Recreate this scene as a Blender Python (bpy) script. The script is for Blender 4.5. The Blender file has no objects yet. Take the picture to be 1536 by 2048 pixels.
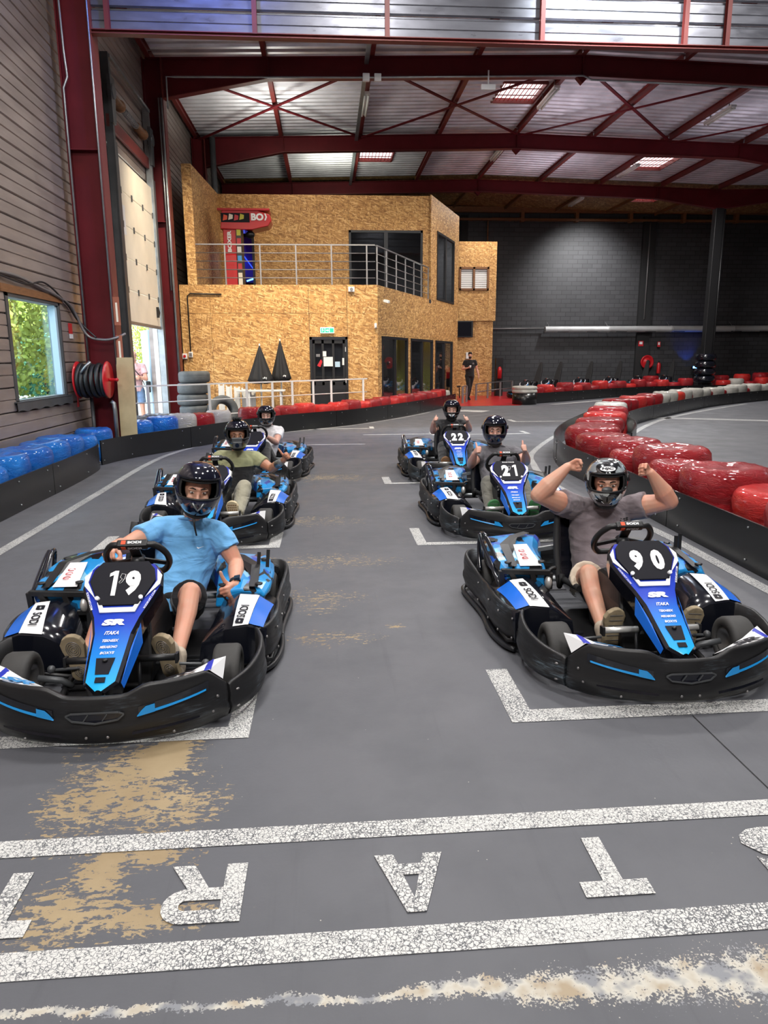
import bpy, bmesh, math, random
from mathutils import Vector, Matrix, Euler, noise as mnoise

scene = bpy.context.scene
COL = scene.collection
PI = math.pi

# ------------------------------------------------------------------ camera
cam_d = bpy.data.cameras.new('camera')
cam = bpy.data.objects.new('camera', cam_d)
COL.objects.link(cam)
RX = Vector((0.99695449, -0.0777086, -0.00656593))
RD = Vector((-0.02275001, -0.2092679, -0.97759367))
RF = Vector((0.0745934, 0.97476578, -0.21039844))
cam.matrix_world = Matrix.Translation((0, 0, 1.58)) @ Matrix(
    ((RX.x, -RD.x, -RF.x), (RX.y, -RD.y, -RF.y), (RX.z, -RD.z, -RF.z))).to_4x4()
cam_d.sensor_fit = 'VERTICAL'
cam_d.sensor_height = 36.0
cam_d.lens = 1430.0 / 2048.0 * 36.0
cam_d.clip_start = 0.05
cam_d.clip_end = 300
scene.camera = cam

# ------------------------------------------------------------------ view, sky, sun, lamps
scene.view_settings.view_transform = 'Standard'
scene.view_settings.look = 'None'
scene.view_settings.exposure = 0.0
scene.view_settings.gamma = 1.0
scene.view_settings.use_curve_mapping = False

world = bpy.data.worlds.new('sky')
scene.world = world
world.use_nodes = True
wn = world.node_tree.nodes
bg = wn['Background']
bg.inputs['Color'].default_value = (0.72, 0.86, 1.0, 1)
bg.inputs['Strength'].default_value = 5.0

def lamp(name, kind, loc, target, energy, color=(1, 1, 1), size=1.0, size_y=None, spot=60, blend=0.6):
    d = bpy.data.lights.new(name, kind)
    d.energy = energy
    d.color = color
    if kind == 'AREA':
        d.size = size
        if size_y:
            d.shape = 'RECTANGLE'
            d.size_y = size_y
    elif kind == 'SPOT':
        d.spot_size = math.radians(spot)
        d.spot_blend = blend
        d.shadow_soft_size = size
    elif kind == 'SUN':
        d.angle = size
    else:
        d.shadow_soft_size = size
    o = bpy.data.objects.new(name, d)
    o.location = loc
    v = Vector(target) - Vector(loc)
    o.rotation_euler = v.to_track_quat('-Z', 'Y').to_euler()
    COL.objects.link(o)
    return o

lamp('sun', 'SUN', (20, -8, 30), (0, 2, 0), 15.0, (1, 0.96, 0.88), 0.01)
# high-bay lamps of the front hall
W0 = (1.0, 0.97, 0.94)
for i, (x, y, e) in enumerate([(-1.6, 1.5, 110), (2.4, 1.5, 110), (-0.8, 5.2, 230), (4.2, 5.2, 230), (0.8, 9.6, 230), (6.8, 9.6, 230)]):
    lamp('high_bay_or_fill', 'AREA', (x, y, 8.0), (x, y + 0.4, 0), e, W0, 0.75)
for i, (x, e) in enumerate([(-1.8, 290), (1.3, 290)]):  # added fill lamps behind the camera, brightening faces and kart fronts
    lamp('high_bay_or_fill', 'AREA', (x, -3.2, 7.2), (x * 0.5, 5.0, 0.5), e, W0, 0.8)
# floodlight on the gable cladding
lamp('flood_cladding', 'SPOT', (4.6, 10.6, 8.8), (4.5, 12.4, 6.7), 4200, (0.92, 0.97, 1.0), 0.15, spot=66, blend=1.0)
lamp('flood_blue', 'SPOT', (-1.8, 10.9, 8.8), (-1.8, 12.4, 6.7), 900, (0.10, 0.20, 1.0), 0.12, spot=84, blend=1.0)
# wash on the chipboard building
for x in (-2.6, 0.2):
    lamp('wash_facade', 'SPOT', (x, 15.2, 7.4), (x + 0.2, 19.1, 1.0), 1500, (1.0, 0.86, 0.66), 0.12, spot=85, blend=1.0)
lamp('wash_side', 'SPOT', (7.4, 20.0, 7.6), (3.4, 24.0, 2.6), 700, (1.0, 0.87, 0.70), 0.15, spot=80, blend=1.0)
lamp('wash_terrace', 'SPOT', (-0.6, 19.6, 7.9), (-0.2, 23.8, 4.6), 420, (1.0, 0.85, 0.66), 0.15, spot=95, blend=1.0)
lamp('deck_fill', 'AREA', (-1.4, 21.0, 6.9), (-1.2, 21.4, 9.0), 60, (0.95, 1.0, 0.9), 1.5, 1.0)  # added upward fill for the roof deck, no fixture there
lamp('deck_fill', 'AREA', (0.4, 27.0, 7.2), (0.4, 27.6, 9.0), 55, (0.95, 1.0, 0.85), 1.2, 0.8)
lamp('deck_fill', 'AREA', (7.4, 21.2, 6.7), (7.6, 21.4, 9.0), 24, (0.95, 0.87, 1.0), 2.0, 2.0)  # more added fill, faintly purple, lifting the darker deck
lamp('deck_fill', 'AREA', (8.6, 27.2, 6.7), (8.8, 27.4, 9.0), 22, (0.95, 0.87, 1.0), 2.0, 2.0)
lamp('deck_fill', 'AREA', (13.0, 21.6, 6.7), (13.0, 21.8, 9.0), 16, (0.90, 0.85, 1.0), 2.0, 2.0)
# back of the hall
lamp('wash_back_wall', 'SPOT', (12.6, 33.0, 7.9), (12.8, 36.4, 4.6), 1900, (1, 1, 1), 0.3, spot=95, blend=1.0)
lamp('hall_lamp', 'AREA', (9.5, 22.0, 7.9), (9.5, 22.2, 0), 420, W0, 1.0)
lamp('hall_lamp', 'AREA', (14.0, 27.0, 7.6), (14.0, 27.2, 0), 420, W0, 1.0)
lamp('hall_lamp', 'AREA', (2.6, 15.5, 8.0), (2.6, 15.7, 0), 260, W0, 0.9)
lamp('hall_lamp', 'AREA', (9.5, 15.0, 8.0), (9.5, 15.2, 0), 260, W0, 0.9)
lamp('hall_lamp', 'AREA', (6.6, 28.5, 7.6), (6.4, 28.4, 0), 160, (1, 0.92, 0.84), 0.8)

# ------------------------------------------------------------------ mesh builder
class MB:
    def __init__(s):
        s.v, s.f, s.mi, s.sm = [], [], [], []
    def add(s, vs, fs, mi=0, sm=False, M=None):
        k = len(s.v)
        for p in vs:
            p = Vector(p)
            s.v.append(tuple(M @ p) if M is not None else tuple(p))
        for f in fs:
            s.f.append(tuple(i + k for i in f)); s.mi.append(mi); s.sm.append(sm)
        return s
    def box(s, c, d, mi=0, M=None):
        x, y, z = c; a, b, h = d[0] / 2, d[1] / 2, d[2] / 2
        vs = [(x + i * a, y + j * b, z + k * h) for k in (-1, 1) for j in (-1, 1) for i in (-1, 1)]
        return s.add(vs, [(0, 2, 3, 1), (4, 5, 7, 6), (0, 1, 5, 4), (2, 6, 7, 3), (0, 4, 6, 2), (1, 3, 7, 5)], mi, False, M)
    def span(s, a, b, mi=0):
        return s.box([(a[i] + b[i]) / 2 for i in range(3)], [abs(b[i] - a[i]) for i in range(3)], mi)
    def bar(s, p, q, w, h, mi=0, up=(0, 0, 1)):
        p, q = Vector(p), Vector(q); d = (q - p); L = d.length; d.normalize()
        u = Vector(up)
        if abs(d.dot(u)) > 0.98: u = Vector((0, 1, 0))
        r = d.cross(u).normalized(); u = r.cross(d)
        M = Matrix.Translation((p + q) / 2) @ Matrix((r, d, u)).transposed().to_4x4()
        return s.box((0, 0, 0), (w, L, h), mi, M)
    def ibeam(s, p, q, w, h, tf=0.02, tw=0.012, mi=0, up=(0, 0, 1)):
        p, q = Vector(p), Vector(q); d = (q - p).normalized(); u = Vector(up)
        if abs(d.dot(u)) > 0.98: u = Vector((0, 1, 0))
        r = d.cross(u).normalized(); u = r.cross(d)
        o = u * (h / 2 - tf / 2)
        s.bar(p + o, q + o, w, tf, mi, u); s.bar(p - o, q - o, w, tf, mi, u)
        return s.bar(p, q, tw, h - 2 * tf, mi, u)
    def loft(s, rings, mi=0, sm=True, caps=True, closed=False):
        n = len(rings[0]); vs = [p for r in rings for p in r]; fs = []
        m = len(rings)
        for i in range(m if closed else m - 1):
            a, b = i * n, ((i + 1) % m) * n
            for j in range(n):
                k = (j + 1) % n
                fs.append((a + j, a + k, b + k, b + j))
        s.add(vs, fs, mi, sm)
        if caps and not closed:
            s.add(rings[0], [tuple(reversed(range(n)))], mi, False)
            s.add(rings[-1], [tuple(range(n))], mi, False)
        return s
    def tube(s, pts, r, n=8, mi=0, closed=False, caps=True, sm=True):
        pts = [Vector(p) for p in pts]; m = len(pts)
        rs = r if isinstance(r, (list, tuple)) else [r] * m
        rings = []; u = None
        for i, p in enumerate(pts):
            a = pts[(i - 1) % m] if (closed or i > 0) else p
            b = pts[(i + 1) % m] if (closed or i < m - 1) else p
            d = (b - a)
            d = d.normalized() if d.length > 1e-9 else Vector((0, 0, 1))
            if u is None:
                u = d.orthogonal().normalized()
            else:
                u = (u - d * u.dot(d))
                u = u.normalized() if u.length > 1e-6 else d.orthogonal().normalized()
            w = d.cross(u)
            rings.append([p + (u * math.cos(2 * PI * j / n) + w * math.sin(2 * PI * j / n)) * rs[i] for j in range(n)])
        return s.loft(rings, mi, sm, caps, closed)
    def cyl(s, p, q, r, n=12, mi=0, r2=None):
        return s.tube([p, q], [r, r if r2 is None else r2], n, mi)
    def lathe(s, prof, n=20, c=(0, 0, 0), axis=(0, 0, 1), mi=0, sm=True, caps=True):
        ax = Vector(axis).normalized(); u = ax.orthogonal().normalized(); w = ax.cross(u); c = Vector(c)
        rings = [[c + ax * h + (u * math.cos(2 * PI * j / n) + w * math.sin(2 * PI * j / n)) * max(r, 1e-4) for j in range(n)] for r, h in prof]
        return s.loft(rings, mi, sm, caps)
    def prism(s, poly, a, b, mi=0, M=None):
        n = len(poly)
        vs = [(x, y, a) for x, y in poly] + [(x, y, b) for x, y in poly]
        fs = [tuple(reversed(range(n))), tuple(range(n, 2 * n))] + [(i, (i + 1) % n, n + (i + 1) % n, n + i) for i in range(n)]
        return s.add(vs, fs, mi, False, M)
    def ell(s, c, r, n=14, m=9, mi=0, M=None):
        vs, fs = [], []
        for i in range(m + 1):
            t = PI * i / m
            for j in range(n):
                a = 2 * PI * j / n
                vs.append((c[0] + r[0] * math.sin(t) * math.cos(a), c[1] + r[1] * math.sin(t) * math.sin(a), c[2] + r[2] * math.cos(t)))
        for i in range(m):
            for j in range(n):
                k = (j + 1) % n
                fs.append((i * n + j, (i + 1) * n + j, (i + 1) * n + k, i * n + k))
        return s.add(vs, fs, mi, True, M)
    def grid(s, fn, nu, nv, mi=0, sm=True):
        vs = [fn(i / nu, j / nv) for j in range(nv + 1) for i in range(nu + 1)]
        w = nu + 1
        return s.add(vs, [(j * w + i, j * w + i + 1, (j + 1) * w + i + 1, (j + 1) * w + i) for j in range(nv) for i in range(nu)], mi, sm)
    def mesh(s, name, fix=True, merge=0.0):
        me = bpy.data.meshes.new(name)
        me.from_pydata(s.v, [], s.f)
        for p, mi, sm in zip(me.polygons, s.mi, s.sm):
            p.material_index = mi; p.use_smooth = sm
        if fix or merge:
            bm = bmesh.new(); bm.from_mesh(me)
            bmesh.ops.remove_doubles(bm, verts=bm.verts, dist=max(merge, 1e-6))
            bmesh.ops.recalc_face_normals(bm, faces=bm.faces)
            bm.to_mesh(me); bm.free()
        return me

def link(name, me, mats, parent=None, bevel=0.0, solid=0.0):
    for m in (mats if isinstance(mats, (list, tuple)) else [mats]):
        me.materials.append(m)
    o = bpy.data.objects.new(name, me)
    COL.objects.link(o)
    if parent is not None: o.parent = parent
    if solid:
        md = o.modifiers.new('solid', 'SOLIDIFY'); md.thickness = solid; md.offset = -1
    if bevel:
        md = o.modifiers.new('bevel', 'BEVEL'); md.width = bevel; md.segments = 2; md.limit_method = 'ANGLE'
        md.angle_limit = math.radians(40)
    return o

def part(name, mb, mats, parent=None, bevel=0.0, solid=0.0, merge=0.0):
    return link(name, mb.mesh(name, True, merge), mats, parent, bevel, solid)

def tag(o, label=None, cat=None, group=None, kind=None):
    if label: o['label'] = label
    if cat: o['category'] = cat
    if group: o['group'] = group
    if kind: o['kind'] = kind
    return o

def thing(name, loc=(0, 0, 0), rz=0.0, label=None, cat=None, group=None, kind=None):
    o = bpy.data.objects.new(name, None); COL.objects.link(o)
    o.empty_display_size = 0.1
    o.location = loc; o.rotation_euler = (0, 0, rz)
    return tag(o, label, cat, group, kind)

def copy_tree(o, parent=None, skip=()):
    kids = list(o.children)
    c = o.copy(); COL.objects.link(c)
    c.parent = parent
    for ch in kids:
        if ch.get('skipcopy'): continue
        copy_tree(ch, c)
    return c

ORD = ['first', 'second', 'third', 'fourth', 'fifth', 'sixth', 'seventh', 'eighth', 'ninth', 'tenth', 'eleventh', 'twelfth', 'thirteenth', 'fourteenth', 'fifteenth', 'sixteenth', 'seventeenth', 'eighteenth', 'nineteenth', 'twentieth']
ORD += ['twenty-' + w for w in ORD[:9]] + ['thirtieth'] + ['thirty-' + w for w in ORD[:9]] + ['fortieth'] + ['forty-' + w for w in ORD[:9]]

# ------------------------------------------------------------------ text
_TX = {}
def text_geo(s, bold=0.0):
    k = (s, bold)
    if k not in _TX:
        cu = bpy.data.curves.new('t', 'FONT'); cu.body = s; cu.offset = bold; cu.resolution_u = 3
        cu.align_x = 'CENTER'; cu.align_y = 'CENTER'
        ob = bpy.data.objects.new('t', cu)
        me = ob.to_mesh()
        vs = [tuple(v.co) for v in me.vertices]; fs = [tuple(p.vertices) for p in me.polygons]
        ob.to_mesh_clear(); bpy.data.objects.remove(ob); bpy.data.curves.remove(cu)
        xs = [v[0] for v in vs]; ys = [v[1] for v in vs]
        cx, cy = (min(xs) + max(xs)) / 2, (min(ys) + max(ys)) / 2
        w, h = max(xs) - min(xs), max(ys) - min(ys)
        _TX[k] = ([((x - cx) / w, (y - cy) / h) for x, y, _ in vs], fs)
    return _TX[k]

def add_text(mb, s, w, h, M, mi=0, bold=0.02, slant=0.0):
    """letters fitted to a w x h box, lying in the local xy plane of M"""
    vs, fs = text_geo(s, bold)
    mb.add([(x * w + slant * y * h, y * h, 0) for x, y in vs], fs, mi, False, M)

def frame(o, ex, ey):
    ex = Vector(ex).normalized(); ey = Vector(ey); ey = (ey - ex * ey.dot(ex)).normalized(); ez = ex.cross(ey)
    return Matrix.Translation(o) @ Matrix((ex, ey, ez)).transposed().to_4x4()

# ------------------------------------------------------------------ materials
def nt(name):
    m = bpy.data.materials.new(name); m.use_nodes = True
    t = m.node_tree; t.nodes.clear()
    out = t.nodes.new('ShaderNodeOutputMaterial'); b = t.nodes.new('ShaderNodeBsdfPrincipled')
    t.links.new(b.outputs[0], out.inputs[0])
    return m, t, b, out

def nd(t, kind, **kw):
    n = t.nodes.new('ShaderNode' + kind)
    for k, v in kw.items():
        if k.startswith('i_'):
            n.inputs[k[2:].replace('_', ' ')].default_value = v
        else:
            setattr(n, k, v)
    return n

def ramp(t, src, stops, interp='LINEAR'):
    n = t.nodes.new('ShaderNodeValToRGB'); cr = n.color_ramp; cr.interpolation = interp
    while len(cr.elements) < len(stops): cr.elements.new(0.5)
    for e, (p, c) in zip(cr.elements, stops):
        e.position = p
        e.color = (*c, 1) if isinstance(c, (tuple, list)) else (c, c, c, 1)
    t.links.new(src, n.inputs[0])
    return n.outputs[0]

def mixc(t, fac, a, b, mode='MIX'):
    n = t.nodes.new('ShaderNodeMix'); n.data_type = 'RGBA'; n.blend_type = mode
    for sock, v in ((n.inputs[0], fac), (n.inputs[6], a), (n.inputs[7], b)):
        if hasattr(v, 'links'): t.links.new(v, sock)
        else: sock.default_value = v if not isinstance(v, tuple) else (*v[:3], 1)
    return n.outputs[2]

def mth(t, op, a, b=None, c=None, clamp=False):
    n = t.nodes.new('ShaderNodeMath'); n.operation = op; n.use_clamp = clamp
    for i, v in enumerate((a, b, c)):
        if v is None: continue
        if hasattr(v, 'links'): t.links.new(v, n.inputs[i])
        else: n.inputs[i].default_value = v
    return n.outputs[0]

def coords(t, kind='Object', scale=(1, 1, 1), rot=(0, 0, 0)):
    tc = t.nodes.new('ShaderNodeTexCoord'); mp = t.nodes.new('ShaderNodeMapping')
    mp.inputs['Scale'].default_value = scale; mp.inputs['Rotation'].default_value = rot
    t.links.new(tc.outputs[kind], mp.inputs[0])
    return mp.outputs[0]

def noise(t, vec, scale, detail=4, rough=0.55, dist=0.0):
    n = nd(t, 'TexNoise', i_Scale=scale, i_Detail=detail, i_Roughness=rough, i_Distortion=dist)
    t.links.new(vec, n.inputs['Vector'])
    return n.outputs['Fac']

def bump(t, b, h, strength, dist=0.01):
    n = nd(t, 'Bump', i_Strength=strength, i_Distance=dist)
    t.links.new(h, n.inputs['Height']); t.links.new(n.outputs[0], b.inputs['Normal'])

def pm(name, col, rough=0.5, metal=0.0, var=0.0, vs=3.0, bmp=0.0, bs=40.0, coat=0.0, spec=0.5, sc=(1, 1, 1), rvar=0.0, sheen=0.0, emit=None, es=0.0):
    m, t, b, out = nt(name)
    b.inputs['Base Color'].default_value = (*col, 1)
    b.inputs['Roughness'].default_value = rough; b.inputs['Metallic'].default_value = metal
    b.inputs['Specular IOR Level'].default_value = spec
    if coat:
        b.inputs['Coat Weight'].default_value = coat; b.inputs['Coat Roughness'].default_value = 0.06
    if sheen:
        b.inputs['Sheen Weight'].default_value = sheen
    if emit:
        b.inputs['Emission Color'].default_value = (*emit, 1); b.inputs['Emission Strength'].default_value = es
    if var or bmp or rvar:
        v = coords(t, 'Object', sc)
    if var:
        f = noise(t, v, vs, 5)
        c = ramp(t, f, [(0.25, tuple(max(0, x * (1 - var)) for x in col)), (0.75, tuple(min(1, x * (1 + var)) for x in col))])
        t.links.new(c, b.inputs['Base Color'])
    if rvar:
        f2 = noise(t, v, vs * 2.3, 4)
        t.links.new(ramp(t, f2, [(0.3, max(0.02, rough - rvar)), (0.7, min(1, rough + rvar))]), b.inputs['Roughness'])
    if bmp:
        bump(t, b, noise(t, v, bs, 5), bmp, 0.01)
    return m
# ---- special materials
def mat_floor():
    m, t, b, out = nt('sealed_floor')
    v = coords(t, 'Object')
    n1 = noise(t, v, 0.35, 5); n2 = noise(t, v, 2.2, 6, 0.6); n3 = noise(t, v, 60, 3)
    base = ramp(t, n1, [(0.3, (0.094, 0.097, 0.110)), (0.7, (0.124, 0.127, 0.141))])
    base = mixc(t, ramp(t, n2, [(0.45, 0.0), (0.75, 0.45)]), base, (0.082, 0.085, 0.096))
    # skid streaks along the track
    sv = coords(t, 'Object', (5.0, 0.25, 1))
    base = mixc(t, ramp(t, noise(t, sv, 1.6, 6, 0.65), [(0.58, 0.0), (0.8, 0.45)]), base, (0.052, 0.054, 0.062))
    # worn patches where the coating is scraped off to the beige screed
    sx = nd(t, 'SeparateXYZ'); t.links.new(v, sx.inputs[0])
    sv2 = coords(t, 'Object', (5.0, 13.0, 1), (0, 0, 0.22))
    grain = noise(t, sv2, 3.2, 10, 0.72, 0.6)
    warp = noise(t, v, 5.0, 3)
    mask = None
    wob = mth(t, 'MULTIPLY', mth(t, 'SUBTRACT', noise(t, v, 4.5, 3), 0.5), 1.5)
    for cx, cy, rx, ry, amt in WORN:
        dx = mth(t, 'DIVIDE', mth(t, 'SUBTRACT', sx.outputs[0], cx), rx)
        dy = mth(t, 'DIVIDE', mth(t, 'SUBTRACT', sx.outputs[1], cy), ry)
        d = mth(t, 'SQRT', mth(t, 'ADD', mth(t, 'MULTIPLY', dx, dx), mth(t, 'MULTIPLY', dy, dy)))
        d = mth(t, 'ADD', d, wob)
        f = mth(t, 'MULTIPLY', mth(t, 'SUBTRACT', 1.0, d, None, True), amt)
        mask = f if mask is None else mth(t, 'MAXIMUM', mask, f)
    val = mth(t, 'ADD', mask, mth(t, 'ADD', mth(t, 'MULTIPLY', mth(t, 'SUBTRACT', grain, 0.5), 3.4), mth(t, 'MULTIPLY', mth(t, 'SUBTRACT', noise(t, v, 55, 4), 0.5), 1.3)))
    gate = mth(t, 'GREATER_THAN', mask, 0.02)
    w = mth(t, 'MULTIPLY', ramp(t, val, [(0.40, 0.0), (0.44, 1.0)]), gate)
    beige = ramp(t, n2, [(0.3, (0.28, 0.205, 0.115)), (0.7, (0.40, 0.315, 0.19))])
    base = mixc(t, w, base, beige)
    # cracked screed strip right in front of the camera
    line = mth(t, 'ADD', mth(t, 'MULTIPLY', sx.outputs[0], -0.02), 1.512)
    dist = mth(t, 'SUBTRACT', mth(t, 'ADD', sx.outputs[1], mth(t, 'MULTIPLY', mth(t, 'SUBTRACT', warp, 0.5), 0.09)), line)
    wid = mth(t, 'ADD', 0.016, mth(t, 'MULTIPLY', mth(t, 'ADD', sx.outputs[0], -0.1, None, True), 0.075))
    band = mth(t, 'SUBTRACT', 1.0, mth(t, 'DIVIDE', mth(t, 'ABSOLUTE', dist), wid))
    g2 = noise(t, v, 34, 9, 0.78)
    w2 = ramp(t, mth(t, 'ADD', band, mth(t, 'ADD', mth(t, 'MULTIPLY', mth(t, 'SUBTRACT', g2, 0.5), 4.0), mth(t, 'MULTIPLY', mth(t, 'SUBTRACT', noise(t, v, 130, 3), 0.5), 2.6))), [(0.28, 0.0), (0.36, 1.0)])
    gate2 = mth(t, 'GREATER_THAN', band, -1.6)
    base = mixc(t, mth(t, 'MULTIPLY', w2, gate2), base, ramp(t, noise(t, v, 9, 3), [(0.35, (0.36, 0.29, 0.20)), (0.5, (0.52, 0.50, 0.44)), (0.60, (0.22, 0.23, 0.25))]))
    # specks
    vo = nd(t, 'TexVoronoi', i_Scale=16.0); t.links.new(v, vo.inputs['Vector'])
    sp = mth(t, 'LESS_THAN', vo.outputs['Distance'], 0.035)
    sp = mth(t, 'MULTIPLY', sp, mth(t, 'GREATER_THAN', n2, 0.54))
    base = mixc(t, sp, base, (0.45, 0.43, 0.38))
    t.links.new(base, b.inputs['Base Color'])
    t.links.new(ramp(t, n2, [(0.3, 0.48), (0.7, 0.68)]), b.inputs['Roughness'])
    b.inputs['Specular IOR Level'].default_value = 0.4
    bump(t, b, mth(t, 'ADD', mth(t, 'MULTIPLY', n3, 0.5), mth(t, 'MULTIPLY', w, -0.6)), 0.35, 0.004)
    return m

def mat_paint(name='line_paint', col=(0.62, 0.62, 0.60), thr=0.40):
    m, t, b, out = nt(name)
    v = coords(t, 'Object')
    vo = nd(t, 'TexVoronoi', feature='DISTANCE_TO_EDGE', i_Scale=75.0)
    wv = nd(t, 'VectorMath', operation='ADD'); nz = nd(t, 'TexNoise', i_Scale=60.0); t.links.new(v, nz.inputs['Vector'])
    sc = nd(t, 'VectorMath', operation='SCALE'); sc.inputs['Scale'].default_value = 0.02; t.links.new(nz.outputs['Color'], sc.inputs[0])
    t.links.new(v, wv.inputs[0]); t.links.new(sc.outputs[0], wv.inputs[1]); t.links.new(wv.outputs[0], vo.inputs['Vector'])
    big = noise(t, v, 2.0, 4)
    k = mth(t, 'ADD', vo.outputs['Distance'], mth(t, 'MULTIPLY', mth(t, 'SUBTRACT', big, 0.5), 0.25))
    f = ramp(t, k, [(0.02, 0.0), (0.10, 1.0)])
    f2 = ramp(t, noise(t, v, 110, 3), [(thr - 0.06, 0.0), (thr + 0.02, 1.0)])
    c = mixc(t, mth(t, 'MULTIPLY', f, f2), (0.10, 0.105, 0.115), col)
    t.links.new(c, b.inputs['Base Color']); b.inputs['Roughness'].default_value = 0.6
    return m

def mat_osb(name, sc=1.0, dark=1.0):
    m, t, b, out = nt(name)
    tc = nd(t, 'TexCoord')
    geo = tc.outputs['Object']
    n0 = nd(t, 'TexNoise', i_Scale=3.0 * sc, i_Detail=3.0); t.links.new(geo, n0.inputs['Vector'])
    c = None; h = None
    for i, ang in enumerate((0.35, -0.80, 1.25, -0.25)):
        m0 = nd(t, 'Mapping'); m0.inputs['Rotation'].default_value = (ang * 0.9, ang, 0.0)
        mp = nd(t, 'Mapping'); mp.inputs['Scale'].default_value = (9.0 * sc, 9.0 * sc, 42.0 * sc); mp.inputs['Location'].default_value = (i * 3.1, i * 1.7, i * 5.3)
        ad = nd(t, 'VectorMath', operation='ADD'); s2 = nd(t, 'VectorMath', operation='SCALE'); s2.inputs['Scale'].default_value = 0.12
        t.links.new(n0.outputs['Color'], s2.inputs[0]); t.links.new(geo, ad.inputs[0]); t.links.new(s2.outputs[0], ad.inputs[1])
        t.links.new(ad.outputs[0], m0.inputs[0]); t.links.new(m0.outputs[0], mp.inputs[0])
        vo = nd(t, 'TexVoronoi', i_Scale=1.0); t.links.new(mp.outputs[0], vo.inputs['Vector'])
        g = nd(t, 'SeparateColor'); t.links.new(vo.outputs['Color'], g.inputs[0])
        d = dark
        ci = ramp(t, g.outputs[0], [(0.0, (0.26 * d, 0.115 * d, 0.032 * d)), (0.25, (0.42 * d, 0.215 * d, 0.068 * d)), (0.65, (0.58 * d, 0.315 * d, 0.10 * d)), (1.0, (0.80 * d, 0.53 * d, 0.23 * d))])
        if c is None: c = ci; h = g.outputs[0]
        else:
            sel = mth(t, 'GREATER_THAN', g.outputs[1], 0.48)
            c = mixc(t, sel, c, ci)
    t.links.new(c, b.inputs['Base Color'])
    b.inputs['Roughness'].default_value = 0.62
    bump(t, b, h, 0.25, 0.003)
    return m

def mat_blocks():
    m, t, b, out = nt('black_blockwork')
    tc = nd(t, 'TexCoord'); sp = nd(t, 'SeparateXYZ'); t.links.new(tc.outputs['Object'], sp.inputs[0])
    cb = nd(t, 'CombineXYZ'); t.links.new(sp.outputs[0], cb.inputs[0]); t.links.new(sp.outputs[2], cb.inputs[1])
    br = nd(t, 'TexBrick'); br.inputs['Scale'].default_value = 1.0
    br.inputs['Brick Width'].default_value = 0.5; br.inputs['Row Height'].default_value = 0.21; br.inputs['Mortar Size'].default_value = 0.014
    br.inputs['Color1'].default_value = (0.036, 0.036, 0.039, 1); br.inputs['Color2'].default_value = (0.052, 0.052, 0.056, 1); br.inputs['Mortar'].default_value = (0.015, 0.015, 0.017, 1)
    t.links.new(cb.outputs[0], br.inputs['Vector'])
    n = noise(t, tc.outputs['Object'], 0.5, 4)
    t.links.new(mixc(t, ramp(t, n, [(0.4, 0.0), (0.7, 0.35)]), br.outputs[0], (0.06, 0.06, 0.064)), b.inputs['Base Color'])
    b.inputs['Roughness'].default_value = 0.6
    bump(t, b, br.outputs['Fac'], -0.6, 0.02)
    return m

def mat_nose():
    m, t, b, out = nt('kart_nose_print')
    tc = nd(t, 'TexCoord'); sp = nd(t, 'SeparateXYZ'); t.links.new(tc.outputs['Object'], sp.inputs[0])
    f = mth(t, 'MULTIPLY', sp.outputs[1], 1.5)
    c = ramp(t, f, [(0.10, (0.012, 0.42, 0.80)), (0.30, (0.010, 0.24, 0.72)), (0.56, (0.008, 0.05, 0.52)), (0.85, (0.008, 0.022, 0.38))])
    t.links.new(c, b.inputs['Base Color']); b.inputs['Roughness'].default_value = 0.42; b.inputs['Coat Weight'].default_value = 0.12
    b.inputs['Coat Roughness'].default_value = 0.1; b.inputs['Specular IOR Level'].default_value = 0.25
    return m

def mat_camo():
    m, t, b, out = nt('kart_cover_print')
    v = coords(t, 'Object', (1.0, 0.42, 0.6), (0, 0, 0.75))
    vo = nd(t, 'TexVoronoi', distance='CHEBYCHEV', i_Scale=17.0); t.links.new(v, vo.inputs['Vector'])
    g = nd(t, 'SeparateColor'); t.links.new(vo.outputs['Color'], g.inputs[0])
    c = ramp(t, g.outputs[0], [(0.0, (0.012, 0.27, 0.66)), (0.36, (0.008, 0.009, 0.012)), (0.60, (0.015, 0.32, 0.74)), (0.80, (0.010, 0.09, 0.5)), (0.92, (0.22, 0.50, 0.70))], 'CONSTANT')
    t.links.new(c, b.inputs['Base Color']); b.inputs['Roughness'].default_value = 0.3; b.inputs['Coat Weight'].default_value = 0.5
    b.inputs['Coat Roughness'].default_value = 0.1
    return m

def mat_bumper():
    m, t, b, out = nt('bumper_plastic')
    v = coords(t, 'Object', (1, 1, 7))
    n = noise(t, v, 5, 7, 0.68); n2 = noise(t, coords(t, 'Object', (2, 2, 22)), 6, 8, 0.7)
    n2 = mth(t, 'MULTIPLY', n2, ramp(t, noise(t, coords(t, 'Object'), 3.2, 3), [(0.40, 0.55), (0.62, 1.15)]))
    c = ramp(t, n2, [(0.48, (0.011, 0.011, 0.012)), (0.60, (0.034, 0.040, 0.047)), (0.74, (0.10, 0.135, 0.16))])
    t.links.new(c, b.inputs['Base Color'])
    t.links.new(ramp(t, n, [(0.35, 0.36), (0.7, 0.6)]), b.inputs['Roughness'])
    return m

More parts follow.
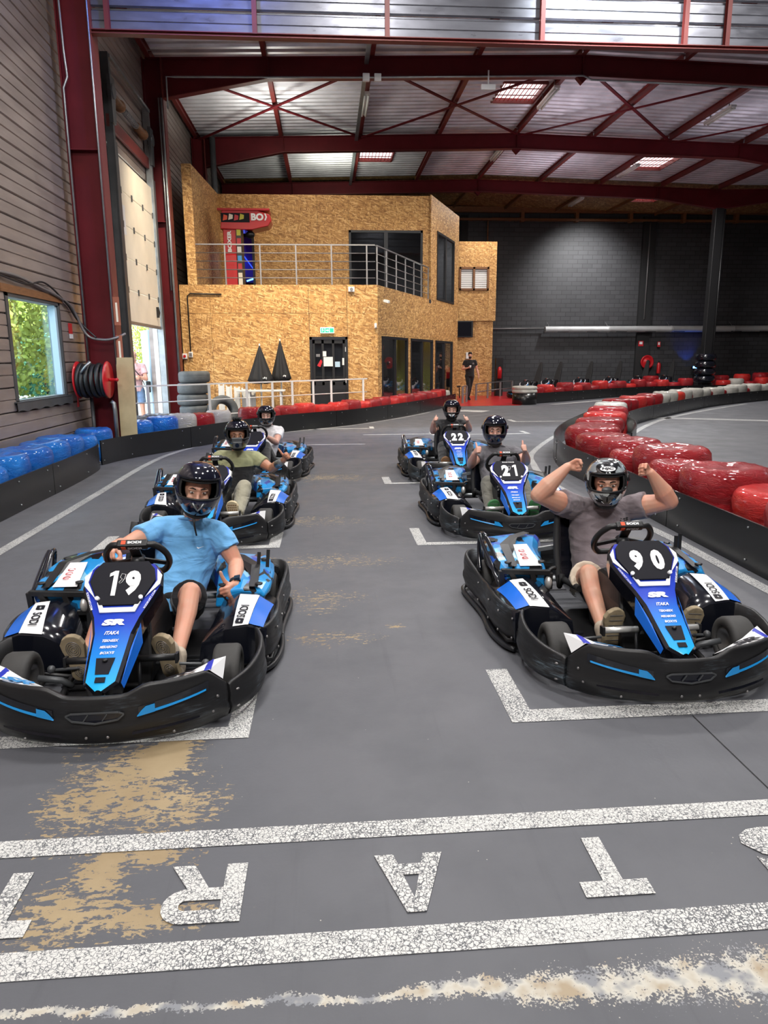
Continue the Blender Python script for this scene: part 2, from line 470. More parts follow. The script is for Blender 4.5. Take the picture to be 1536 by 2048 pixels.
def mat_wrap(name, col, col2):
    m, t, b, out = nt(name)
    v = coords(t, 'Object')
    n = noise(t, v, 2.6, 4)
    t.links.new(ramp(t, n, [(0.3, col2), (0.65, col)]), b.inputs['Base Color'])
    b.inputs['Roughness'].default_value = 0.34
    b.inputs['Coat Weight'].default_value = 0.55; b.inputs['Coat Roughness'].default_value = 0.08; b.inputs['Specular IOR Level'].default_value = 0.25
    v2 = coords(t, 'Object', (1, 1, 2.5))
    n2 = noise(t, v2, 7, 7, 0.62, 1.6)
    r = mth(t, 'ABSOLUTE', mth(t, 'SUBTRACT', n2, 0.5))
    bump(t, b, mth(t, 'SUBTRACT', 0.25, r), 0.9, 0.06)
    return m

def mat_cladding(name, col, metal=0.3, rough=0.45):
    m, t, b, out = nt(name)
    v = coords(t, 'Object', (1, 0.5, 3))
    n = noise(t, v, 1.4, 5)
    t.links.new(ramp(t, n, [(0.3, tuple(c * 0.75 for c in col)), (0.7, tuple(c * 1.15 for c in col))]), b.inputs['Base Color'])
    b.inputs['Metallic'].default_value = metal
    t.links.new(ramp(t, noise(t, v, 3.1, 5), [(0.3, rough - 0.1), (0.7, rough + 0.12)]), b.inputs['Roughness'])
    return m

def mat_glass(name, tint=(0.85, 0.92, 0.92), refl=0.06, rough=0.02):
    m, t, b, out = nt(name)
    t.nodes.remove(b)
    tr = nd(t, 'BsdfTransparent'); tr.inputs[0].default_value = (*tint, 1)
    gl = nd(t, 'BsdfGlossy'); gl.inputs['Roughness'].default_value = rough
    fr = nd(t, 'LayerWeight', i_Blend=0.5)
    mx = nd(t, 'MixShader')
    f = mth(t, 'ADD', mth(t, 'POWER', fr.outputs['Facing'], 4.5), refl, None, True)
    t.links.new(f, mx.inputs[0]); t.links.new(tr.outputs[0], mx.inputs[1]); t.links.new(gl.outputs[0], mx.inputs[2]); t.links.new(mx.outputs[0], out.inputs[0])
    return m

def mat_translucent(name, col):
    m, t, b, out = nt(name)
    t.nodes.remove(b)
    tr = nd(t, 'BsdfTranslucent'); tr.inputs[0].default_value = (*col, 1)
    t.links.new(tr.outputs[0], out.inputs[0])
    return m

def mat_skin(name, col, red=0.0):
    m, t, b, out = nt(name)
    v = coords(t, 'Object')
    n = noise(t, v, 9, 4)
    c2 = (min(1, col[0] * 1.08), col[1] * 0.84, col[2] * 0.80)
    t.links.new(ramp(t, n, [(0.32, c2), (0.68, col)]), b.inputs['Base Color'])
    b.inputs['Roughness'].default_value = 0.48
    b.inputs['Subsurface Weight'].default_value = 0.12; b.inputs['Subsurface Radius'].default_value = (0.02, 0.008, 0.004)
    bump(t, b, noise(t, v, 160, 3), 0.08, 0.002)
    return m

def mat_cloth(name, col, col2=None, zsplit=None, wr=0.55):
    m, t, b, out = nt(name)
    v = coords(t, 'Object')
    n = noise(t, v, 14, 4)
    c = ramp(t, n, [(0.3, tuple(x * 0.88 for x in col)), (0.7, tuple(min(1, x * 1.08) for x in col))])
    if col2 is not None:
        sp = nd(t, 'SeparateXYZ'); t.links.new(v, sp.inputs[0])
        c = mixc(t, mth(t, 'GREATER_THAN', sp.outputs[2], zsplit), col2, c)
    t.links.new(c, b.inputs['Base Color']); b.inputs['Roughness'].default_value = 0.85
    b.inputs['Specular IOR Level'].default_value = 0.2; b.inputs['Sheen Weight'].default_value = 0.25
    w = noise(t, coords(t, 'Object', (1.0, 1.0, 2.0), (0.3, 0.5, 0.2)), 5.5, 3, 0.45, 1.0)
    bump(t, b, w, wr, 0.045)
    return m

# worn spots of the floor coating: x, y, radius x, radius y, amount
WORN = [(-0.80, 2.50, 0.34, 0.40, 0.85), (-0.70, 2.68, 0.13, 0.28, 2.0), (-0.62, 2.38, 0.26, 0.24, 0.75), (-0.74, 2.02, 0.12, 0.30, 0.75), (-0.82, 1.86, 0.30, 0.16, 0.85), (-0.60, 2.11, 0.18, 0.10, 0.9), (-0.56, 1.83, 0.32, 0.08, 0.75),
        (-0.08, 4.6, 0.34, 0.26, 0.40), (0.0, 3.9, 0.3, 0.14, 0.36), (-0.05, 5.5, 0.6, 0.25, 0.36), (0.38, 4.05, 0.07, 0.05, 0.7), (-0.1, 9.6, 0.9, 0.4, 0.40), (-0.2, 7.0, 0.6, 0.25, 0.34), (1.9, 1.95, 0.12, 0.06, 0.4)]

M = {}
M['floor'] = mat_floor()
M['paint'] = mat_paint()
M['paint_thin'] = mat_paint('line_paint_worn', (0.50, 0.50, 0.49), 0.44)
M['redfloor'] = pm('red_floor_paint', (0.50, 0.015, 0.02), 0.30, var=0.25, vs=1.5)
M['osb'] = mat_osb('strand_board')
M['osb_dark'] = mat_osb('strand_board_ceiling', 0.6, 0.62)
M['blocks'] = mat_blocks()
M['steel_red'] = pm('oxide_red_steel', (0.115, 0.010, 0.014), 0.5, var=0.2, vs=2, spec=0.18)
M['steel_red2'] = pm('oxide_red_purlin', (0.15, 0.018, 0.015), 0.5, var=0.2, vs=2)
M['deck'] = mat_cladding('galvanised_deck', (0.74, 0.70, 0.74), 0.30, 0.42)
M['gable'] = mat_cladding('grey_cladding', (0.15, 0.155, 0.18), 0.55, 0.36)
M['wallclad'] = mat_cladding('brown_grey_cladding', (0.33, 0.275, 0.25), 0.35, 0.40)
M['galv'] = pm('galvanised_steel', (0.34, 0.36, 0.37), 0.38, 0.8, var=0.2, vs=6)
M['darkgrey'] = pm('dark_grey_steel', (0.085, 0.09, 0.095), 0.45, 0.3, var=0.2)
M['rail'] = pm('railing_steel', (0.26, 0.25, 0.25), 0.42, 0.6)
M['white_steel'] = pm('white_painted_steel', (0.72, 0.72, 0.70), 0.4)
M['cream'] = pm('cream_door_panel', (0.86, 0.78, 0.64), 0.5, var=0.08, vs=2)
M['black'] = pm('black_plastic', (0.012, 0.012, 0.013), 0.42)
M['black_gloss'] = pm('black_gloss_plastic', (0.006, 0.007, 0.012), 0.16, coat=0.6)
M['black_matt'] = pm('black_matt', (0.016, 0.016, 0.017), 0.75)
M['blackframe'] = pm('black_frame', (0.014, 0.015, 0.018), 0.4)
M['board'] = pm('black_barrier_board', (0.010, 0.0105, 0.011), 0.25, var=0.12, vs=0.8, sc=(1, 1, 2))
M['bumper'] = mat_bumper()
M['nose'] = mat_nose()
M['camo'] = mat_camo()
M['blue'] = pm('kart_blue', (0.010, 0.14, 0.64), 0.32, coat=0.2, spec=0.3)
M['cyan'] = pm('kart_cyan', (0.015, 0.28, 0.68), 0.3, coat=0.4)
M['deepblue'] = pm('kart_deep_blue', (0.010, 0.025, 0.42), 0.4)
M['white'] = pm('white_decal', (0.80, 0.81, 0.82), 0.35)
M['decal_black'] = pm('black_decal', (0.008, 0.008, 0.013), 0.55, spec=0.18)
M['orange'] = pm('orange_decal', (0.78, 0.08, 0.02), 0.4)
M['red_decal'] = pm('red_decal', (0.55, 0.02, 0.03), 0.4)
M['rubber'] = pm('tyre_rubber', (0.045, 0.044, 0.043), 0.72, var=0.25, vs=6, bmp=0.1, bs=60)
M['rubber_dust'] = pm('dusty_tyre_rubber', (0.075, 0.08, 0.082), 0.7, var=0.4, vs=5, bmp=0.2, bs=40)
M['alu'] = pm('wheel_alloy', (0.55, 0.55, 0.56), 0.3, 0.9)
M['chrome'] = pm('bright_steel', (0.74, 0.73, 0.70), 0.34, 0.6)
M['wrap_red'] = mat_wrap('red_wrap', (0.42, 0.010, 0.016), (0.24, 0.006, 0.012))
M['wrap_red2'] = mat_wrap('bright_red_wrap', (0.66, 0.03, 0.022), (0.48, 0.015, 0.018))
M['wrap_blue'] = mat_wrap('blue_wrap', (0.010, 0.21, 0.70), (0.006, 0.09, 0.46))
M['wrap_white'] = mat_wrap('white_wrap', (0.62, 0.61, 0.56), (0.44, 0.43, 0.39))
M['wrap_grey'] = mat_wrap('grey_wrap', (0.20, 0.23, 0.24), (0.12, 0.14, 0.15))
M['wrap_orange'] = mat_wrap('orange_red_wrap', (0.78, 0.06, 0.03), (0.6, 0.03, 0.02))
M['glass'] = mat_glass('window_glass')
M['glass_dark'] = mat_glass('tinted_glass', (0.74, 0.78, 0.82), 0.05)
M['clear'] = mat_glass('clear_plastic', (0.92, 0.94, 0.96), 0.10, 0.08)
M['skylight'] = mat_translucent('skylight_sheet', (0.50, 0.44, 0.43))
M['duct'] = pm('galvanised_duct', (0.50, 0.50, 0.50), 0.45, 0.35, var=0.1, vs=2)
M['faded_orange'] = pm('faded_orange_print', (0.36, 0.11, 0.06), 0.6)
M['yellow'] = pm('yellow_wall', (0.52, 0.50, 0.06), 0.6)
M['purple'] = pm('purple_room_tint', (0.10, 0.06, 0.30), 0.6)
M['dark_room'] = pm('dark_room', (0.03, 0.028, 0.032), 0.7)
M['sign_green'] = pm('exit_sign_green', (0.01, 0.45, 0.22), 0.4, emit=(0.05, 0.9, 0.45), es=0.6)
M['sign_white'] = pm('exit_sign_white', (0.85, 0.95, 0.9), 0.4, emit=(0.8, 1.0, 0.9), es=0.5)
M['red'] = pm('red_gloss', (0.52, 0.012, 0.018), 0.3, coat=0.4)
M['red_box'] = pm('red_boxing_machine', (0.55, 0.012, 0.016), 0.35, coat=0.3)
M['parasol'] = pm('black_parasol_cloth', (0.016, 0.016, 0.018), 0.8)
M['paper'] = pm('paper', (0.78, 0.78, 0.76), 0.7)
M['pale_blue'] = pm('pale_blue_paint', (0.42, 0.58, 0.70), 0.5)
M['timber'] = pm('varnished_timber', (0.20, 0.085, 0.03), 0.5, var=0.3, vs=8, sc=(1, 1, 6))
M['plyboard'] = pm('pale_ply_board', (0.50, 0.40, 0.22), 0.6, var=0.2, vs=3)
M['leaf'] = pm('tree_leaves', (0.34, 0.40, 0.07), 0.6, var=0.5, vs=2.5)
M['leaf2'] = pm('blue_green_leaves', (0.12, 0.34, 0.22), 0.6, var=0.5, vs=2.5)
M['bark'] = pm('bark', (0.10, 0.07, 0.05), 0.8)
M['yard'] = pm('pale_concrete_yard', (0.62, 0.60, 0.55), 0.8, var=0.1)
M['tube_lamp'] = pm('white_lamp_diffuser', (0.70, 0.70, 0.66), 0.4)
M['blue_glow'] = pm('blue_lamp_glass', (0.05, 0.2, 1.0), 0.3, emit=(0.08, 0.3, 1.0), es=14.0)
M['blue_neon'] = pm('blue_neon_tube', (0.02, 0.05, 0.9), 0.3, emit=(0.03, 0.10, 1.0), es=3.0)
# ================================================================== SETTING
random.seed(5)
def S(o, label=None, cat=None):
    o['kind'] = 'structure'
    if label: o['label'] = label
    if cat: o['category'] = cat
    return o

floor = S(part('floor', MB().add([(-4.3, -8, 0), (34, -8, 0), (34, 37, 0), (-4.3, 37, 0)], [(0, 1, 2, 3)]), M['floor']), 'dark grey sealed track floor with white markings and worn patches', 'floor')

def flat_strip(mb, pts, w, z=0.003, mi=0):
    L, R = [], []
    P = [Vector((p[0], p[1], 0)) for p in pts]
    for i, p in enumerate(P):
        d = (P[min(i + 1, len(P) - 1)] - P[max(i - 1, 0)]).normalized(); n = Vector((-d.y, d.x, 0)) * w / 2
        L.append((p + n) + Vector((0, 0, z))); R.append((p - n) + Vector((0, 0, z)))
    k = len(P)
    return mb.add(L + R, [(i, i + 1, k + i + 1, k + i) for i in range(k - 1)], mi)

def smooth_path(pts, n=6):
    out = []
    P = [Vector(p) for p in pts]
    for i in range(len(P) - 1):
        p0, p1, p2, p3 = P[max(i - 1, 0)], P[i], P[i + 1], P[min(i + 2, len(P) - 1)]
        for j in range(n):
            t = j / n
            out.append(0.5 * ((2 * p1) + (p2 - p0) * t + (2 * p0 - 5 * p1 + 4 * p2 - p3) * t * t + (3 * p1 - p0 - 3 * p2 + p3) * t * t * t))
    out.append(P[-1])
    return out

def mark(name, mb, mat='paint'):
    return part(name, mb, M[mat], floor)

mark('painted_line', flat_strip(MB(), [(-2.6, 2.164), (0, 2.164), (4.2, 2.166)], 0.086))
mark('painted_line', flat_strip(MB(), [(-2.6, 1.679), (0, 1.679), (4.2, 1.681)], 0.096))
for ch, x0, x1, y0, y1 in (('T', 0.735, 0.948, 1.79, 2.055), ('A', 0.115, 0.335, 1.778, 2.027), ('R', -0.524, -0.288, 1.787, 2.03), ('T', -1.09, -0.885, 1.778, 2.043), ('S', 1.33, 1.55, 1.82, 2.06)):
    mb = MB()
    Mx = frame(((x0 + x1) / 2, (y0 + y1) / 2, 0.004), (-1, 0, 0), (0, -1, 0))
    w, h = x1 - x0, y1 - y0
    if ch == 'T':
        mb.box((0, h / 2 - 0.032, 0), (w, 0.064, 0.001), 0, Mx); mb.box((0, -0.032, 0), (0.062, h - 0.064, 0.001), 0, Mx)
    elif ch == 'A':
        for sgn in (-1, 1):
            mb.prism([(sgn * w / 2, -h / 2), (sgn * (w / 2 - 0.062), -h / 2), (0, h / 2 - 0.055), (0, h / 2), (sgn * 0.028, h / 2)], 0, 0.001, 0, Mx)
        mb.prism([(-0.062, -0.078), (0.062, -0.078), (0.045, -0.030), (-0.045, -0.030)], 0, 0.0018, 0, Mx)
    elif ch == 'R':
        mb.box((-w / 2 + 0.032, 0, 0), (0.064, h, 0.001), 0, Mx)
        arc = [(w / 2 - 0.07 + 0.07 * math.cos(a), h / 2 - 0.07 + 0.07 * math.sin(a)) for a in [PI / 2 - PI * i / 10 for i in range(11)]]
        arci = [(w / 2 - 0.07 + 0.02 * math.cos(a), h / 2 - 0.07 + 0.02 * math.sin(a)) for a in [PI / 2 - PI * i / 10 for i in range(11)]]
        mb.prism([(-w / 2 + 0.064, h / 2)] + arc + [(-w / 2 + 0.064, h / 2 - 0.14), (-w / 2 + 0.064, h / 2 - 0.09)] + list(reversed(arci)) + [(-w / 2 + 0.064, h / 2 - 0.05)], 0, 0.001, 0, Mx)
        mb.prism([(-0.01, h / 2 - 0.1401), (0.055, h / 2 - 0.1401), (w / 2, -h / 2), (w / 2 - 0.07, -h / 2)], 0, 0.001, 0, Mx)
    else:
        add_text(mb, 'S', w, h, Mx, 0, 0.06)
    mark('painted_letter', mb)

def bracket(x0, x1, y, dy=0.55, w=0.1, right=True, left=True, mat='paint', lw=None):
    mark('painted_line', flat_strip(MB(), [(x0, y + w / 2), (x1, y + w / 2)], lw or w), mat)
    if left: mark('painted_line', flat_strip(MB(), [(x0 + w / 2, y + w), (x0 + w / 2, y + dy)], w), mat)
    if right: mark('painted_line', flat_strip(MB(), [(x1 - w / 2, y + w), (x1 - w / 2, y + dy)], w), mat)
bracket(0.78, 2.45, 2.84, 0.55, 0.11)
bracket(-1.98, -0.37, 2.815, 0.45, 0.10)
bracket(0.74, 2.35, 5.92, 0.63, 0.09)
bracket(-2.03, -0.44, 5.96, 0.56, 0.10)
bracket(0.70, 2.30, 9.0, 0.56, 0.10)
bracket(-1.95, -0.46, 9.06, 0.54, 0.10)
bracket(-1.90, -0.50, 12.35, 0.5, 0.10)
mark('painted_line', flat_strip(MB(), [(-0.85, 13.46), (0.68, 13.40)], 0.10))
bracket(0.72, 2.3, 15.0, 0.6, 0.10, True, False)
bracket(-1.0, 1.05, 16.4, 0.5, 0.10, True, False)
bracket(2.16, 4.25, 14.8, 0.6, 0.10, True, True)
bracket(4.6, 6.6, 17.6, 0.7, 0.12, False, True)
lf = smooth_path([(-2.79, -2, 0), (-2.79, 3, 0), (-2.79, 6.05, 0), (-2.80, 8.8, 0), (-2.81, 11.0, 0), (-2.68, 12.5, 0), (-2.22, 14.0, 0), (-1.05, 15.75, 0), (0.4, 17.1, 0), (1.9, 19.2, 0), (3.0, 21.2, 0)])
mark('painted_line', flat_strip(MB(), lf, 0.10), 'paint_thin')
rf = smooth_path([(2.99, 0, 0), (2.99, 4.5, 0), (3.0, 6.2, 0), (2.84, 7.9, 0), (2.86, 9.2, 0), (3.05, 10.4, 0), (3.43, 11.8, 0), (4.72, 14.5, 0), (6.0, 16.6, 0), (8.6, 20.0, 0)])
mark('painted_line', flat_strip(MB(), rf, 0.10), 'paint_thin')
rr = smooth_path([(6.2, 14.3, 0), (7.4, 16.2, 0), (8.9, 18.2, 0), (11.2, 20.6, 0), (14, 23.2, 0)])
mark('painted_line', flat_strip(MB(), rr, 0.13), 'paint_thin')
mark('painted_line', flat_strip(MB(), [(8.0, 18.6, 0), (11.5, 16.6, 0), (14, 15.0, 0)], 0.42), 'paint_thin')
mark('painted_line', flat_strip(MB(), [(7.6, 24.0, 0), (10, 25.9, 0), (13, 28.1, 0)], 0.3), 'paint_thin')
mark('painted_arrow', MB().add([(3.6, 21.6, 0.003), (4.5, 20.9, 0.003), (4.9, 21.5, 0.003), (4.2, 22.0, 0.003)], [(0, 1, 2, 3)]))
mark('red_paint_area', MB().add([(4.0, 23.6, 0.004), (6.4, 23.8, 0.004), (7.3, 24.8, 0.004), (11.5, 29.0, 0.004), (11.5, 33.5, 0.004), (5.0, 33.5, 0.004), (5.0, 27.6, 0.004)], [(0, 1, 2, 3, 4, 5, 6)]), 'redfloor')
# a saw-cut joint of the slab
mark('slab_joint', flat_strip(MB(), [(1.60, 2.83, 0), (1.605, 2.25, 0), (1.59, 1.75, 0)], 0.004), 'black_matt')

# ---------------- left wall: horizontal cladding trays around a window and a roller door
WX = -4.06
wall_left = S(part('wall_left', MB().span((WX - 0.16, -8, 7.9), (WX - 0.06, 36.4, 10.2)), M['wallclad']), 'left wall of brown-grey horizontal metal cladding', 'wall')
PH = 0.31
prof = [(0.0, 0.0), (0.022, 0.012), (0.022, 0.145), (0.006, 0.155), (0.022, 0.165), (0.022, 0.29), (0.0, 0.302)]
WIN = (9.72, 11.62, 1.02, 2.43); DOOR = (15.05, 17.95, 0.0, 5.45)
def tray(y0, y1, z):
    mb = MB(); n = len(prof)
    mb.add([(WX + a, y0, z + b) for a, b in prof] + [(WX + a, y1, z + b) for a, b in prof], [(i, i + 1, n + i + 1, n + i) for i in range(n - 1)])
    part('cladding_tray', mb, M['wallclad'], wall_left)
k = 0
while k * PH < 9.9:
    z = k * PH; zm = z + PH / 2; k += 1
    ys = [(-8, 36.4)]
    for (a, b, lo, hi) in (WIN, DOOR):
        if lo < zm < hi:
            ys = [s for (p, q) in ys for s in (((p, a), (b, q)) if p < a and b < q else ((p, q),)) if s[1] - s[0] > 0.05]
    for p, q in ys:
        # sheets end at the columns
        cuts = [p] + [c for c in (0.4, 6.4, 12.4, 18.4, 24.4) if p + 0.3 < c < q - 0.3] + [q]
        for a, b in zip(cuts[:-1], cuts[1:]): tray(a, b, z)
# backing skin outside
mb = MB()
for a, b, lo, hi in ((-8, 9.72, 0, 8.0), (11.62, 15.05, 0, 8.0), (17.95, 36.4, 0, 8.0), (9.72, 11.62, 0, 1.02), (9.72, 11.62, 2.43, 8.0), (15.05, 17.95, 5.45, 8.0)):
    mb.span((WX - 0.16, a, lo), (WX - 0.06, b, hi))
part('outer_skin', mb, M['wallclad'], wall_left)

# window
win = S(thing('window_1', (0, 0, 0), 0, 'wide window in the left wall with trees outside', 'window'))
y0, y1, z0, z1 = WIN
mb = MB()
mb.span((WX - 0.14, y0, z0), (WX + 0.03, y0 + 0.10, z1)); mb.span((WX - 0.14, y1 - 0.06, z0), (WX + 0.03, y1, z1))
mb.span((WX - 0.14, y0, z1 - 0.05), (WX + 0.03, y1, z1)); mb.span((WX - 0.14, y0, z0), (WX + 0.03, y1, z0 + 0.05))
part('window_frame', mb, M['darkgrey'], win, 0.006)
part('window_pane', MB().span((WX - 0.10, y0 + 0.10, z0 + 0.05), (WX - 0.092, y1 - 0.06, z1 - 0.05)), M['glass'], win)
part('side_reveal', MB().span((WX - 0.09, y1 - 0.14, z0 + 0.05), (WX + 0.0, y1 - 0.06, z1 - 0.05)), M['pale_blue'], win)
mb = MB(); n = 24
mb.add([(WX + 0.06, y0 - 0.06 + (y1 - y0 + 0.14) * i / n, z0 + 0.03) for i in range(n + 1)] + [(WX + 0.065, y0 - 0.06 + (y1 - y0 + 0.14) * i / n, z0 - 0.09 + 0.012 * math.sin(i * 1.3)) for i in range(n + 1)], [(i, i + 1, n + 2 + i, n + 1 + i) for i in range(n)])
mb.span((WX - 0.02, y0 - 0.06, z0 + 0.02), (WX + 0.065, y1 + 0.08, z0 + 0.035))
part('window_sill', mb, M['darkgrey'], win)
mb = MB().span((WX + 0.02, y0 - 0.12, z1), (WX + 0.045, y1 + 0.1, z1 + 0.10))
part('head_board', mb, M['timber'], win)

# roller door
door = S(thing('door_1', (0, 0, 0), 0, 'cream sectional roller door raised half way in the left wall', 'door'))
zb, zt = 2.33, 5.42; DX = -3.92
hs = (zt - zb) / 5
for i in range(5):
    mb = MB().span((DX - 0.05, 15.12, zb + i * hs + 0.012), (DX, 17.88, zb + (i + 1) * hs))
    p = part('door_panel', mb, M['cream'], door, 0.008)
    if i:
        for yy in (15.2, 16.0, 16.9, 17.8):
            part('hinge', MB().box((DX + 0.012, yy, zb + i * hs), (0.02, 0.05, 0.12)), M['darkgrey'], p)
part('bottom_seal', MB().span((DX - 0.06, 15.1, zb - 0.05), (DX + 0.01, 17.9, zb + 0.01)), M['rail'], door)
part('sticker', MB().span((DX + 0.001, 15.16, 4.0), (DX + 0.004, 15.42, 4.55)), M['white'], door)
for yy, nm in ((14.95, 'guide_track'), (18.0, 'guide_track')):
    mb = MB().span((DX - 0.10, yy - 0.05, 0), (DX + 0.04, yy + 0.06, 7.1)); mb.span((DX + 0.04, yy - 0.1, 0), (DX + 0.055, yy + 0.1, 5.6))
    part(nm, mb, M['galv'] if yy > 16 else M['darkgrey'], door)
    mb = MB().prism([(-0.10, 0), (0.10, 0), (0.16, 0.5), (0.16, 0.8), (-0.14, 0.8)], -0.03, 0.03, 0, Matrix.Translation((DX + 0.04, yy, 5.9)) @ Matrix(((0, 0, 1, 0), (1, 0, 0, 0), (0, 1, 0, 0), (0, 0, 0, 1))))
    mb.cyl((DX - 0.02, yy, 6.45), (DX + 0.1, yy, 6.45), 0.13, 16)
    part('end_bracket', mb, M['darkgrey'], door)
part('top_rail', MB().bar((DX + 0.04, 14.95, 7.05), (DX + 0.04, 18.0, 7.05), 0.05, 0.06), M['galv'], door)
part('lintel_angle', MB().bar((DX - 0.05, 14.9, 5.95), (DX - 0.05, 18.05, 5.95), 0.06, 0.22), M['steel_red2'], door)
part('spring_shaft', MB().cyl((DX, 15.0, 6.42), (DX, 17.95, 6.42), 0.018, 8), M['galv'], door)
for a, b in ((15.15, 15.7), (16.9, 17.5)):
    p = part('spring_drum', MB().lathe([(0.02, 0), (0.085, 0.0), (0.085, b - a - 0.1), (0.11, b - a - 0.08), (0.11, b - a), (0.02, b - a)], 14, (DX, a, 6.42), (0, 1, 0)), M['timber'], door)
mb = MB(); pts = []
for i in range(121):
    a = i * 0.8; pts.append((DX + 0.06 * math.cos(a), 15.75 + i * 0.0095, 6.42 + 0.06 * math.sin(a)))
part('torsion_spring', mb.tube(pts, 0.008, 5), M['galv'], door)
part('bump_stop', MB().prism([(0, -0.12), (0.12, 0), (0, 0.12)], -0.03, 0.03, 0, Matrix.Translation((DX + 0.03, 17.55, 2.65)) @ Matrix(((0, 0, 1, 0), (1, 0, 0, 0), (0, 1, 0, 0), (0, 0, 0, 1)))), M['black'], door)
part('door_jamb', MB().span((-4.12, 14.85, 0), (DX - 0.1, 15.06, 5.5)), M['darkgrey'], door)
part('door_jamb', MB().span((-4.12, 17.93, 0), (DX - 0.1, 18.05, 5.5)), M['white_steel'], door)
leaf = S(part('door_2', MB().box((0, 0, 1.15), (0.05, 1.0, 2.26)), M['pale_blue'], None, 0.01), 'pale blue metal door leaf standing open outside the roller door', 'door')
leaf.location = (-4.43, 18.43, 0); leaf.rotation_euler = (0, 0, 0.40)
part('door_handle', MB().bar((0.03, -0.4, 1.0), (0.06, -0.28, 1.0), 0.02, 0.02), M['black'], leaf)

# other walls
wall_back = S(part('wall_back', MB().span((-4.2, 36.4, 0), (34, 36.6, 9.0)), M['blocks']), 'black painted blockwork wall at the back of the hall', 'wall')
mb = MB().span((15.7, 36.22, 0), (16.35, 36.42, 8.3))
part('pilaster', mb, M['black_matt'], wall_back)
part('pilaster', MB().span((6.6, 36.3, 0), (6.95, 36.42, 8.3)), M['black_matt'], wall_back)
for z, h in ((8.05, 0.10), (8.42, 0.25)):
    part('wall_beam', MB().span((-4, 36.15, z), (30, 36.4, z + h)), M['timber'], wall_back)
for x in (9.5, 12.2, 14.9, 17.6, 20.3, 23):
    part('wall_strut', MB().span((x, 36.1, 8.0), (x + 0.16, 36.39, 8.5)), M['timber'], wall_back)
part('conduit', MB().tube([(16.0, 36.19, 3.4), (16.0, 36.19, 8.0)], 0.03, 6), M['rail'], wall_back)
part('conduit', MB().tube([(6.9, 36.2, 2.98), (10.9, 36.2, 2.98)], 0.04, 6), M['rail'], wall_back)
part('conduit', MB().tube([(7.9, 36.2, 7.0), (7.9, 36.2, 8.0), (8.1, 36.2, 8.15), (9.6, 36.2, 8.15)], 0.035, 6), M['timber'], wall_back)
S(part('wall_right', MB().span((34, -8, 0), (34.2, 36.6, 10.2)), M['wallclad']), 'far right wall of the hall', 'wall')
S(part('wall_front', MB().span((-4.2, -8.2, 0), (34.2, -8, 10.2)), M['wallclad']), 'front wall behind the start line', 'wall')

# ---------------- roof
def zt(x):
    if x <= 16.3: return 8.25 + 0.28 * (1 - abs(x - 6.2) / 10.2)
    return 8.25 + 0.28 * (1 - abs(x - 26.4) / 10.2)
DZ = 0.20
def deck_patch(mb, x0, x1, y0, y1, pitch=0.30, dep=0.05, flat=False):
    xs = [x0] + [c for c in (6.2, 16.3) if x0 + 0.01 < c < x1 - 0.01] + [x1]
    ys = []
    if flat: ys = [(y0, 0), (y1, 0)]
    else:
        y = math.floor(y0 / pitch) * pitch
        while y < y1:
            for d, h in ((0, 0), (0.09, 0), (0.13, dep), (0.24, dep), (0.28, 0)):
                if y0 - 1e-6 <= y + d <= y1 + 1e-6: ys.append((y + d, h))
            y += pitch
        if ys[0][0] > y0 + 1e-3: ys.insert(0, (y0, 0))
        if ys[-1][0] < y1 - 1e-3: ys.append((y1, 0))
    vs = [(x, y, zt(x) + DZ + h) for y, h in ys for x in xs]; w = len(xs)
    mb.add(vs, [(j * w + i, j * w + i + 1, (j + 1) * w + i + 1, (j + 1) * w + i) for j in range(len(ys) - 1) for i in range(w - 1)])
SKY = {1: [(4.85, 6.05, 20.65, 22.15)], 2: [(1.3, 2.5, 26.6, 28.2), (11.45, 12.9, 26.9, 28.7)], 3: [(4.6, 5.85, 31.4, 33.0), (13.8, 15.1, 32.3, 34.0)]}
BAYS = [(12.4, 18.4), (18.4, 24.4), (24.4, 30.4), (30.4, 36.4)]
NM = ['front', 'second', 'third', 'last']
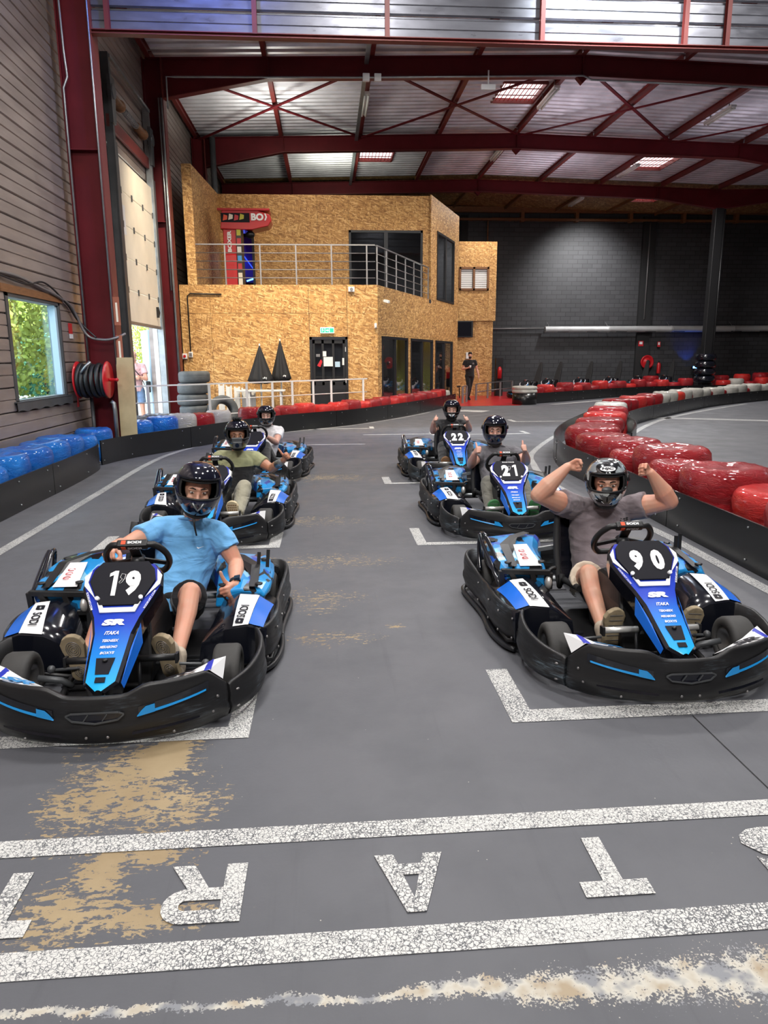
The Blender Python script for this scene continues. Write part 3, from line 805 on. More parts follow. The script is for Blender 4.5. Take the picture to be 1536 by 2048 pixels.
for b, (y0, y1) in enumerate(BAYS):
    mb = MB(); flat = b == 3
    holes = sorted(SKY.get(b, []))
    x = -4.2
    for hx0, hx1, hy0, hy1 in holes:
        deck_patch(mb, x, hx0, y0, y1, flat=flat)
        deck_patch(mb, hx0, hx1, y0, hy0, flat=flat); deck_patch(mb, hx0, hx1, hy1, y1, flat=flat)
        x = hx1
    deck_patch(mb, x, 34, y0, y1, flat=flat)
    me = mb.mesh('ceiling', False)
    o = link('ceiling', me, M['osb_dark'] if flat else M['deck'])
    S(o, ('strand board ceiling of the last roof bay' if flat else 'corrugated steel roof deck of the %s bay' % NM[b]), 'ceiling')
    for hx0, hx1, hy0, hy1 in holes:
        sk = S(thing('skylight', (0, 0, 0), 0, 'rooflight with security bars in the %s roof bay, %s' % (NM[b], 'towards the left' if hx0 < 8 else 'towards the right'), 'skylight'))
        z0 = zt((hx0 + hx1) / 2) + DZ
        part('skylight_sheet', MB().span((hx0 - 0.05, hy0 - 0.05, z0 + 0.12), (hx1 + 0.05, hy1 + 0.05, z0 + 0.128)), M['skylight'], sk)
        mb = MB()
        for (a, c) in (((hx0, hy0), (hx0, hy1)), ((hx1, hy0), (hx1, hy1)), ((hx0, hy0), (hx1, hy0)), ((hx0, hy1), (hx1, hy1))):
            mb.bar((a[0], a[1], z0 + 0.05), (c[0], c[1], z0 + 0.05), 0.05, 0.13)
        part('skylight_frame', mb, M['steel_red2'], sk)
        for i in range(1, 10):
            xx = hx0 + (hx1 - hx0) * i / 10
            part('security_bar', MB().bar((xx, hy0, z0 + 0.06), (xx, hy1, z0 + 0.06), 0.02, 0.015), M['red'], sk)
        for i in (1, 2):
            yy = hy0 + (hy1 - hy0) * i / 3
            part('cross_bar', MB().bar((hx0, yy, z0 + 0.03), (hx1, yy, z0 + 0.04), 0.025, 0.02), M['steel_red2'], sk)
S(part('ceiling_front', MB().span((-4.2, -8.2, 10.0), (34.2, 12.4, 10.2)), M['deck']), 'high roof over the start area', 'ceiling')

# rafters
def rafter(y, label):
    t = S(thing('roof_beam', (0, y, 0), 0, label, 'beam'))
    D = 0.44
    L = [(-3.95, zt(-3.95)), (6.2, zt(6.2)), (16.3, zt(16.3))]
    poly = [(-3.95, zt(-3.95)), (6.2, zt(6.2)), (16.3, zt(16.3)), (16.3, 7.50), (13.6, zt(13.6) - D), (6.2, zt(6.2) - D), (-1.2, zt(-1.2) - D), (-3.65, 7.42), (-3.95, 7.42)]
    Mx = Matrix(((1, 0, 0, 0), (0, 0, 1, 0), (0, 1, 0, 0), (0, 0, 0, 1)))
    part('web', MB().prism(poly, -0.006, 0.006, 0, Mx), M['steel_red'], t)
    mb = MB()
    for a, c in zip(L[:-1], L[1:]): mb.bar((a[0], 0, a[1]), (c[0], 0, c[1]), 0.2, 0.018)
    part('top_flange', mb, M['steel_red'], t)
    mb = MB(); bt = poly[3:8]
    for a, c in zip(bt[:-1], bt[1:]): mb.bar((a[0], 0, a[1]), (c[0], 0, c[1]), 0.2, 0.018)
    part('bottom_flange', mb, M['steel_red2'], t)
    for x in (-1.2, 6.2, 13.6):
        part('stiffener', MB().span((x - 0.008, -0.09, zt(x) - D), (x + 0.008, 0.09, zt(x))), M['steel_red'], t)
    # second span beyond the post row
    poly2 = [(16.3, zt(16.3)), (26, zt(26)), (26, zt(26) - D), (19.0, zt(19) - D), (16.3, 7.5)]
    part('web', MB().prism(poly2, -0.006, 0.006, 0, Mx), M['steel_red'], t)
    mb = MB()
    for a, c in zip(poly2[2:4], poly2[3:5]): mb.bar((a[0], 0, a[1]), (c[0], 0, c[1]), 0.2, 0.018)
    mb.bar((16.3, 0, zt(16.3)), (26, 0, zt(26)), 0.2, 0.018)
    part('bottom_flange', mb, M['steel_red2'], t)
    part('apex_bracket', MB().prism([(-0.16, 0.0), (0.16, 0), (0.0, -0.16)], -0.08, 0.08, 0, Matrix.Translation((6.2, 0, zt(6.2) - D)) @ Mx), M['steel_red'], t)
    return t
for y, l in ((18.4, 'red steel roof beam nearest the camera, carrying a grey conduit'), (24.4, 'red steel roof beam in the middle of the three'), (30.4, 'red steel roof beam above the black post')):
    rafter(y, l)
part('conduit', MB().tube([(-3.5, 18.28, 7.2), (-3.5, 18.28, 7.86), (-3.3, 18.28, 7.86), (0.8, 18.28, 7.93), (6.2, 18.28, 8.08), (6.4, 18.27, 7.99), (11.0, 18.28, 7.9), (16.2, 18.28, 7.78)], 0.022, 6), M['galv'], bpy.data.objects['roof_beam']).matrix_parent_inverse = Matrix.Translation((0, -18.4, 0))

# columns
def column(name, x0, x1, y, zt_, label, fl=0.3):
    t = S(thing(name, (0, 0, 0), 0, label, 'column'))
    part('web', MB().span((x0 + 0.015, y - 0.008, 0), (x1 - 0.015, y + 0.008, zt_)), M['steel_red'], t)
    for x in (x0, x1):
        part('flange', MB().span((x - 0.012, y - fl / 2, 0), (x + 0.012, y + fl / 2, zt_)), M['steel_red'] if x == x0 else M['steel_red2'], t)
    part('stiffener', MB().span((x0, y - fl / 2 + 0.02, 4.75), (x1, y + fl / 2 - 0.02, 4.77)), M['steel_red'], t)
    part('base_plate', MB().span((x0 - 0.06, y - fl / 2 - 0.06, 0), (x1 + 0.06, y + fl / 2 + 0.06, 0.025)), M['steel_red'], t)
    return t
c1 = column('column', -3.9, -3.41, 12.4, 10.0, 'tall red steel column nearest the camera, carrying the hose reel')
part('conduit', MB().tube([(-3.87, 12.23, 0.9), (-3.87, 12.23, 5.6), (-3.80, 12.23, 5.75), (-3.82, 12.23, 6.1), (-3.87, 12.23, 9.6)], 0.018, 6), M['galv'], c1)
part('conduit', MB().tube([(-3.43, 12.23, 1.4), (-3.43, 12.23, 9.6)], 0.016, 6), M['galv'], c1)
for z in (2.35, 1.75):
    p = part('warning_label', MB().box((-3.36, 12.24, z), (0.10, 0.004, 0.44)), M['faded_orange'], c1)
    part('label_panel', MB().box((-3.36, 12.236, z - 0.02), (0.03, 0.004, 0.30)), M['cream'], p)
c2 = column('column', -4.02, -3.60, 18.4, 8.25, 'red steel column between the roller door and the chipboard building')
part('conduit', MB().tube([(-3.62, 18.22, 1.2), (-3.63, 18.22, 7.4)], 0.03, 6), M['galv'], c2)
part('conduit', MB().tube([(-3.68, 18.22, 3.2), (-3.69, 18.22, 7.4)], 0.02, 6), M['galv'], c2)
column('column', -4.0, -3.62, 24.4, 8.25, 'red steel column rising behind the terrace wall')
part('rain_pipe', MB().cyl((-3.35, 24.1, 3.5), (-3.35, 24.1, 8.2), 0.09, 12), M['darkgrey'], bpy.data.objects['column.002'])

pil = S(thing('pillar', (16.3, 30.4, 0), 0, 'tall black steel post standing in the tyre barrier', 'pillar'))
mb = MB().ibeam((0, 0, 0), (0, 0, 7.55), 0.34, 0.34, 0.03, 0.03, 0, (0, 1, 0))
part('shaft', MB().box((0, 0, 3.77), (0.36, 0.30, 7.54)), M['black'], pil, 0.02)
part('side_pipe', MB().cyl((0.24, -0.1, 0), (0.24, -0.1, 7.5), 0.04, 8), M['black'], pil)
for i in range(4):
    part('base_tyre', MB().lathe([(0.30, 0), (0.40, 0.02), (0.44, 0.10), (0.44, 0.18), (0.40, 0.28), (0.30, 0.30)], 22, (0, 0, 0.45 + i * 0.31)), M['black_gloss'], pil)

# purlins, one per bay
PX = [-3.88, -1.27, 1.2, 3.7, 6.2, 8.7, 11.2, 13.75, 16.2, 18.8, 21.3]
for b, (y0, y1) in enumerate(BAYS[:3]):
    for i, x in enumerate(PX):
        z = zt(x) + 0.10
        S(part('purlin', MB().ibeam((x, y0 + 0.05, z), (x, y1 - 0.05, z), 0.11, 0.18, 0.014, 0.01), M['steel_red2']), 'red roof purlin, %s from the left in the %s bay' % (ORD[i], NM[b]), 'purlin')
for i, x in enumerate(PX):
    S(part('purlin', MB().bar((x, 30.45, zt(x) + 0.12), (x, 36.2, zt(x) + 0.12), 0.07, 0.12), M['timber']), 'brown timber purlin, %s from the left in the last bay' % ORD[i], 'purlin')
# wind bracing
for i, (xa, xb) in enumerate(((-3.75, 1.15), (1.25, 6.15), (6.25, 11.15), (11.25, 16.1))):
    for j, (p, q) in enumerate((((xa, 18.6), (xb, 24.2)), ((xb, 18.6), (xa, 24.2)))):
        z = 8.16
        S(part('wind_brace', MB().bar((p[0], p[1], zt(p[0]) - 0.06 - 0.03 * j), (q[0], q[1], zt(q[0]) - 0.06 - 0.03 * j), 0.09, 0.03), M['steel_red']), 'red diagonal roof brace, %s bar of the %s cross from the left' % (ORD[j], ORD[i]), 'brace')
S(part('cable_tray', MB().bar((1.07, 12.5, 8.28), (1.07, 30.3, 8.28), 0.10, 0.05), M['galv']), 'galvanised cable tray running along a purlin under the roof', 'tray')

# gable cladding over the start area
gab = S(thing('partition', (0, 0, 0), 0, 'grey metal clad partition hanging above the start area', 'partition'))
ph = 0.33
for i in range(11):
    z = 6.42 + i * ph; mb = MB()
    pr = [(0, 0), (-0.03, 0.02), (-0.03, 0.13), (-0.02, 0.14), (-0.03, 0.15), (-0.03, 0.27), (0.02, 0.30), (0.02, 0.325)]
    n = len(pr)
    for xa, xb in ((-3.4, 3.4), (3.4, 10.2), (10.2, 17.0)):
        mb = MB().add([(xa, 12.36 + a, z + b) for a, b in pr] + [(xb, 12.36 + a, z + b) for a, b in pr], [(q, q + 1, n + q + 1, n + q) for q in range(n - 1)])
        part('cladding_tray', mb, M['gable'], gab)
part('bottom_beam', MB().ibeam((-3.4, 12.3, 6.385), (17, 12.3, 6.385), 0.14, 0.06, 0.012, 0.02), M['steel_red2'], gab)
for x in (-3.16, -0.98, 1.04, 3.47, 5.78, 6.47, 8.9, 11.3, 13.7):
    part('cladding_post', MB().ibeam((x, 12.28, 6.4), (x, 12.28, 10), 0.07, 0.09, 0.01, 0.01, 0, (0, 1, 0)), M['steel_red2'], gab)
# ================================================================== CHIPBOARD BUILDING
def osb_wall(name, label, A, B, z0, z1, cs, cz, holes=(), thick=0.04, ztop=None):
    A, B = Vector((*A, 0)), Vector((*B, 0)); d = (B - A); L = d.length; d.normalize(); nrm = Vector((d.y, -d.x, 0))
    t = S(thing(name, (0, 0, 0), 0, label, 'wall'))
    ss = sorted(set([0, L] + list(cs) + [h[0] for h in holes] + [h[1] for h in holes]))
    zs = sorted(set([z0, z1] + list(cz) + [h[2] for h in holes] + [h[3] for h in holes]))
    g = 0.003
    for a, b in zip(ss[:-1], ss[1:]):
        # merge the cells of a column that are not holes
        runs = []
        for lo, hi in zip(zs[:-1], zs[1:]):
            sm, zm = (a + b) / 2, (lo + hi) / 2
            if any(h[0] < sm < h[1] and h[2] < zm < h[3] for h in holes): continue
            if runs and abs(runs[-1][1] - lo) < 1e-6 and lo not in cz: runs[-1][1] = hi
            else: runs.append([lo, hi])
        for lo, hi in runs:
            if b - a < 0.02 or hi - lo < 0.02: continue
            mb = MB(); P = []
            for o in (0, -thick):
                for s_, z_ in ((a + g, lo + g), (b - g, lo + g), (b - g, hi - g), (a + g, hi - g)):
                    zz = z_
                    if ztop and abs(z_ - (hi - g)) < 1e-6 and abs(hi - z1) < 1e-6: zz = z1 + (ztop - z1) * s_ / L
                    p = A + d * s_ + nrm * o; P.append((p.x, p.y, zz))
            mb.add(P, [(0, 1, 2, 3), (7, 6, 5, 4), (0, 4, 5, 1), (1, 5, 6, 2), (2, 6, 7, 3), (3, 7, 4, 0)])
            part('osb_panel', mb, M['osb'], t)
    return t

FA, FB = (-3.67, 19.1), (1.33, 19.1); AA, AB = (1.33, 19.1), (4.9, 27.3)
XD0, XD1 = -0.438, 0.543
osb_wall('wall_facade', 'front wall of the chipboard building with the exit door', FA, FB, 0, 3.42, [0.75, 3.23, 4.21], [2.72], [(XD0 - FA[0], XD1 - FA[0], 0, 2.125)])
AL = math.hypot(AB[0] - AA[0], AB[1] - AA[1]); ad = Vector((AB[0] - AA[0], AB[1] - AA[1], 0)).normalized(); an = Vector((ad.y, -ad.x, 0))
G = [(0.30, 2.62), (2.92, 5.43), (5.75, 8.16)]
osb_wall('wall_glazed', 'slanting chipboard wall with three glazed doors', AA, AB, 0, 3.42, [2.77, 5.59], [2.2], [(a, b, 0.06, 2.15) for a, b in G])
UA = tuple((Vector((*AA, 0)) + ad * 5.12)[:2])
osb_wall('wall_upper_side', 'upper slanting chipboard wall with a tall window', UA, AB, 3.42, 6.58, [], [], [(0.74, 3.12, 3.46, 5.62)])
osb_wall('wall_terrace', 'chipboard wall set back behind the roof terrace', (-3.5, 23.85), (UA[0], 23.85), 3.40, 6.55, [3.3, 4.27], [], [(0.50, 1.31, 3.42, 5.50), (4.27, 6.62, 3.42, 5.52)])
up = osb_wall('wall_upstand', 'high chipboard parapet on the left end of the terrace', (-3.44, 23.85), (-3.44, 19.1), 3.42, 6.52, [2.4], [], [], 0.23, 6.24)
osb_wall('wall_tower', 'narrow chipboard tower with a small brown window', (5.2, 30.0), (6.95, 30.0), 3.05, 6.14, [], [5.35], [(0.22, 1.43, 4.25, 5.16)])
osb_wall('wall_tower_side', 'side of the chipboard tower', (6.95, 30.0), (6.95, 33.5), 3.05, 6.14, [1.7], [])
osb_wall('wall_tower_base', 'lower part of the chipboard tower behind the man in black', (4.9, 30.08), (6.87, 30.08), 0, 3.05, [1.2], [])
osb_wall('wall_tower_base_side', 'lower side of the chipboard tower', (6.87, 30.08), (6.87, 33.5), 0, 3.05, [], [])
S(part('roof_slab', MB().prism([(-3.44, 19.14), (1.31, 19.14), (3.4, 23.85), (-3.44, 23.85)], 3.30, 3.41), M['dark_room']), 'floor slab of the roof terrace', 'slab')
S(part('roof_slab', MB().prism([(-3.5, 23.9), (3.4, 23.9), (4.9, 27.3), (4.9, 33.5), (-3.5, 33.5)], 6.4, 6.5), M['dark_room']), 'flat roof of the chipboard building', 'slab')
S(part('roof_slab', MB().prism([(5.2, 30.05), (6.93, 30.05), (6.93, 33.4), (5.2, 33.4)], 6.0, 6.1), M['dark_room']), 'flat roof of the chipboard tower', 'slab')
# rooms behind the glass
rm = S(thing('partition', (0, 0, 0), 0, 'dim room walls behind the glazed doors', 'wall'))
def off(s_, o): return Vector((*AA, 0)) + ad * s_ - an * o
p0, p1 = off(-0.2, 2.6), off(9.0, 2.6)
part('room_wall', MB().bar((p0.x, p0.y, 1.6), (p1.x, p1.y, 1.6), 0.1, 3.3), M['dark_room'], rm)
for s0, s1, o, m in ((0.2, 1.5, 2.3, 'purple'), (2.0, 2.9, 1.6, 'timber'), (4.6, 5.5, 1.0, 'yellow'), (7.2, 8.3, 0.9, 'yellow'), (5.9, 6.6, 2.2, 'purple')):  # purplish light of the room is put into the purple panels' colour
    a, b = off(s0, o), off(s1, o)
    part('room_panel', MB().bar((a.x, a.y, 1.3), (b.x, b.y, 1.3), 0.05, 2.5), M[m], rm)
part('room_wall', MB().span((-3.4, 27.5, 3.4), (3.6, 27.6, 6.4)), M['dark_room'], rm)
part('room_wall', MB().span((-3.4, 22.5, 0), (0.0, 22.6, 3.3)), M['dark_room'], rm)
lamp('room_lamp', 'POINT', (1.4, 22.6, 2.7), (0, 0, 0), 60, (0.9, 0.85, 1.0), 0.2)
lamp('room_lamp', 'POINT', (3.4, 26.6, 2.7), (0, 0, 0), 80, (1.0, 0.95, 0.8), 0.2)

def glazing(name, label, a, b, z0, z1, n, base, dirv, nrm, mat='glass_dark'):
    t = S(thing(name, (0, 0, 0), 0, label, 'window')); B0 = Vector((*base, 0))
    def P(s_, z_, o=0.0): q = B0 + dirv * s_ + nrm * o; return (q.x, q.y, z_)
    mb = MB(); w = 0.07
    for s_ in (a + w / 2, b - w / 2): mb.bar(P(s_, z0, -0.02), P(s_, z1, -0.02), w, 0.08, 0, tuple(nrm))
    for z_ in (z0 + w / 2, z1 - w / 2): mb.bar(P(a, z_, -0.02), P(b, z_, -0.02), 0.08, w)
    part('window_frame', mb, M['blackframe'], t)
    for i in range(1, n):
        s_ = a + (b - a) * i / n
        part('mullion', MB().bar(P(s_, z0, -0.02), P(s_, z1, -0.02), 0.12, 0.07, 0, tuple(nrm)), M['blackframe'], t)
    for i in range(n):
        s0, s1 = a + (b - a) * i / n, a + (b - a) * (i + 1) / n
        part('window_pane', MB().bar(P(s0 + 0.03, (z0 + z1) / 2, -0.03), P(s1 - 0.03, (z0 + z1) / 2, -0.03), 0.01, z1 - z0 - 0.1), M[mat], t)
    return t
for i, (a, b) in enumerate(G):
    glazing('door_%d' % (3 + i), '%s of the three black framed glazed doors along the slanting wall' % ORD[i], a, b, 0.06, 2.15, 2, AA, ad, an)
glazing('window_2', 'tall black framed window on the upper slanting wall', 0.74, 3.12, 3.46, 5.62, 2, UA, ad, an)
glazing('window_3', 'wide dark sliding window behind the terrace railing', 4.27, 6.62, 3.42, 5.52, 2, (-3.5, 23.85), Vector((1, 0, 0)), Vector((0, -1, 0)))
g = glazing('window_4', 'dark doorway lit blue behind the boxing machine', 0.50, 1.31, 3.42, 5.50, 1, (-3.5, 23.85), Vector((1, 0, 0)), Vector((0, -1, 0)))
part('blue_tube', MB().bar((-2.86, 24.3, 5.2), (-2.25, 24.3, 4.35), 0.03, 0.03), M['blue_neon'], g)
part('blue_tube', MB().bar((-2.5, 24.2, 4.02), (-2.25, 24.2, 4.10), 0.05, 0.04), M['blue_glow'], g)
part('roller_blind', MB().span((-2.9, 24.5, 4.0), (-2.2, 24.52, 5.4)), M['purple'], g)
lamp('blue_room_lamp', 'POINT', (-2.6, 24.25, 4.6), (0, 0, 0), 3, (0.1, 0.15, 1.0), 0.1)
t = S(thing('window_5', (0, 0, 0), 0, 'small brown framed window with closed blinds on the tower', 'window'))
mb = MB()
for x in (5.45, 6.02, 6.60): mb.span((x - 0.04, 29.95, 4.25), (x + 0.04, 30.05, 5.16))
for z in (4.29, 5.12): mb.span((5.42, 29.95, z - 0.04), (6.63, 30.05, z + 0.04))
part('window_frame', mb, M['timber'], t)
for i in range(9):
    for xa, xb in ((5.49, 5.98), (6.06, 6.56)):
        part('blind_slat', MB().box(((xa + xb) / 2, 30.04, 4.37 + i * 0.083), (xb - xa, 0.02, 0.068)), M['paper'], t)

# exit door
t = S(thing('door_6', (0, 19.1, 0), 0, 'black exit door with three glass strips and paper notices', 'door'))
mb = MB(); mb.span((XD0, -0.05, 0), (XD0 + 0.06, 0.05, 2.125)); mb.span((XD1 - 0.06, -0.05, 0), (XD1, 0.05, 2.125)); mb.span((XD0, -0.05, 2.06), (XD1, 0.05, 2.125))
part('door_frame', mb, M['blackframe'], t)
part('door_leaf', MB().span((XD0 + 0.065, -0.02, 0.02), (XD1 - 0.065, 0.02, 0.92)), M['blackframe'], t)
mb = MB()
for x in (XD0 + 0.10, -0.105, 0.165, XD1 - 0.10): mb.span((x - 0.03, -0.025, 0.9), (x + 0.03, 0.02, 2.05))
mb.span((XD0 + 0.07, -0.025, 1.96), (XD1 - 0.07, 0.02, 2.05)); mb.span((XD0 + 0.07, -0.025, 0.9), (XD1 - 0.07, 0.02, 0.98))
part('stile', mb, M['black'], t)
for a, b in ((XD0 + 0.12, -0.135), (-0.075, 0.135), (0.195, XD1 - 0.12)):
    part('door_pane', MB().span((a, -0.004, 0.97), (b, 0.004, 1.97)), M['glass_dark'], t)
part('back_blind', MB().span((XD0 + 0.07, 0.06, 0.9), (XD1 - 0.07, 0.07, 2.05)), M['dark_room'], t)
for x, z, w, h, m in ((0.03, 1.50, 0.24, 0.24, 'paper'), (-0.06, 1.70, 0.09, 0.13, 'paper'), (0.27, 1.43, 0.13, 0.14, 'pale_blue'), (-0.23, 1.66, 0.10, 0.07, 'rail'), (0.42, 1.5, 0.05, 0.18, 'paper')):
    part('notice', MB().box((x, -0.03, z), (w, 0.004, h)), M[m], t)
part('round_sticker', MB().prism([(-0.26, 1.40), (-0.18, 1.36), (-0.12, 1.50), (-0.16, 1.56)], -0.034, -0.030, 0, Matrix(((1, 0, 0, 0), (0, 0, 1, 0), (0, 1, 0, 0), (0, 0, 0, 1)))), M['red_decal'], t)
part('door_hinge', MB().span((XD1 - 0.07, -0.07, 1.75), (XD1 - 0.05, -0.05, 1.87)), M['chrome'], t)
part('door_hinge', MB().span((XD1 - 0.07, -0.07, 0.95), (XD1 - 0.05, -0.05, 1.07)), M['chrome'], t)

t = thing('exit_sign', (0.02, 19.06, 2.29), 0, 'green and white illuminated exit sign above the black door', 'sign')
part('sign_case', MB().box((0, -0.01, 0), (0.36, 0.05, 0.15)), M['sign_white'], t, 0.01)
for x in (-0.115, 0.0, 0.115):
    part('sign_panel', MB().box((x, -0.038, 0), (0.10, 0.004, 0.105)), M['sign_green'], t)
mb = MB(); mb.prism([(-0.03, 0.012), (0.01, 0.012), (0.01, 0.03), (0.045, 0), (0.01, -0.03), (0.01, -0.012), (-0.03, -0.012)], 0.041, 0.044, 0, Matrix(((1, 0, 0, 0), (0, 0, -1, 0), (0, 1, 0, 0), (0, 0, 0, 1))))
part('sign_arrow', mb, M['sign_white'], t)
mb = MB(); Mx = Matrix(((1, 0, 0, -0.115), (0, 0, -1, 0), (0, 1, 0, 0), (0, 0, 0, 1)))
mb.prism([(-0.012, -0.04), (0.0, -0.005), (-0.02, 0.01), (-0.01, 0.02), (0.01, 0.005), (0.02, -0.02), (0.028, -0.01), (0.012, 0.02), (0.0, 0.03), (0.005, 0.04), (-0.006, 0.042), (-0.014, 0.025), (-0.03, 0.01), (-0.01, -0.01), (-0.025, -0.035)], 0.041, 0.044, 0, Mx)
part('running_figure', mb, M['sign_white'], t)

# small fittings on the building
def fitting(name, c, d, mat, label, cat, extra=None):
    t = part(name, MB().box((0, 0, 0), d), M[mat], None, 0.01); t.location = c
    tag(t, label, cat)
    if extra: extra(t)
    return t
fitting('alarm_box', (-3.62, 19.05, 1.66), (0.12, 0.07, 0.14), 'white', 'white switch box with a red button on the chipboard wall', 'switch', lambda t: part('red_button', MB().cyl((-0.0, -0.035, 0), (0, -0.06, 0), 0.035, 12), M['red'], t))
fitting('junction_box', (-3.47, 19.05, 1.70), (0.10, 0.07, 0.14), 'white', 'white junction box at the foot of the black conduit', 'box', lambda t: part('box_lid', MB().box((0, -0.04, 0), (0.07, 0.012, 0.08)), M['rail'], t))
fitting('emergency_light', (0.66, 19.04, 3.30), (0.16, 0.08, 0.12), 'white', 'small white emergency light under the terrace edge', 'lamp', lambda t: part('lens', MB().cyl((0, -0.04, 0), (0, -0.06, 0), 0.04, 12), M['rail'], t))
fitting('motion_sensor', (1.27, 19.04, 2.40), (0.06, 0.09, 0.13), 'white', 'white motion sensor at the corner of the chipboard wall', 'sensor', lambda t: part('lens', MB().ell((0, -0.05, -0.02), (0.025, 0.02, 0.035)), M['paper'], t))
t = thing('security_camera', (1.50, 19.33, 3.02), 0.4, 'white security camera on the slanting wall', 'camera')
part('camera_arm', MB().tube([(0, 0.02, 0.02), (0.03, -0.06, 0.03)], 0.015, 6), M['white'], t)
part('camera_body', MB().bar((0.0, -0.05, 0.02), (0.06, -0.20, -0.02), 0.07, 0.07), M['white'], t, 0.008)
tag(part('conduit', MB().tube([(-2.62, 19.06, 3.18), (-3.40, 19.06, 3.20), (-3.47, 19.06, 3.14), (-3.47, 19.06, 1.78)], 0.018, 6), M['black']), 'black conduit bent along the left of the chipboard wall', 'conduit')
t = thing('television', (5.60, 29.98, 2.72), 0, 'black wall screen high on the tower base', 'screen')
part('screen_case', MB().box((0, -0.06, 0), (0.80, 0.08, 0.66)), M['blackframe'], t, 0.01)
part('screen_face', MB().box((-0.02, -0.104, 0), (0.70, 0.006, 0.56)), M['black_gloss'], t)
t = thing('boxing_machine', (-2.48, 21.4, 3.41), 0, 'red boxing machine standing on the roof terrace', 'machine')
part('base_cabinet', MB().span((-0.27, -0.3, 0), (0.05, 0.5, 1.0)), M['red_box'], t, 0.02)
part('side_panel', MB().span((0.055, -0.28, 0.0), (0.20, 0.3, 1.75)), M['black'], t)
p = part('tower_panel', MB().span((-0.30, -0.25, 1.0), (0.06, 0.45, 1.70)), M['red_box'], t, 0.02)
mb = MB(); add_text(mb, 'BOXER', 0.56, 0.11, frame((-0.13, -0.275, 1.35), (0, 0, 1), (-1, 0, 0)), 0, 0.05)
part('lettering', mb, M['white'], p)
mb = MB(); mb.prism([(-0.36, 0.12), (-0.30, 0.62), (0.62, 0.62), (1.0, 0.50), (1.04, 0.34), (0.95, 0.20), (0.5, 0.10), (0.20, 0.10)], -0.30, 0.35, 0, Matrix.Translation((0, 0, 1.55)) @ Matrix(((1, 0, 0, 0), (0, 0, 1, 0), (0, 1, 0, 0), (0, 0, 0, 1))))
p = part('overhead_arm', mb, M['red_box'], t, 0.02)
mb = MB(); add_text(mb, 'BO', 0.34, 0.19, frame((0.66, -0.318, 1.98), (1, 0, 0), (0, 0, 1)), 0, 0.05); mb.prism([(0.85, -0.09), (0.89, -0.09), (0.925, 0.0), (0.89, 0.09), (0.85, 0.09), (0.885, 0.0)], 0, 0.003, 0, frame((0, -0.318, 1.98), (1, 0, 0), (0, 0, 1)))
part('lettering', mb, M['white'], p)
part('name_strip', MB().span((-0.33, -0.306, 1.84), (0.45, -0.302, 2.08)), M['decal_black'], p)
for i, m in enumerate(('orange', 'cream', 'red_decal', 'yellow')):
    part('art_patch', MB().prism([(0, 0), (0.12, 0.03), (0.13, 0.13), (0.03, 0.16)], 0, 0.004, 0, frame((-0.28 + i * 0.15, -0.309, 1.88 + 0.02 * (i % 2)), (1, 0, 0), (0, 0, 1))), M[m], p)
part('top_trim', MB().span((-0.42, -0.34, 2.14), (1.0, 0.4, 2.20)), M['red'], t, 0.01)
part('punch_ball', MB().ell((0.42, -0.02, 1.56), (0.13, 0.13, 0.10)), M['black'], t)
for i, (m, h) in enumerate((('yellow', 0.22), ('red_decal', 0.2), ('paper', 0.2), ('cyan', 0.18), ('red_decal', 0.2), ('cream', 0.16), ('cream', 0.3))):
    part('art_patch', MB().span((0.075, -0.286, 1.50 - i * 0.22), (0.185, -0.281, 1.50 - i * 0.22 + h * 0.75)), M[m], t)

# railings
def railing(name, label, P, zb, zt_, bars, posts, mat, bar_r=0.012, post=0.035, cat='railing', zs=None):
    t = thing(name, (P[0][0], P[0][1], 0), 0, label, cat); o = Vector((P[0][0], P[0][1], 0))
    Q = [Vector((p[0], p[1], 0)) - o for p in P]
    def at(u):
        L = [0]
        for a, b in zip(Q[:-1], Q[1:]): L.append(L[-1] + (b - a).length)
        u *= L[-1]
        for i in range(len(Q) - 1):
            if u <= L[i + 1] + 1e-9: return Q[i].lerp(Q[i + 1], (u - L[i]) / (L[i + 1] - L[i]))
        return Q[-1]
    mb = MB()
    for a, b in zip(Q[:-1], Q[1:]): mb.bar(a + Vector((0, 0, zt_)), b + Vector((0, 0, zt_)), 0.045, 0.03)
    part('top_rail', mb, M[mat], t)
    for z in bars:
        mb = MB()
        for a, b in zip(Q[:-1], Q[1:]): mb.tube([a + Vector((0, 0, z)), b + Vector((0, 0, z))], bar_r, 6)
        part('rail_bar', mb, M[mat], t)
    for u in posts:
        q = at(u); part('rail_post', MB().bar((q.x, q.y, zb), (q.x, q.y, zt_ - 0.015), post, post, 0, (0, 1, 0)), M[mat], t)
    return t
ra = tuple((Vector((*AA, 0)) + ad * 0.1 + an * -0.06)[:2]); rb = tuple((Vector((*AA, 0)) + ad * 5.08 + an * -0.06)[:2])
railing('terrace_railing', 'grey steel railing along the front edge of the roof terrace', [(-3.44, 19.16), (1.28, 19.16)], 3.42, 4.39, [4.19, 3.99, 3.79, 3.59], [0.01, 0.2, 0.385, 0.575, 0.765, 0.955], 'rail')
railing('terrace_railing', 'grey steel railing along the slanting edge of the roof terrace', [ra, rb], 3.42, 4.39, [4.19, 3.99, 3.79, 3.59], [0.01, 0.16, 0.33, 0.5, 0.67, 0.83, 0.99], 'rail')
RA, RB = (-3.80, 14.5), (1.0, 18.55)
railing('track_railing', 'white and grey steel railing behind the left tyre wall', [RA, RB], 0.0, 1.07, [0.74, 0.42], [0.05, 0.27, 0.42, 0.53, 0.62, 0.72, 0.81, 0.98], 'white_steel', 0.012, 0.05)
railing('guard_rail', 'short grey guard rail beside the glazed doors', [(4.75, 25.3), (5.05, 26.1)], 0, 0.58, [0.3], [0.02, 0.98], 'rail', 0.02, 0.07)
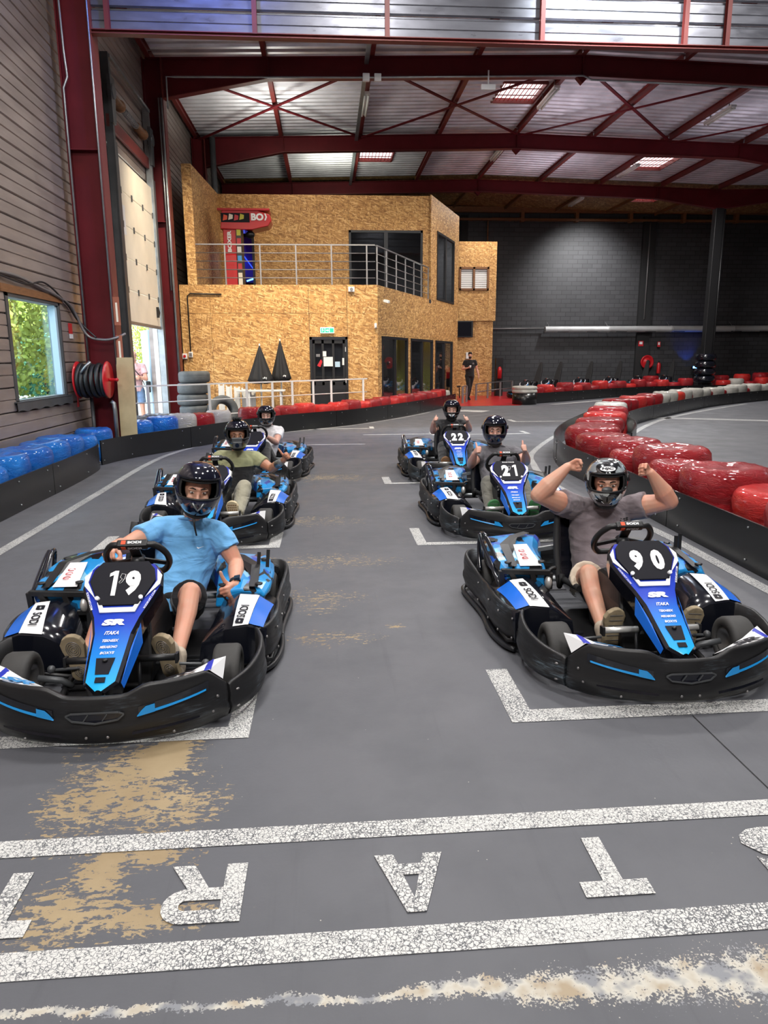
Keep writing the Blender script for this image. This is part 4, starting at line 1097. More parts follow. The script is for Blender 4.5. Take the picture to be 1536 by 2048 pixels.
railing('guard_rail', 'grey guard rail at the entry of the red pit lane', [(5.55, 26.9), (6.5, 28.6), (7.9, 30.6)], 0, 0.60, [0.3], [0.01, 0.35, 0.68, 0.99], 'rail', 0.02, 0.07)

# ================================================================== PROPS ON THE LEFT
t = thing('hose_reel', (-3.72, 11.92, 1.27), 0, 'large hose reel with thick black hose on the red column', 'hose reel')
part('flange', MB().lathe([(0.05, 0), (0.285, 0), (0.295, 0.01), (0.285, 0.022), (0.05, 0.022)], 28, (-0.24, 0, 0), (1, 0, 0)), M['red'], t)
part('flange', MB().lathe([(0.05, 0), (0.285, 0), (0.295, 0.01), (0.285, 0.022), (0.05, 0.022)], 28, (0.22, 0, 0), (1, 0, 0)), M['red'], t)
part('hub', MB().cyl((-0.24, 0, 0), (0.24, 0, 0), 0.12, 14), M['red'], t)
part('crank_knob', MB().lathe([(0.02, 0), (0.03, 0.02), (0.022, 0.10), (0.034, 0.13), (0.01, 0.15)], 10, (0.24, 0, 0.0), (1, 0, 0)), M['red'], t)
for i in range(6):
    x = -0.185 + i * 0.074; n = 26
    pts = [(x + 0.012 * math.sin(j * 2 * PI / n + i), 0.235 * math.cos(j * 2 * PI / n), 0.235 * math.sin(j * 2 * PI / n) - (0.02 if i % 2 else 0)) for j in range(n)]
    part('hose_coil', MB().tube(pts, 0.037, 9, 0, True), M['black'], t)
part('nozzle', MB().tube([(-0.10, -0.27, 0.12), (-0.02, -0.26, 0.22), (0.03, -0.2, 0.28)], [0.022, 0.02, 0.028], 8), M['galv'], t)
part('wall_bracket', MB().bar((0, 0.02, 0), (0, 0.30, 0), 0.12, 0.16), M['black'], t)
part('water_pipe', MB().tube([(0.20, 0.15, -0.35), (0.24, 0.15, -0.38), (0.25, 0.15, -0.5), (0.25, 0.15, -1.26)], 0.035, 8), M['galv'], t)
part('water_pipe', MB().tube([(-0.12, 0.2, -0.3), (-0.12, 0.2, -1.26)], 0.03, 8), M['darkgrey'], t)
t = part('plywood_board', MB().box((0, 0, 0.81), (0.27, 0.02, 1.62)), M['plyboard'], None, 0.004); t.location = (-3.30, 12.15, 0.0); t.rotation_euler = (-0.05, 0, 0)
tag(t, 'pale stained board leaning beside the hose reel', 'board')
t = thing('warning_sign', (WX + 0.03, 12.0, 2.05), 0, 'small red and white sign on the cladding by the window', 'sign')
part('sign_plate', MB().box((0, 0, 0.02), (0.006, 0.16, 0.16)), M['red_decal'], t)
part('sign_text_panel', MB().box((0.003, 0, -0.10), (0.006, 0.16, 0.07)), M['white'], t)
t = part('red_flag', MB().prism([(-0.015, 0.11), (0.015, 0.10), (0.05, -0.10), (-0.03, -0.11)], -0.006, 0.006, 0, Matrix(((0, 0, 1, 0), (1, 0, 0, 0), (0, 1, 0, 0), (0, 0, 0, 1)))), M['red_decal'])
t.location = (WX + 0.035, 12.02, 0.95); tag(t, 'small red marker fixed to the wall under the window', 'marker')
mb = MB()
cb = smooth_path([(WX + 0.05, 8.6, 2.62), (WX + 0.06, 9.9, 2.66), (WX + 0.06, 10.7, 2.60), (WX + 0.06, 11.6, 2.50), (WX + 0.08, 12.05, 2.36), (-3.85, 12.2, 1.98), (-3.6, 12.2, 1.90), (-3.4, 12.22, 1.93), (-3.3, 12.4, 2.0)], 8)
tag(part('cable_bundle', MB().tube(cb, 0.022, 6), M['rail']), 'grey cable bundle sagging above the window to the column', 'cable')
cb2 = smooth_path([(WX + 0.05, 8.6, 2.70), (WX + 0.07, 10.2, 2.58), (WX + 0.07, 11.0, 2.66), (WX + 0.07, 11.8, 2.44), (-3.95, 12.14, 2.2), (-3.7, 12.19, 1.93)], 8)
tag(part('cable', MB().tube(cb2, 0.013, 6), M['black']), 'black cable looping over the window head', 'cable')

def tyre_mesh(r=0.36, w=0.26, name='tyre'):
    mb = MB(); n = 30
    prof_ = [(r * 0.56, 0), (r * 0.82, -0.0), (r * 0.95, w * 0.08), (r, w * 0.22), (r, w * 0.78), (r * 0.95, w * 0.92), (r * 0.82, w), (r * 0.56, w), (r * 0.52, w * 0.85), (r * 0.52, w * 0.15)]
    rings = [[(a * math.cos(2 * PI * j / n), a * math.sin(2 * PI * j / n), h) for j in range(n)] for a, h in prof_]
    mb.loft(rings, 0, True, False, True)
    for z in (0.32, 0.5, 0.68):
        mb.lathe([(r * 0.99, w * z - 0.006), (r * 1.008, w * z - 0.004), (r * 1.008, w * z + 0.004), (r * 0.99, w * z + 0.006)], n, (0, 0, 0), (0, 0, 1), 0, False, False)
    return mb.mesh(name)
tm = tyre_mesh()
rnd = random.Random(3)
for i in range(5):
    o = link('old_tyre', tm if i == 0 else tm, [] if i else M['rubber_dust']); o.location = (-3.13 + rnd.uniform(-0.04, 0.04), 17.3 + rnd.uniform(-0.03, 0.03), 0.002 + i * 0.262); o.rotation_euler = (0, 0, rnd.uniform(0, 6))
    tag(o, 'bare dusty car tyre, %s from the floor in the stack by the railing' % ORD[i], 'tyre', 'old tyres stacked by the roller door')
o = link('old_tyre', tm, []); o.location = (-2.52, 17.25, 0.36); o.rotation_euler = (PI / 2 - 0.25, 0, 0.5)
tag(o, 'bare dusty car tyre standing on edge beside the stack', 'tyre', 'old tyres stacked by the roller door')
for i in range(5):
    t = thing('folding_trestle', (-2.62 + i * 0.19, 18.1 + 0.03 * (i % 2), 0), 0.0, 'white folded trestle leaning on the chipboard wall, %s from the tyre stack' % ORD[i], 'trestle', 'white trestles against the chipboard wall')
    t.rotation_euler = (-0.10, 0, 0.15 * (i % 2))
    for x in (-0.055, 0.055): part('leg', MB().bar((x, 0, 0.02), (x, 0, 0.98 - 0.03 * i), 0.035, 0.03), M['white_steel'], t)
    part('board', MB().span((-0.05, 0.01, 0.25), (0.05, 0.03, 0.95 - 0.03 * i)), M['paper'], t)
t = thing('white_table', (-1.62, 17.9, 0), 0, 'narrow white table under the black parasols', 'table')
part('tabletop', MB().box((0, 0, 0.82), (1.15, 0.45, 0.035)), M['white_steel'], t, 0.005)
for x in (-0.28, 0.48):
    for y in (-0.18, 0.18): part('leg', MB().bar((x, y, 0), (x, y, 0.81), 0.045, 0.045), M['white_steel'], t)
def parasol(loc, zb, zt_, r, label):
    t = thing('parasol', loc, 0, label, 'parasol', 'closed black parasols')
    rings = []; n = 48
    for k in range(9):
        u = k / 8; z = zt_ + (zb - zt_) * u; rr = 0.015 + r * (u ** 0.95)
        rings.append([(rr * (1 + 0.16 * u * math.cos(8 * 2 * PI * j / n)) * math.cos(2 * PI * j / n + 0.15 * u), rr * (1 + 0.16 * u * math.cos(8 * 2 * PI * j / n)) * math.sin(2 * PI * j / n + 0.15 * u), z + 0.03 * u * math.cos(8 * 2 * PI * j / n)) for j in range(n)])
    rings.append([(p[0] * 0.7, p[1] * 0.7, p[2] - 0.02) for p in rings[-1]])
    c = part('canopy', MB().loft(rings), M['parasol'], t)
    part('finial', MB().ell((0, 0, zt_ + 0.02), (0.02, 0.02, 0.035)), M['white_steel'], t)
    part('pole', MB().cyl((0, 0, 0.05), (0, 0, zb), 0.022, 8), M['white_steel'], t)
    part('foot', MB().lathe([(0.26, 0), (0.26, 0.05), (0.05, 0.08)], 18), M['darkgrey'], t)
    for k_, a in enumerate((-0.95, -1.12, -1.27)):
        part('white_print', MB().ell((r * 0.98 * math.cos(a), r * 0.98 * math.sin(a), zb + 0.09 + 0.012 * (k_ % 2)), (0.016, 0.02, 0.030 - 0.005 * k_), 7, 5), M['white'], c)
    return t
parasol((-1.66, 18.35, 0), 1.02, 1.90, 0.27, 'closed black parasol, the lower and wider of the two')
parasol((-1.17, 18.6, 0), 1.06, 2.02, 0.21, 'closed black parasol, the taller and slimmer of the two')

# ================================================================== BACK OF THE HALL
t = thing('air_duct', (10.85, 36.0, 2.92), 0, 'long galvanised round air duct along the black back wall', 'duct')
for i in range(4):
    part('duct_section', MB().lathe([(0.15, 0), (0.165, 0.0), (0.165, 0.03), (0.155, 0.05), (0.155, 3.2), (0.165, 3.22), (0.165, 3.25), (0.15, 3.25)], 20, (i * 3.25, 0, 0), (1, 0, 0)), M['duct'], t)
for i in range(8):
    part('vent_slot', MB().box((0.9 + i * 1.5, -0.10, -0.115), (0.55, 0.02, 0.05)), M['black'], t)
for x in (0.2, 3.2, 6.4, 9.7): part('hanger', MB().bar((x, 0, 0.15), (x, 0.3, 0.35), 0.02, 0.02), M['rail'], t)
t = thing('hose_reel', (16.26, 36.05, 1.30), 0, 'round red fire hose reel on the black back wall', 'hose reel')
part('drum', MB().lathe([(0.03, 0.1), (0.33, 0.1), (0.34, 0.0), (0.31, -0.02), (0.26, 0.02), (0.16, 0.02), (0.12, -0.06), (0.02, -0.07)], 26, (0, 0, 0), (0, 1, 0)), M['red'], t)
part('hub', MB().ell((0, -0.08, 0), (0.10, 0.04, 0.10)), M['black'], t)
part('stand', MB().bar((0, 0.15, -1.28), (0, 0.15, 0.1), 0.24, 0.1, 0, (0, 1, 0)), M['black'], t)
t = thing('fire_extinguisher', (16.9, 36.1, 0.72), 0, 'red fire extinguisher on the back wall beside the hose reel', 'extinguisher')
part('cylinder', MB().lathe([(0.02, 0), (0.09, 0.0), (0.095, 0.03), (0.095, 0.44), (0.06, 0.53), (0.025, 0.56)], 14), M['red'], t)
part('valve', MB().lathe([(0.03, 0.55), (0.04, 0.60), (0.02, 0.64)], 8), M['black'], t)
part('hose', MB().tube([(0.03, -0.03, 0.6), (0.12, -0.03, 0.5), (0.12, -0.03, 0.2)], 0.012, 6), M['black'], t)
for x, z, w, l in ((15.92, 2.22, 0.26, 'red and white hose reel sign on the black wall'), (16.87, 2.18, 0.16, 'red and white extinguisher sign on the black wall')):
    t = thing('fire_sign', (x, 36.2, z), 0, l, 'sign')
    part('sign_plate', MB().box((0, 0, 0), (w, 0.01, 0.26)), M['red_decal'], t); part('sign_picture', MB().box((0, -0.008, 0.03), (w * 0.6, 0.006, 0.13)), M['white'], t)
t = thing('blue_spotlight', (18.72, 36.0, 1.02), 0, 'small blue spotlight shining up the black wall', 'lamp')
part('housing', MB().box((0, 0, -0.04), (0.24, 0.16, 0.14)), M['black'], t, 0.01); part('lens', MB().box((0, -0.085, 0.0), (0.18, 0.01, 0.10)), M['blue_glow'], t)
part('bracket', MB().bar((0, 0, -1.0), (0, 0, -0.1), 0.05, 0.05, 0, (0, 1, 0)), M['black'], t)
lamp('blue_spot', 'SPOT', (18.6, 35.9, 1.1), (18.4, 36.4, 2.2), 45, (0.03, 0.16, 1.0), 0.05, spot=80, blend=0.8)
t = thing('extinguisher_post', (7.12, 29.9, 0), 0, 'black cabinet with a red extinguisher beside the tower', 'cabinet')
part('cabinet_body', MB().span((-0.14, -0.1, 0.3), (0.16, 0.12, 1.55)), M['black'], t)
part('extinguisher', MB().lathe([(0.02, 0.72), (0.09, 0.72), (0.09, 1.1), (0.04, 1.2)], 12, (0, -0.18, 0)), M['red'], t)
part('foot', MB().span((-0.14, -0.1, 0), (0.16, 0.12, 0.3)), M['blackframe'], t)
t = thing('black_chair', (5.0, 28.6, 0), 0.4, 'black chair standing at the end of the glazed wall', 'chair')
part('seat', MB().box((0, 0, 0.46), (0.42, 0.42, 0.05)), M['black'], t, 0.01); part('backrest', MB().box((-0.2, 0, 0.75), (0.05, 0.4, 0.55)), M['black'], t, 0.01)
for x in (-0.18, 0.18):
    for y in (-0.18, 0.18): part('leg', MB().bar((x, y, 0), (x * 0.9, y * 0.9, 0.44), 0.03, 0.03), M['black'], t)
fitting('wall_notice', (5.86, 30.02, 1.66), (0.22, 0.012, 0.26), 'paper', 'white notice on the tower wall behind the man in black', 'notice')

# roof lights and fittings
LIGHTS = [((1.2, 20.4), (1.18, 22.1), 'first bay, beside the cable tray'), ((6.15, 20.1), (6.12, 21.7), 'second bay, at the ridge beside the rooflight'), ((11.35, 20.8), (11.33, 22.3), 'second bay, furthest right'), ((6.02, 25.5), (6.0, 27.1), 'third bay, at the ridge'), ((11.3, 26.9), (11.28, 28.7), 'third bay, beside the right rooflight'), ((11.2, 32.3), (11.15, 34.0), 'last bay, under the chipboard ceiling')]
for p, q, l in LIGHTS:
    z = zt(p[0]) - 0.12
    t = thing('strip_light', ((p[0] + q[0]) / 2, (p[1] + q[1]) / 2, z), 0, 'unlit white strip light under the roof, ' + l, 'lamp', 'strip lights under the roof')
    L = abs(q[1] - p[1])
    part('batten', MB().box((0, 0, 0.05), (0.16, L, 0.06)), M['white_steel'], t)
    for x in (-0.05, 0.05): part('lamp_tube', MB().cyl((x, -L / 2 + 0.03, 0), (x, L / 2 - 0.03, 0), 0.03, 8), M['tube_lamp'], t)
    for y in (-L / 3, L / 3): part('hanger', MB().bar((0, y, 0.07), (0, y, 0.32), 0.02, 0.02), M['rail'], t)
t = thing('emergency_light', (3.92, 18.26, 7.78), 0, 'white emergency light hanging from the nearest roof beam', 'lamp')
part('case', MB().box((0, 0, 0), (0.34, 0.08, 0.12)), M['white'], t, 0.01); part('bracket', MB().bar((0, 0.0, 0.06), (0, 0.0, 0.36), 0.03, 0.03), M['white'], t)
for i, (x, z) in enumerate(((1.05, 7.93), (1.32, 7.93))):
    t = thing('junction_box', (x, 18.26, z), 0, 'small white junction box on the nearest roof beam, %s of the pair' % ORD[i], 'box')
    part('case', MB().box((0, 0, 0), (0.16, 0.1, 0.16)), M['white'], t, 0.01); part('box_lid', MB().box((0, -0.055, 0), (0.12, 0.01, 0.12)), M['paper'], t)

# ================================================================== OUTSIDE
S(part('ground', MB().add([(-90, -40, -0.06), (-4.3, -40, -0.06), (-4.3, 90, -0.06), (-90, 90, -0.06)], [(0, 1, 2, 3)]), M['yard']), 'pale concrete yard outside', 'ground')
def tree(loc, h, r, mat, label, seed):
    rr = random.Random(seed)
    t = thing('tree', loc, 0, label, 'tree', 'trees beyond the yard')
    part('trunk', MB().tube([(0, 0, 0), (0.1, 0.05, h * 0.3), (0, 0.1, h * 0.7)], [0.22, 0.17, 0.06], 8), M['bark'], t)
    mb = MB()
    for i in range(7000):
        d = Vector((rr.gauss(0, 1), rr.gauss(0, 1), rr.gauss(0, 1))).normalized() * (rr.random() ** 0.45)
        lob = 1 + 0.25 * mnoise.noise(d * 2.3 + Vector((seed, 0, 0)))
        c = Vector((d.x * r * lob, d.y * r * lob, h * 0.52 + d.z * h * 0.48 * lob))
        if c.z < 0.15: continue
        u = Vector((rr.gauss(0, 1), rr.gauss(0, 1), rr.gauss(0, 1))).normalized(); v = u.orthogonal().normalized(); s_ = rr.uniform(0.06, 0.13)
        mb.add([c - u * s_, c + v * s_ * 0.6, c + u * s_, c - v * s_ * 0.6], [(0, 1, 2, 3)])
    o = link('foliage', mb.mesh('foliage', False), M[mat], t); o['kind'] = 'stuff'
for i, (x, y, h, r, m) in enumerate(((-10.4, 24.2, 5.6, 2.1, 'leaf'), (-14.2, 31.5, 7.2, 2.6, 'leaf'), (-16.5, 25.0, 6.6, 2.6, 'leaf2'), (-11.2, 29.6, 3.2, 1.9, 'leaf2'), (-20, 38, 6.5, 2.8, 'leaf2'), (-14.0, 41, 5.5, 2.4, 'leaf'), (-16, 49.0, 5.6, 2.6, 'leaf2'), (-12.5, 55.0, 6.0, 2.8, 'leaf'), (-20, 64, 7.0, 3.4, 'leaf2'))):
    tree((x, y, -0.06), h, r, m, 'sunlit leafy tree outside, %s counted from the window' % ORD[i], i + 11)
t = thing('yard_fence', (-9.3, 20.8, -0.06), 0.35, 'thin metal fence outside the window', 'fence')
for i in range(5): part('fence_post', MB().cyl((0, i * 0.8, 0), (0, i * 0.8, 1.0), 0.03, 6), M['galv'], t)
for z in (0.5, 1.0): part('fence_bar', MB().cyl((0, 0, z), (0, 3.2, z), 0.025, 6), M['galv'], t)

# ================================================================== TYRE WALLS
def wrapped_mesh(r, h, seed, name):
    rr = random.Random(seed); mb = MB(); n = 36
    prof_ = [(0.0, h * 0.962), (0.34 * r, h * 0.964), (0.52 * r, h * 0.985), (0.68 * r, h), (0.80 * r, h * 0.995), (0.90 * r, h * 0.965), (0.97 * r, h * 0.90), (1.0 * r, h * 0.78), (0.985 * r, h * 0.64), (0.945 * r, h * 0.53), (0.925 * r, h * 0.49), (0.945 * r, h * 0.45), (0.985 * r, h * 0.34), (1.0 * r, h * 0.22), (0.97 * r, h * 0.08), (0.90 * r, 0)]
    rings = []
    for k, (a, z) in enumerate(prof_):
        ring = []
        for j in range(n):
            th = 2 * PI * j / n
            q = Vector((math.cos(th) * 2.6, math.sin(th) * 2.6, z * 7)) + Vector((seed * 7.3, 0, 0))
            f = 1 + 0.022 * mnoise.noise(q) + 0.014 * mnoise.noise(q * 3.1)
            dz = 0.014 * mnoise.noise(q * 1.7 + Vector((3, 5, 9))) if a > 0.3 * r else 0
            ring.append((max(a, 0.001) * f * math.cos(th), max(a, 0.001) * f * math.sin(th), z + (dz if z > 0.1 else 0)))
        rings.append(ring)
    mb.loft(rings, 0, True, True)
    return mb.mesh(name)
_WM = {}
def wrapped(x, y, r, h, mat, seed, label, group, z=0.0):
    k = (round(r, 2), round(h, 2), mat, seed % 4)
    if k not in _WM:
        _WM[k] = wrapped_mesh(r, h, seed % 4 + int(r * 40), 'wrapped_tyre'); _WM[k].materials.append(M[mat])
    o = bpy.data.objects.new('wrapped_tyre', _WM[k]); COL.objects.link(o)
    o.location = (x, y, z); o.rotation_euler = (0, 0, seed * 1.7)
    return tag(o, label, 'tyre', group)

def board_run(t, pts, h, seg=2.3, thick=0.02, side=1):
    """barrier boards: panels of about seg metres along the path, each with screw heads"""
    P = smooth_path([(p[0], p[1], 0) for p in pts], 8)
    runs, cur, L = [], [P[0]], 0.0
    for a, b in zip(P[:-1], P[1:]):
        cur.append(b); L += (b - a).length
        if L >= seg: runs.append(cur); cur = [b]; L = 0.0
    if len(cur) > 2: runs.append(cur)
    for k, run in enumerate(runs):
        nrm = []
        for i, p in enumerate(run):
            d = (run[min(i + 1, len(run) - 1)] - run[max(i - 1, 0)]).normalized(); nrm.append(Vector((-d.y, d.x, 0)) * side)
        rings = []
        m = len(run)
        for i, (p, n_) in enumerate(zip(run, nrm)):
            g = 0.006 if i == 0 else (-0.006 if i == m - 1 else 0)
            d = (run[min(i + 1, m - 1)] - run[max(i - 1, 0)]).normalized() * g
            q = p + d
            rings.append([q + Vector((0, 0, 0.002)), q + n_ * thick + Vector((0, 0, 0.002)), q + n_ * thick + Vector((0, 0, h)), q + Vector((0, 0, h))])
        pn = part('barrier_board', MB().loft(rings, 0, False), M['board'], t)
        for i in (1, m // 2, m - 2):
            for z in (0.07, h - 0.05):
                q = run[i] - nrm[i] * 0.004 + Vector((0, 0, z))
                part('screw_head', MB().ell(q, (0.009, 0.009, 0.009), 6, 4), M['galv'], pn)

def along(pts, n=14):
    P = smooth_path([(p[0], p[1], 0) for p in pts], n); L = [0.0]
    for a, b in zip(P[:-1], P[1:]): L.append(L[-1] + (b - a).length)
    def at(s_):
        s_ = max(0, min(s_, L[-1]))
        for i in range(len(P) - 1):
            if s_ <= L[i + 1] + 1e-9:
                d = (P[i + 1] - P[i]).normalized()
                return P[i].lerp(P[i + 1], (s_ - L[i]) / max(1e-9, L[i + 1] - L[i])), Vector((-d.y, d.x, 0))
    return at, L[-1]

# left wall
t = thing('track_barrier', (0, 0, 0), 0, 'black board barrier along the left side of the track', 'barrier')
L1 = [(-3.2, 4.2), (-3.27, 6.0), (-3.30, 8.0), (-3.30, 9.4), (-3.36, 10.6), (-3.50, 11.15)]
L2 = [(-3.47, 11.18), (-3.22, 11.95), (-2.50, 13.25), (-1.40, 15.3), (-0.45, 16.4), (0.58, 17.36), (1.56, 18.85), (2.55, 20.56), (3.45, 22.4), (4.35, 24.4)]
board_run(t, L1, 0.37, 2.2); board_run(t, L2, 0.38, 2.2)
cnt = {}
NAMES = {'wrap_blue': 'blue', 'wrap_white': 'white', 'wrap_red': 'dark red', 'wrap_red2': 'bright red', 'wrap_grey': 'grey', 'wrap_orange': 'orange-red'}
def lab(mat, where):
    k = (NAMES[mat].split()[-1], where); cnt[k] = cnt.get(k, 0) + 1
    return '%s wrapped tyre, %s %s one along the %s' % (NAMES[mat], ORD[cnt[k] - 1], k[0], where)
LT = []
y = 5.0; i = 0
rnd = random.Random(9)
while y < 11.3:
    LT.append((-3.66 - (0.06 if y > 10 else 0.0) + rnd.uniform(-0.015, 0.015), y, 0.315, 0.50 + rnd.choice((0, 0.03, 0.06)), 'wrap_blue')); y += 0.645
LT += [(-3.74, 11.74, 0.29, 0.52, 'wrap_blue'), (-3.36, 12.86, 0.29, 0.54, 'wrap_blue'), (-3.02, 13.34, 0.29, 0.57, 'wrap_blue'), (-2.76, 13.86, 0.27, 0.58, 'wrap_white'), (-2.48, 14.32, 0.26, 0.55, 'wrap_red'), (-2.22, 14.80, 0.26, 0.57, 'wrap_white')]
for i, (x, y, r, h, m) in enumerate(LT):
    wrapped(x, y, r, h, m, i, lab(m, 'left tyre wall, from the camera'), 'wrapped tyres of the left wall')
at, Ln = along([(-1.62, 14.88), (-1.38, 15.3), (-0.43, 16.4), (0.60, 17.36), (1.58, 18.85), (2.57, 20.56), (3.47, 22.4), (4.30, 24.3)])
s_ = 0.45; i = 20
while s_ < Ln - 0.1:
    p, n_ = at(s_)
    mat = 'wrap_white' if s_ > Ln - 0.8 else ('wrap_red' if rnd.random() < 0.55 else 'wrap_red2')
    r = 0.26 + (0.01 if i % 3 == 0 else 0)
    q = p + n_ * (r + 0.05)
    wrapped(q.x, q.y, r, 0.52 + 0.03 * (i % 3), mat, i, lab(mat, 'left tyre wall, from the camera'), 'wrapped tyres of the left wall')
    s_ += 0.54; i += 1
for x, y, r in ((-3.62, 13.62, 0.30), (-3.30, 14.15, 0.28)):
    wrapped(x, y, r, 0.56, 'wrap_grey', int(x * 10), lab('wrap_grey', 'row behind the left tyre wall'), 'grey wrapped tyres behind the left wall')

# island on the right
t = thing('track_barrier', (0, 0, 0), 0, 'black board barrier around the tyre island right of the track', 'barrier')
R1 = [(3.02, 1.8), (3.06, 3.6), (3.12, 4.8), (3.17, 6.6), (3.27, 8.6), (3.31, 9.8), (3.42, 10.5)]
board_run(t, R1, 0.37, 2.2, 0.02, -1)
board_run(t, [(3.43, 10.55), (3.72, 11.6), (4.38, 13.2), (5.3, 14.95), (6.3, 16.7), (7.5, 18.45), (10.15, 21.4), (12.2, 23.4), (15.3, 25.8)], 0.36, 2.4, 0.02, -1)
board_run(t, [(4.95, 11.35), (5.48, 12.4), (5.9, 13.4), (6.2, 14.4), (6.5, 15.25), (7.15, 16.35), (8.3, 17.85), (10.87, 20.75), (12.9, 22.75), (16, 25.05), (20.5, 27.7)], 0.36, 2.4, 0.02, 1)
IS = [(3.55, 4.75, 0.40, 0.56, 'wrap_red'), (3.72, 5.55, 0.36, 0.50, 'wrap_red2'), (3.62, 6.22, 0.40, 0.60, 'wrap_red'), (3.50, 6.92, 0.28, 0.54, 'wrap_red'), (3.74, 7.52, 0.41, 0.62, 'wrap_red'), (3.54, 8.14, 0.24, 0.50, 'wrap_red'), (3.76, 8.66, 0.38, 0.58, 'wrap_red'), (3.72, 9.43, 0.37, 0.56, 'wrap_red'), (3.86, 10.22, 0.40, 0.59, 'wrap_red'), (4.17, 10.96, 0.37, 0.56, 'wrap_red'), (4.50, 11.65, 0.40, 0.58, 'wrap_red'), (4.90, 12.42, 0.34, 0.52, 'wrap_red'), (5.22, 13.25, 0.40, 0.56, 'wrap_red2'), (5.60, 14.08, 0.40, 0.60, 'wrap_red')]
for i, (x, y, r, h, m) in enumerate(IS):
    wrapped(x, y, r, h, m, i + 1, lab(m, 'right tyre island, from the camera'), 'wrapped tyres of the right island')
at, Ln = along([(5.98, 14.95), (6.75, 16.62), (7.92, 18.15), (10.52, 21.08), (12.55, 23.08), (15.65, 25.42), (20, 28.1)])
seq = ['wrap_white', 'wrap_white', 'wrap_white', 'wrap_red', 'wrap_red', 'wrap_red2', 'wrap_red', 'wrap_red', 'wrap_white', 'wrap_white', 'wrap_orange', 'wrap_white', 'wrap_red', 'wrap_white', 'wrap_white', 'wrap_red', 'wrap_white', 'wrap_red', 'wrap_white', 'wrap_white', 'wrap_red', 'wrap_white', 'wrap_white', 'wrap_red', 'wrap_white']
s_ = 0.0
for i, m in enumerate(seq):
    p, n_ = at(s_)
    small = m == 'wrap_red' and i > 11
    wrapped(p.x, p.y, 0.22 if small else 0.355, 0.44 if small else 0.55 + 0.04 * (i % 2), m, i, lab(m, 'far arm of the right island'), 'wrapped tyres of the right island')
    nx = seq[i + 1] if i + 1 < len(seq) else ''
    s_ += 0.58 if (small or (nx == 'wrap_red' and i > 10)) else 0.72
    if s_ > Ln: break

# far wall in front of the pit
t = thing('track_barrier', (0, 0, 0), 0, 'black board barrier in front of the parked karts', 'barrier')
F1 = [(7.05, 24.45), (8.95, 25.95), (11.4, 27.9), (13.8, 29.2), (17, 29.9), (23, 30.3)]
board_run(t, F1, 0.36, 2.6, 0.02, 1)
part('end_drum', MB().lathe([(0.40, 0), (0.415, 0.01), (0.415, 0.38), (0.39, 0.38)], 26, (6.72, 24.35, 0), (0, 0, 1)), M['board'], t)
wrapped(6.72, 24.35, 0.43, 0.24, 'wrap_white', 2, 'white wrapped tyre capping the black drum at the end of the far barrier', None, 0.381)
at, Ln = along(F1)
s_ = 0.6; i = 0
while s_ < Ln:
    p, n_ = at(s_)
    q = p + n_ * 0.36
    if abs(q.x - 16.3) < 0.75 and abs(q.y - 30.4) < 0.9:
        s_ += 0.3; continue
    m = 'wrap_white' if i in (17,) else ('wrap_red2' if i % 3 == 1 else 'wrap_red')
    wrapped(q.x, q.y, 0.32, (0.55, 0.62, 0.50, 0.66)[i % 4], m, i, lab(m, 'far tyre wall, from its drum'), 'wrapped tyres of the far wall')
    s_ += 0.62; i += 1
for i in range(9):
    x = 14.6 + i * 0.95 + (0.5 if i > 1 else 0)
    if abs(x - 16.3) < 0.9: continue
    m = ('wrap_red', 'wrap_white', 'wrap_red2')[i % 3] if i < 3 else ('wrap_red' if i % 2 else 'wrap_red2')
    wrapped(x, 31.9 + 0.1 * (i % 2), 0.36, 0.72 + 0.05 * (i % 3), m, i, lab(m, 'row behind the far tyre wall'), 'wrapped tyres of the second far row')
# ================================================================== KARTS
FB_PATH = smooth_path([(-0.505, 0.19, 0), (-0.41, 0.105, 0), (-0.28, 0.045, 0), (-0.13, 0.012, 0), (0, 0, 0), (0.13, 0.012, 0), (0.28, 0.045, 0), (0.41, 0.105, 0), (0.505, 0.19, 0)], 5)
def fb_y(x):
    for a, b in zip(FB_PATH[:-1], FB_PATH[1:]):
        if a.x <= x <= b.x: return a.y + (b.y - a.y) * (x - a.x) / (b.x - a.x)
    return 0.19
def fb_top(x):
    a = abs(x)
    if a < 0.12: return 0.245
    if a < 0.20: return 0.245 + 0.04 * (a - 0.12) / 0.08
    if a < 0.44: return 0.285
    return 0.285 - 0.085 * (a - 0.44) / 0.065
def band(path, tops, bot, th=0.022, bulge=0.014, side=1, lip=True):
    """bumper skin swept along a plan path: outer face bulges a little, top edge is rolled"""
    P = [Vector(p) for p in path]; rings = []
    m = len(P)
    for i, p in enumerate(P):
        d = (P[min(i + 1, m - 1)] - P[max(i - 1, 0)]).normalized(); n = Vector((d.y, -d.x, 0)) * side
        zt_ = tops[i] if isinstance(tops, list) else tops
        zb = bot[i] if isinstance(bot, list) else bot
        H = zt_ - zb
        sec = [(-0.035, 0.0), (-0.006, 0.10), (bulge, 0.34), (bulge * 0.9, 0.42), (bulge * 0.25, 0.50), (bulge * 0.5, 0.72), (0.0, 0.95), (-0.006, 1.0), (-th, 0.99), (-th, 0.5), (-th - 0.02, 0.02)]
        rings.append([p + n * o + Vector((0, 0, zb + H * f)) for o, f in sec])
    return MB().loft(rings, 0, True, True)

def mir(pts): return [(-p[0], *p[1:]) for p in pts]

def surf_strip(mb, x0, x1, zf0, zf1, off=0.017, n=8, mi=0):
    """thin strip lying on the front bumper face; zf(x) lower and upper"""
    lo = []; hi = []
    for i in range(n + 1):
        x = x0 + (x1 - x0) * i / n; y = fb_y(x) - off
        lo.append((x, y, zf0(x))); hi.append((x, y + 0.004, zf1(x)))
    w = n + 1
    return mb.add(lo + hi, [(i, i + 1, w + i + 1, w + i) for i in range(n)], mi)

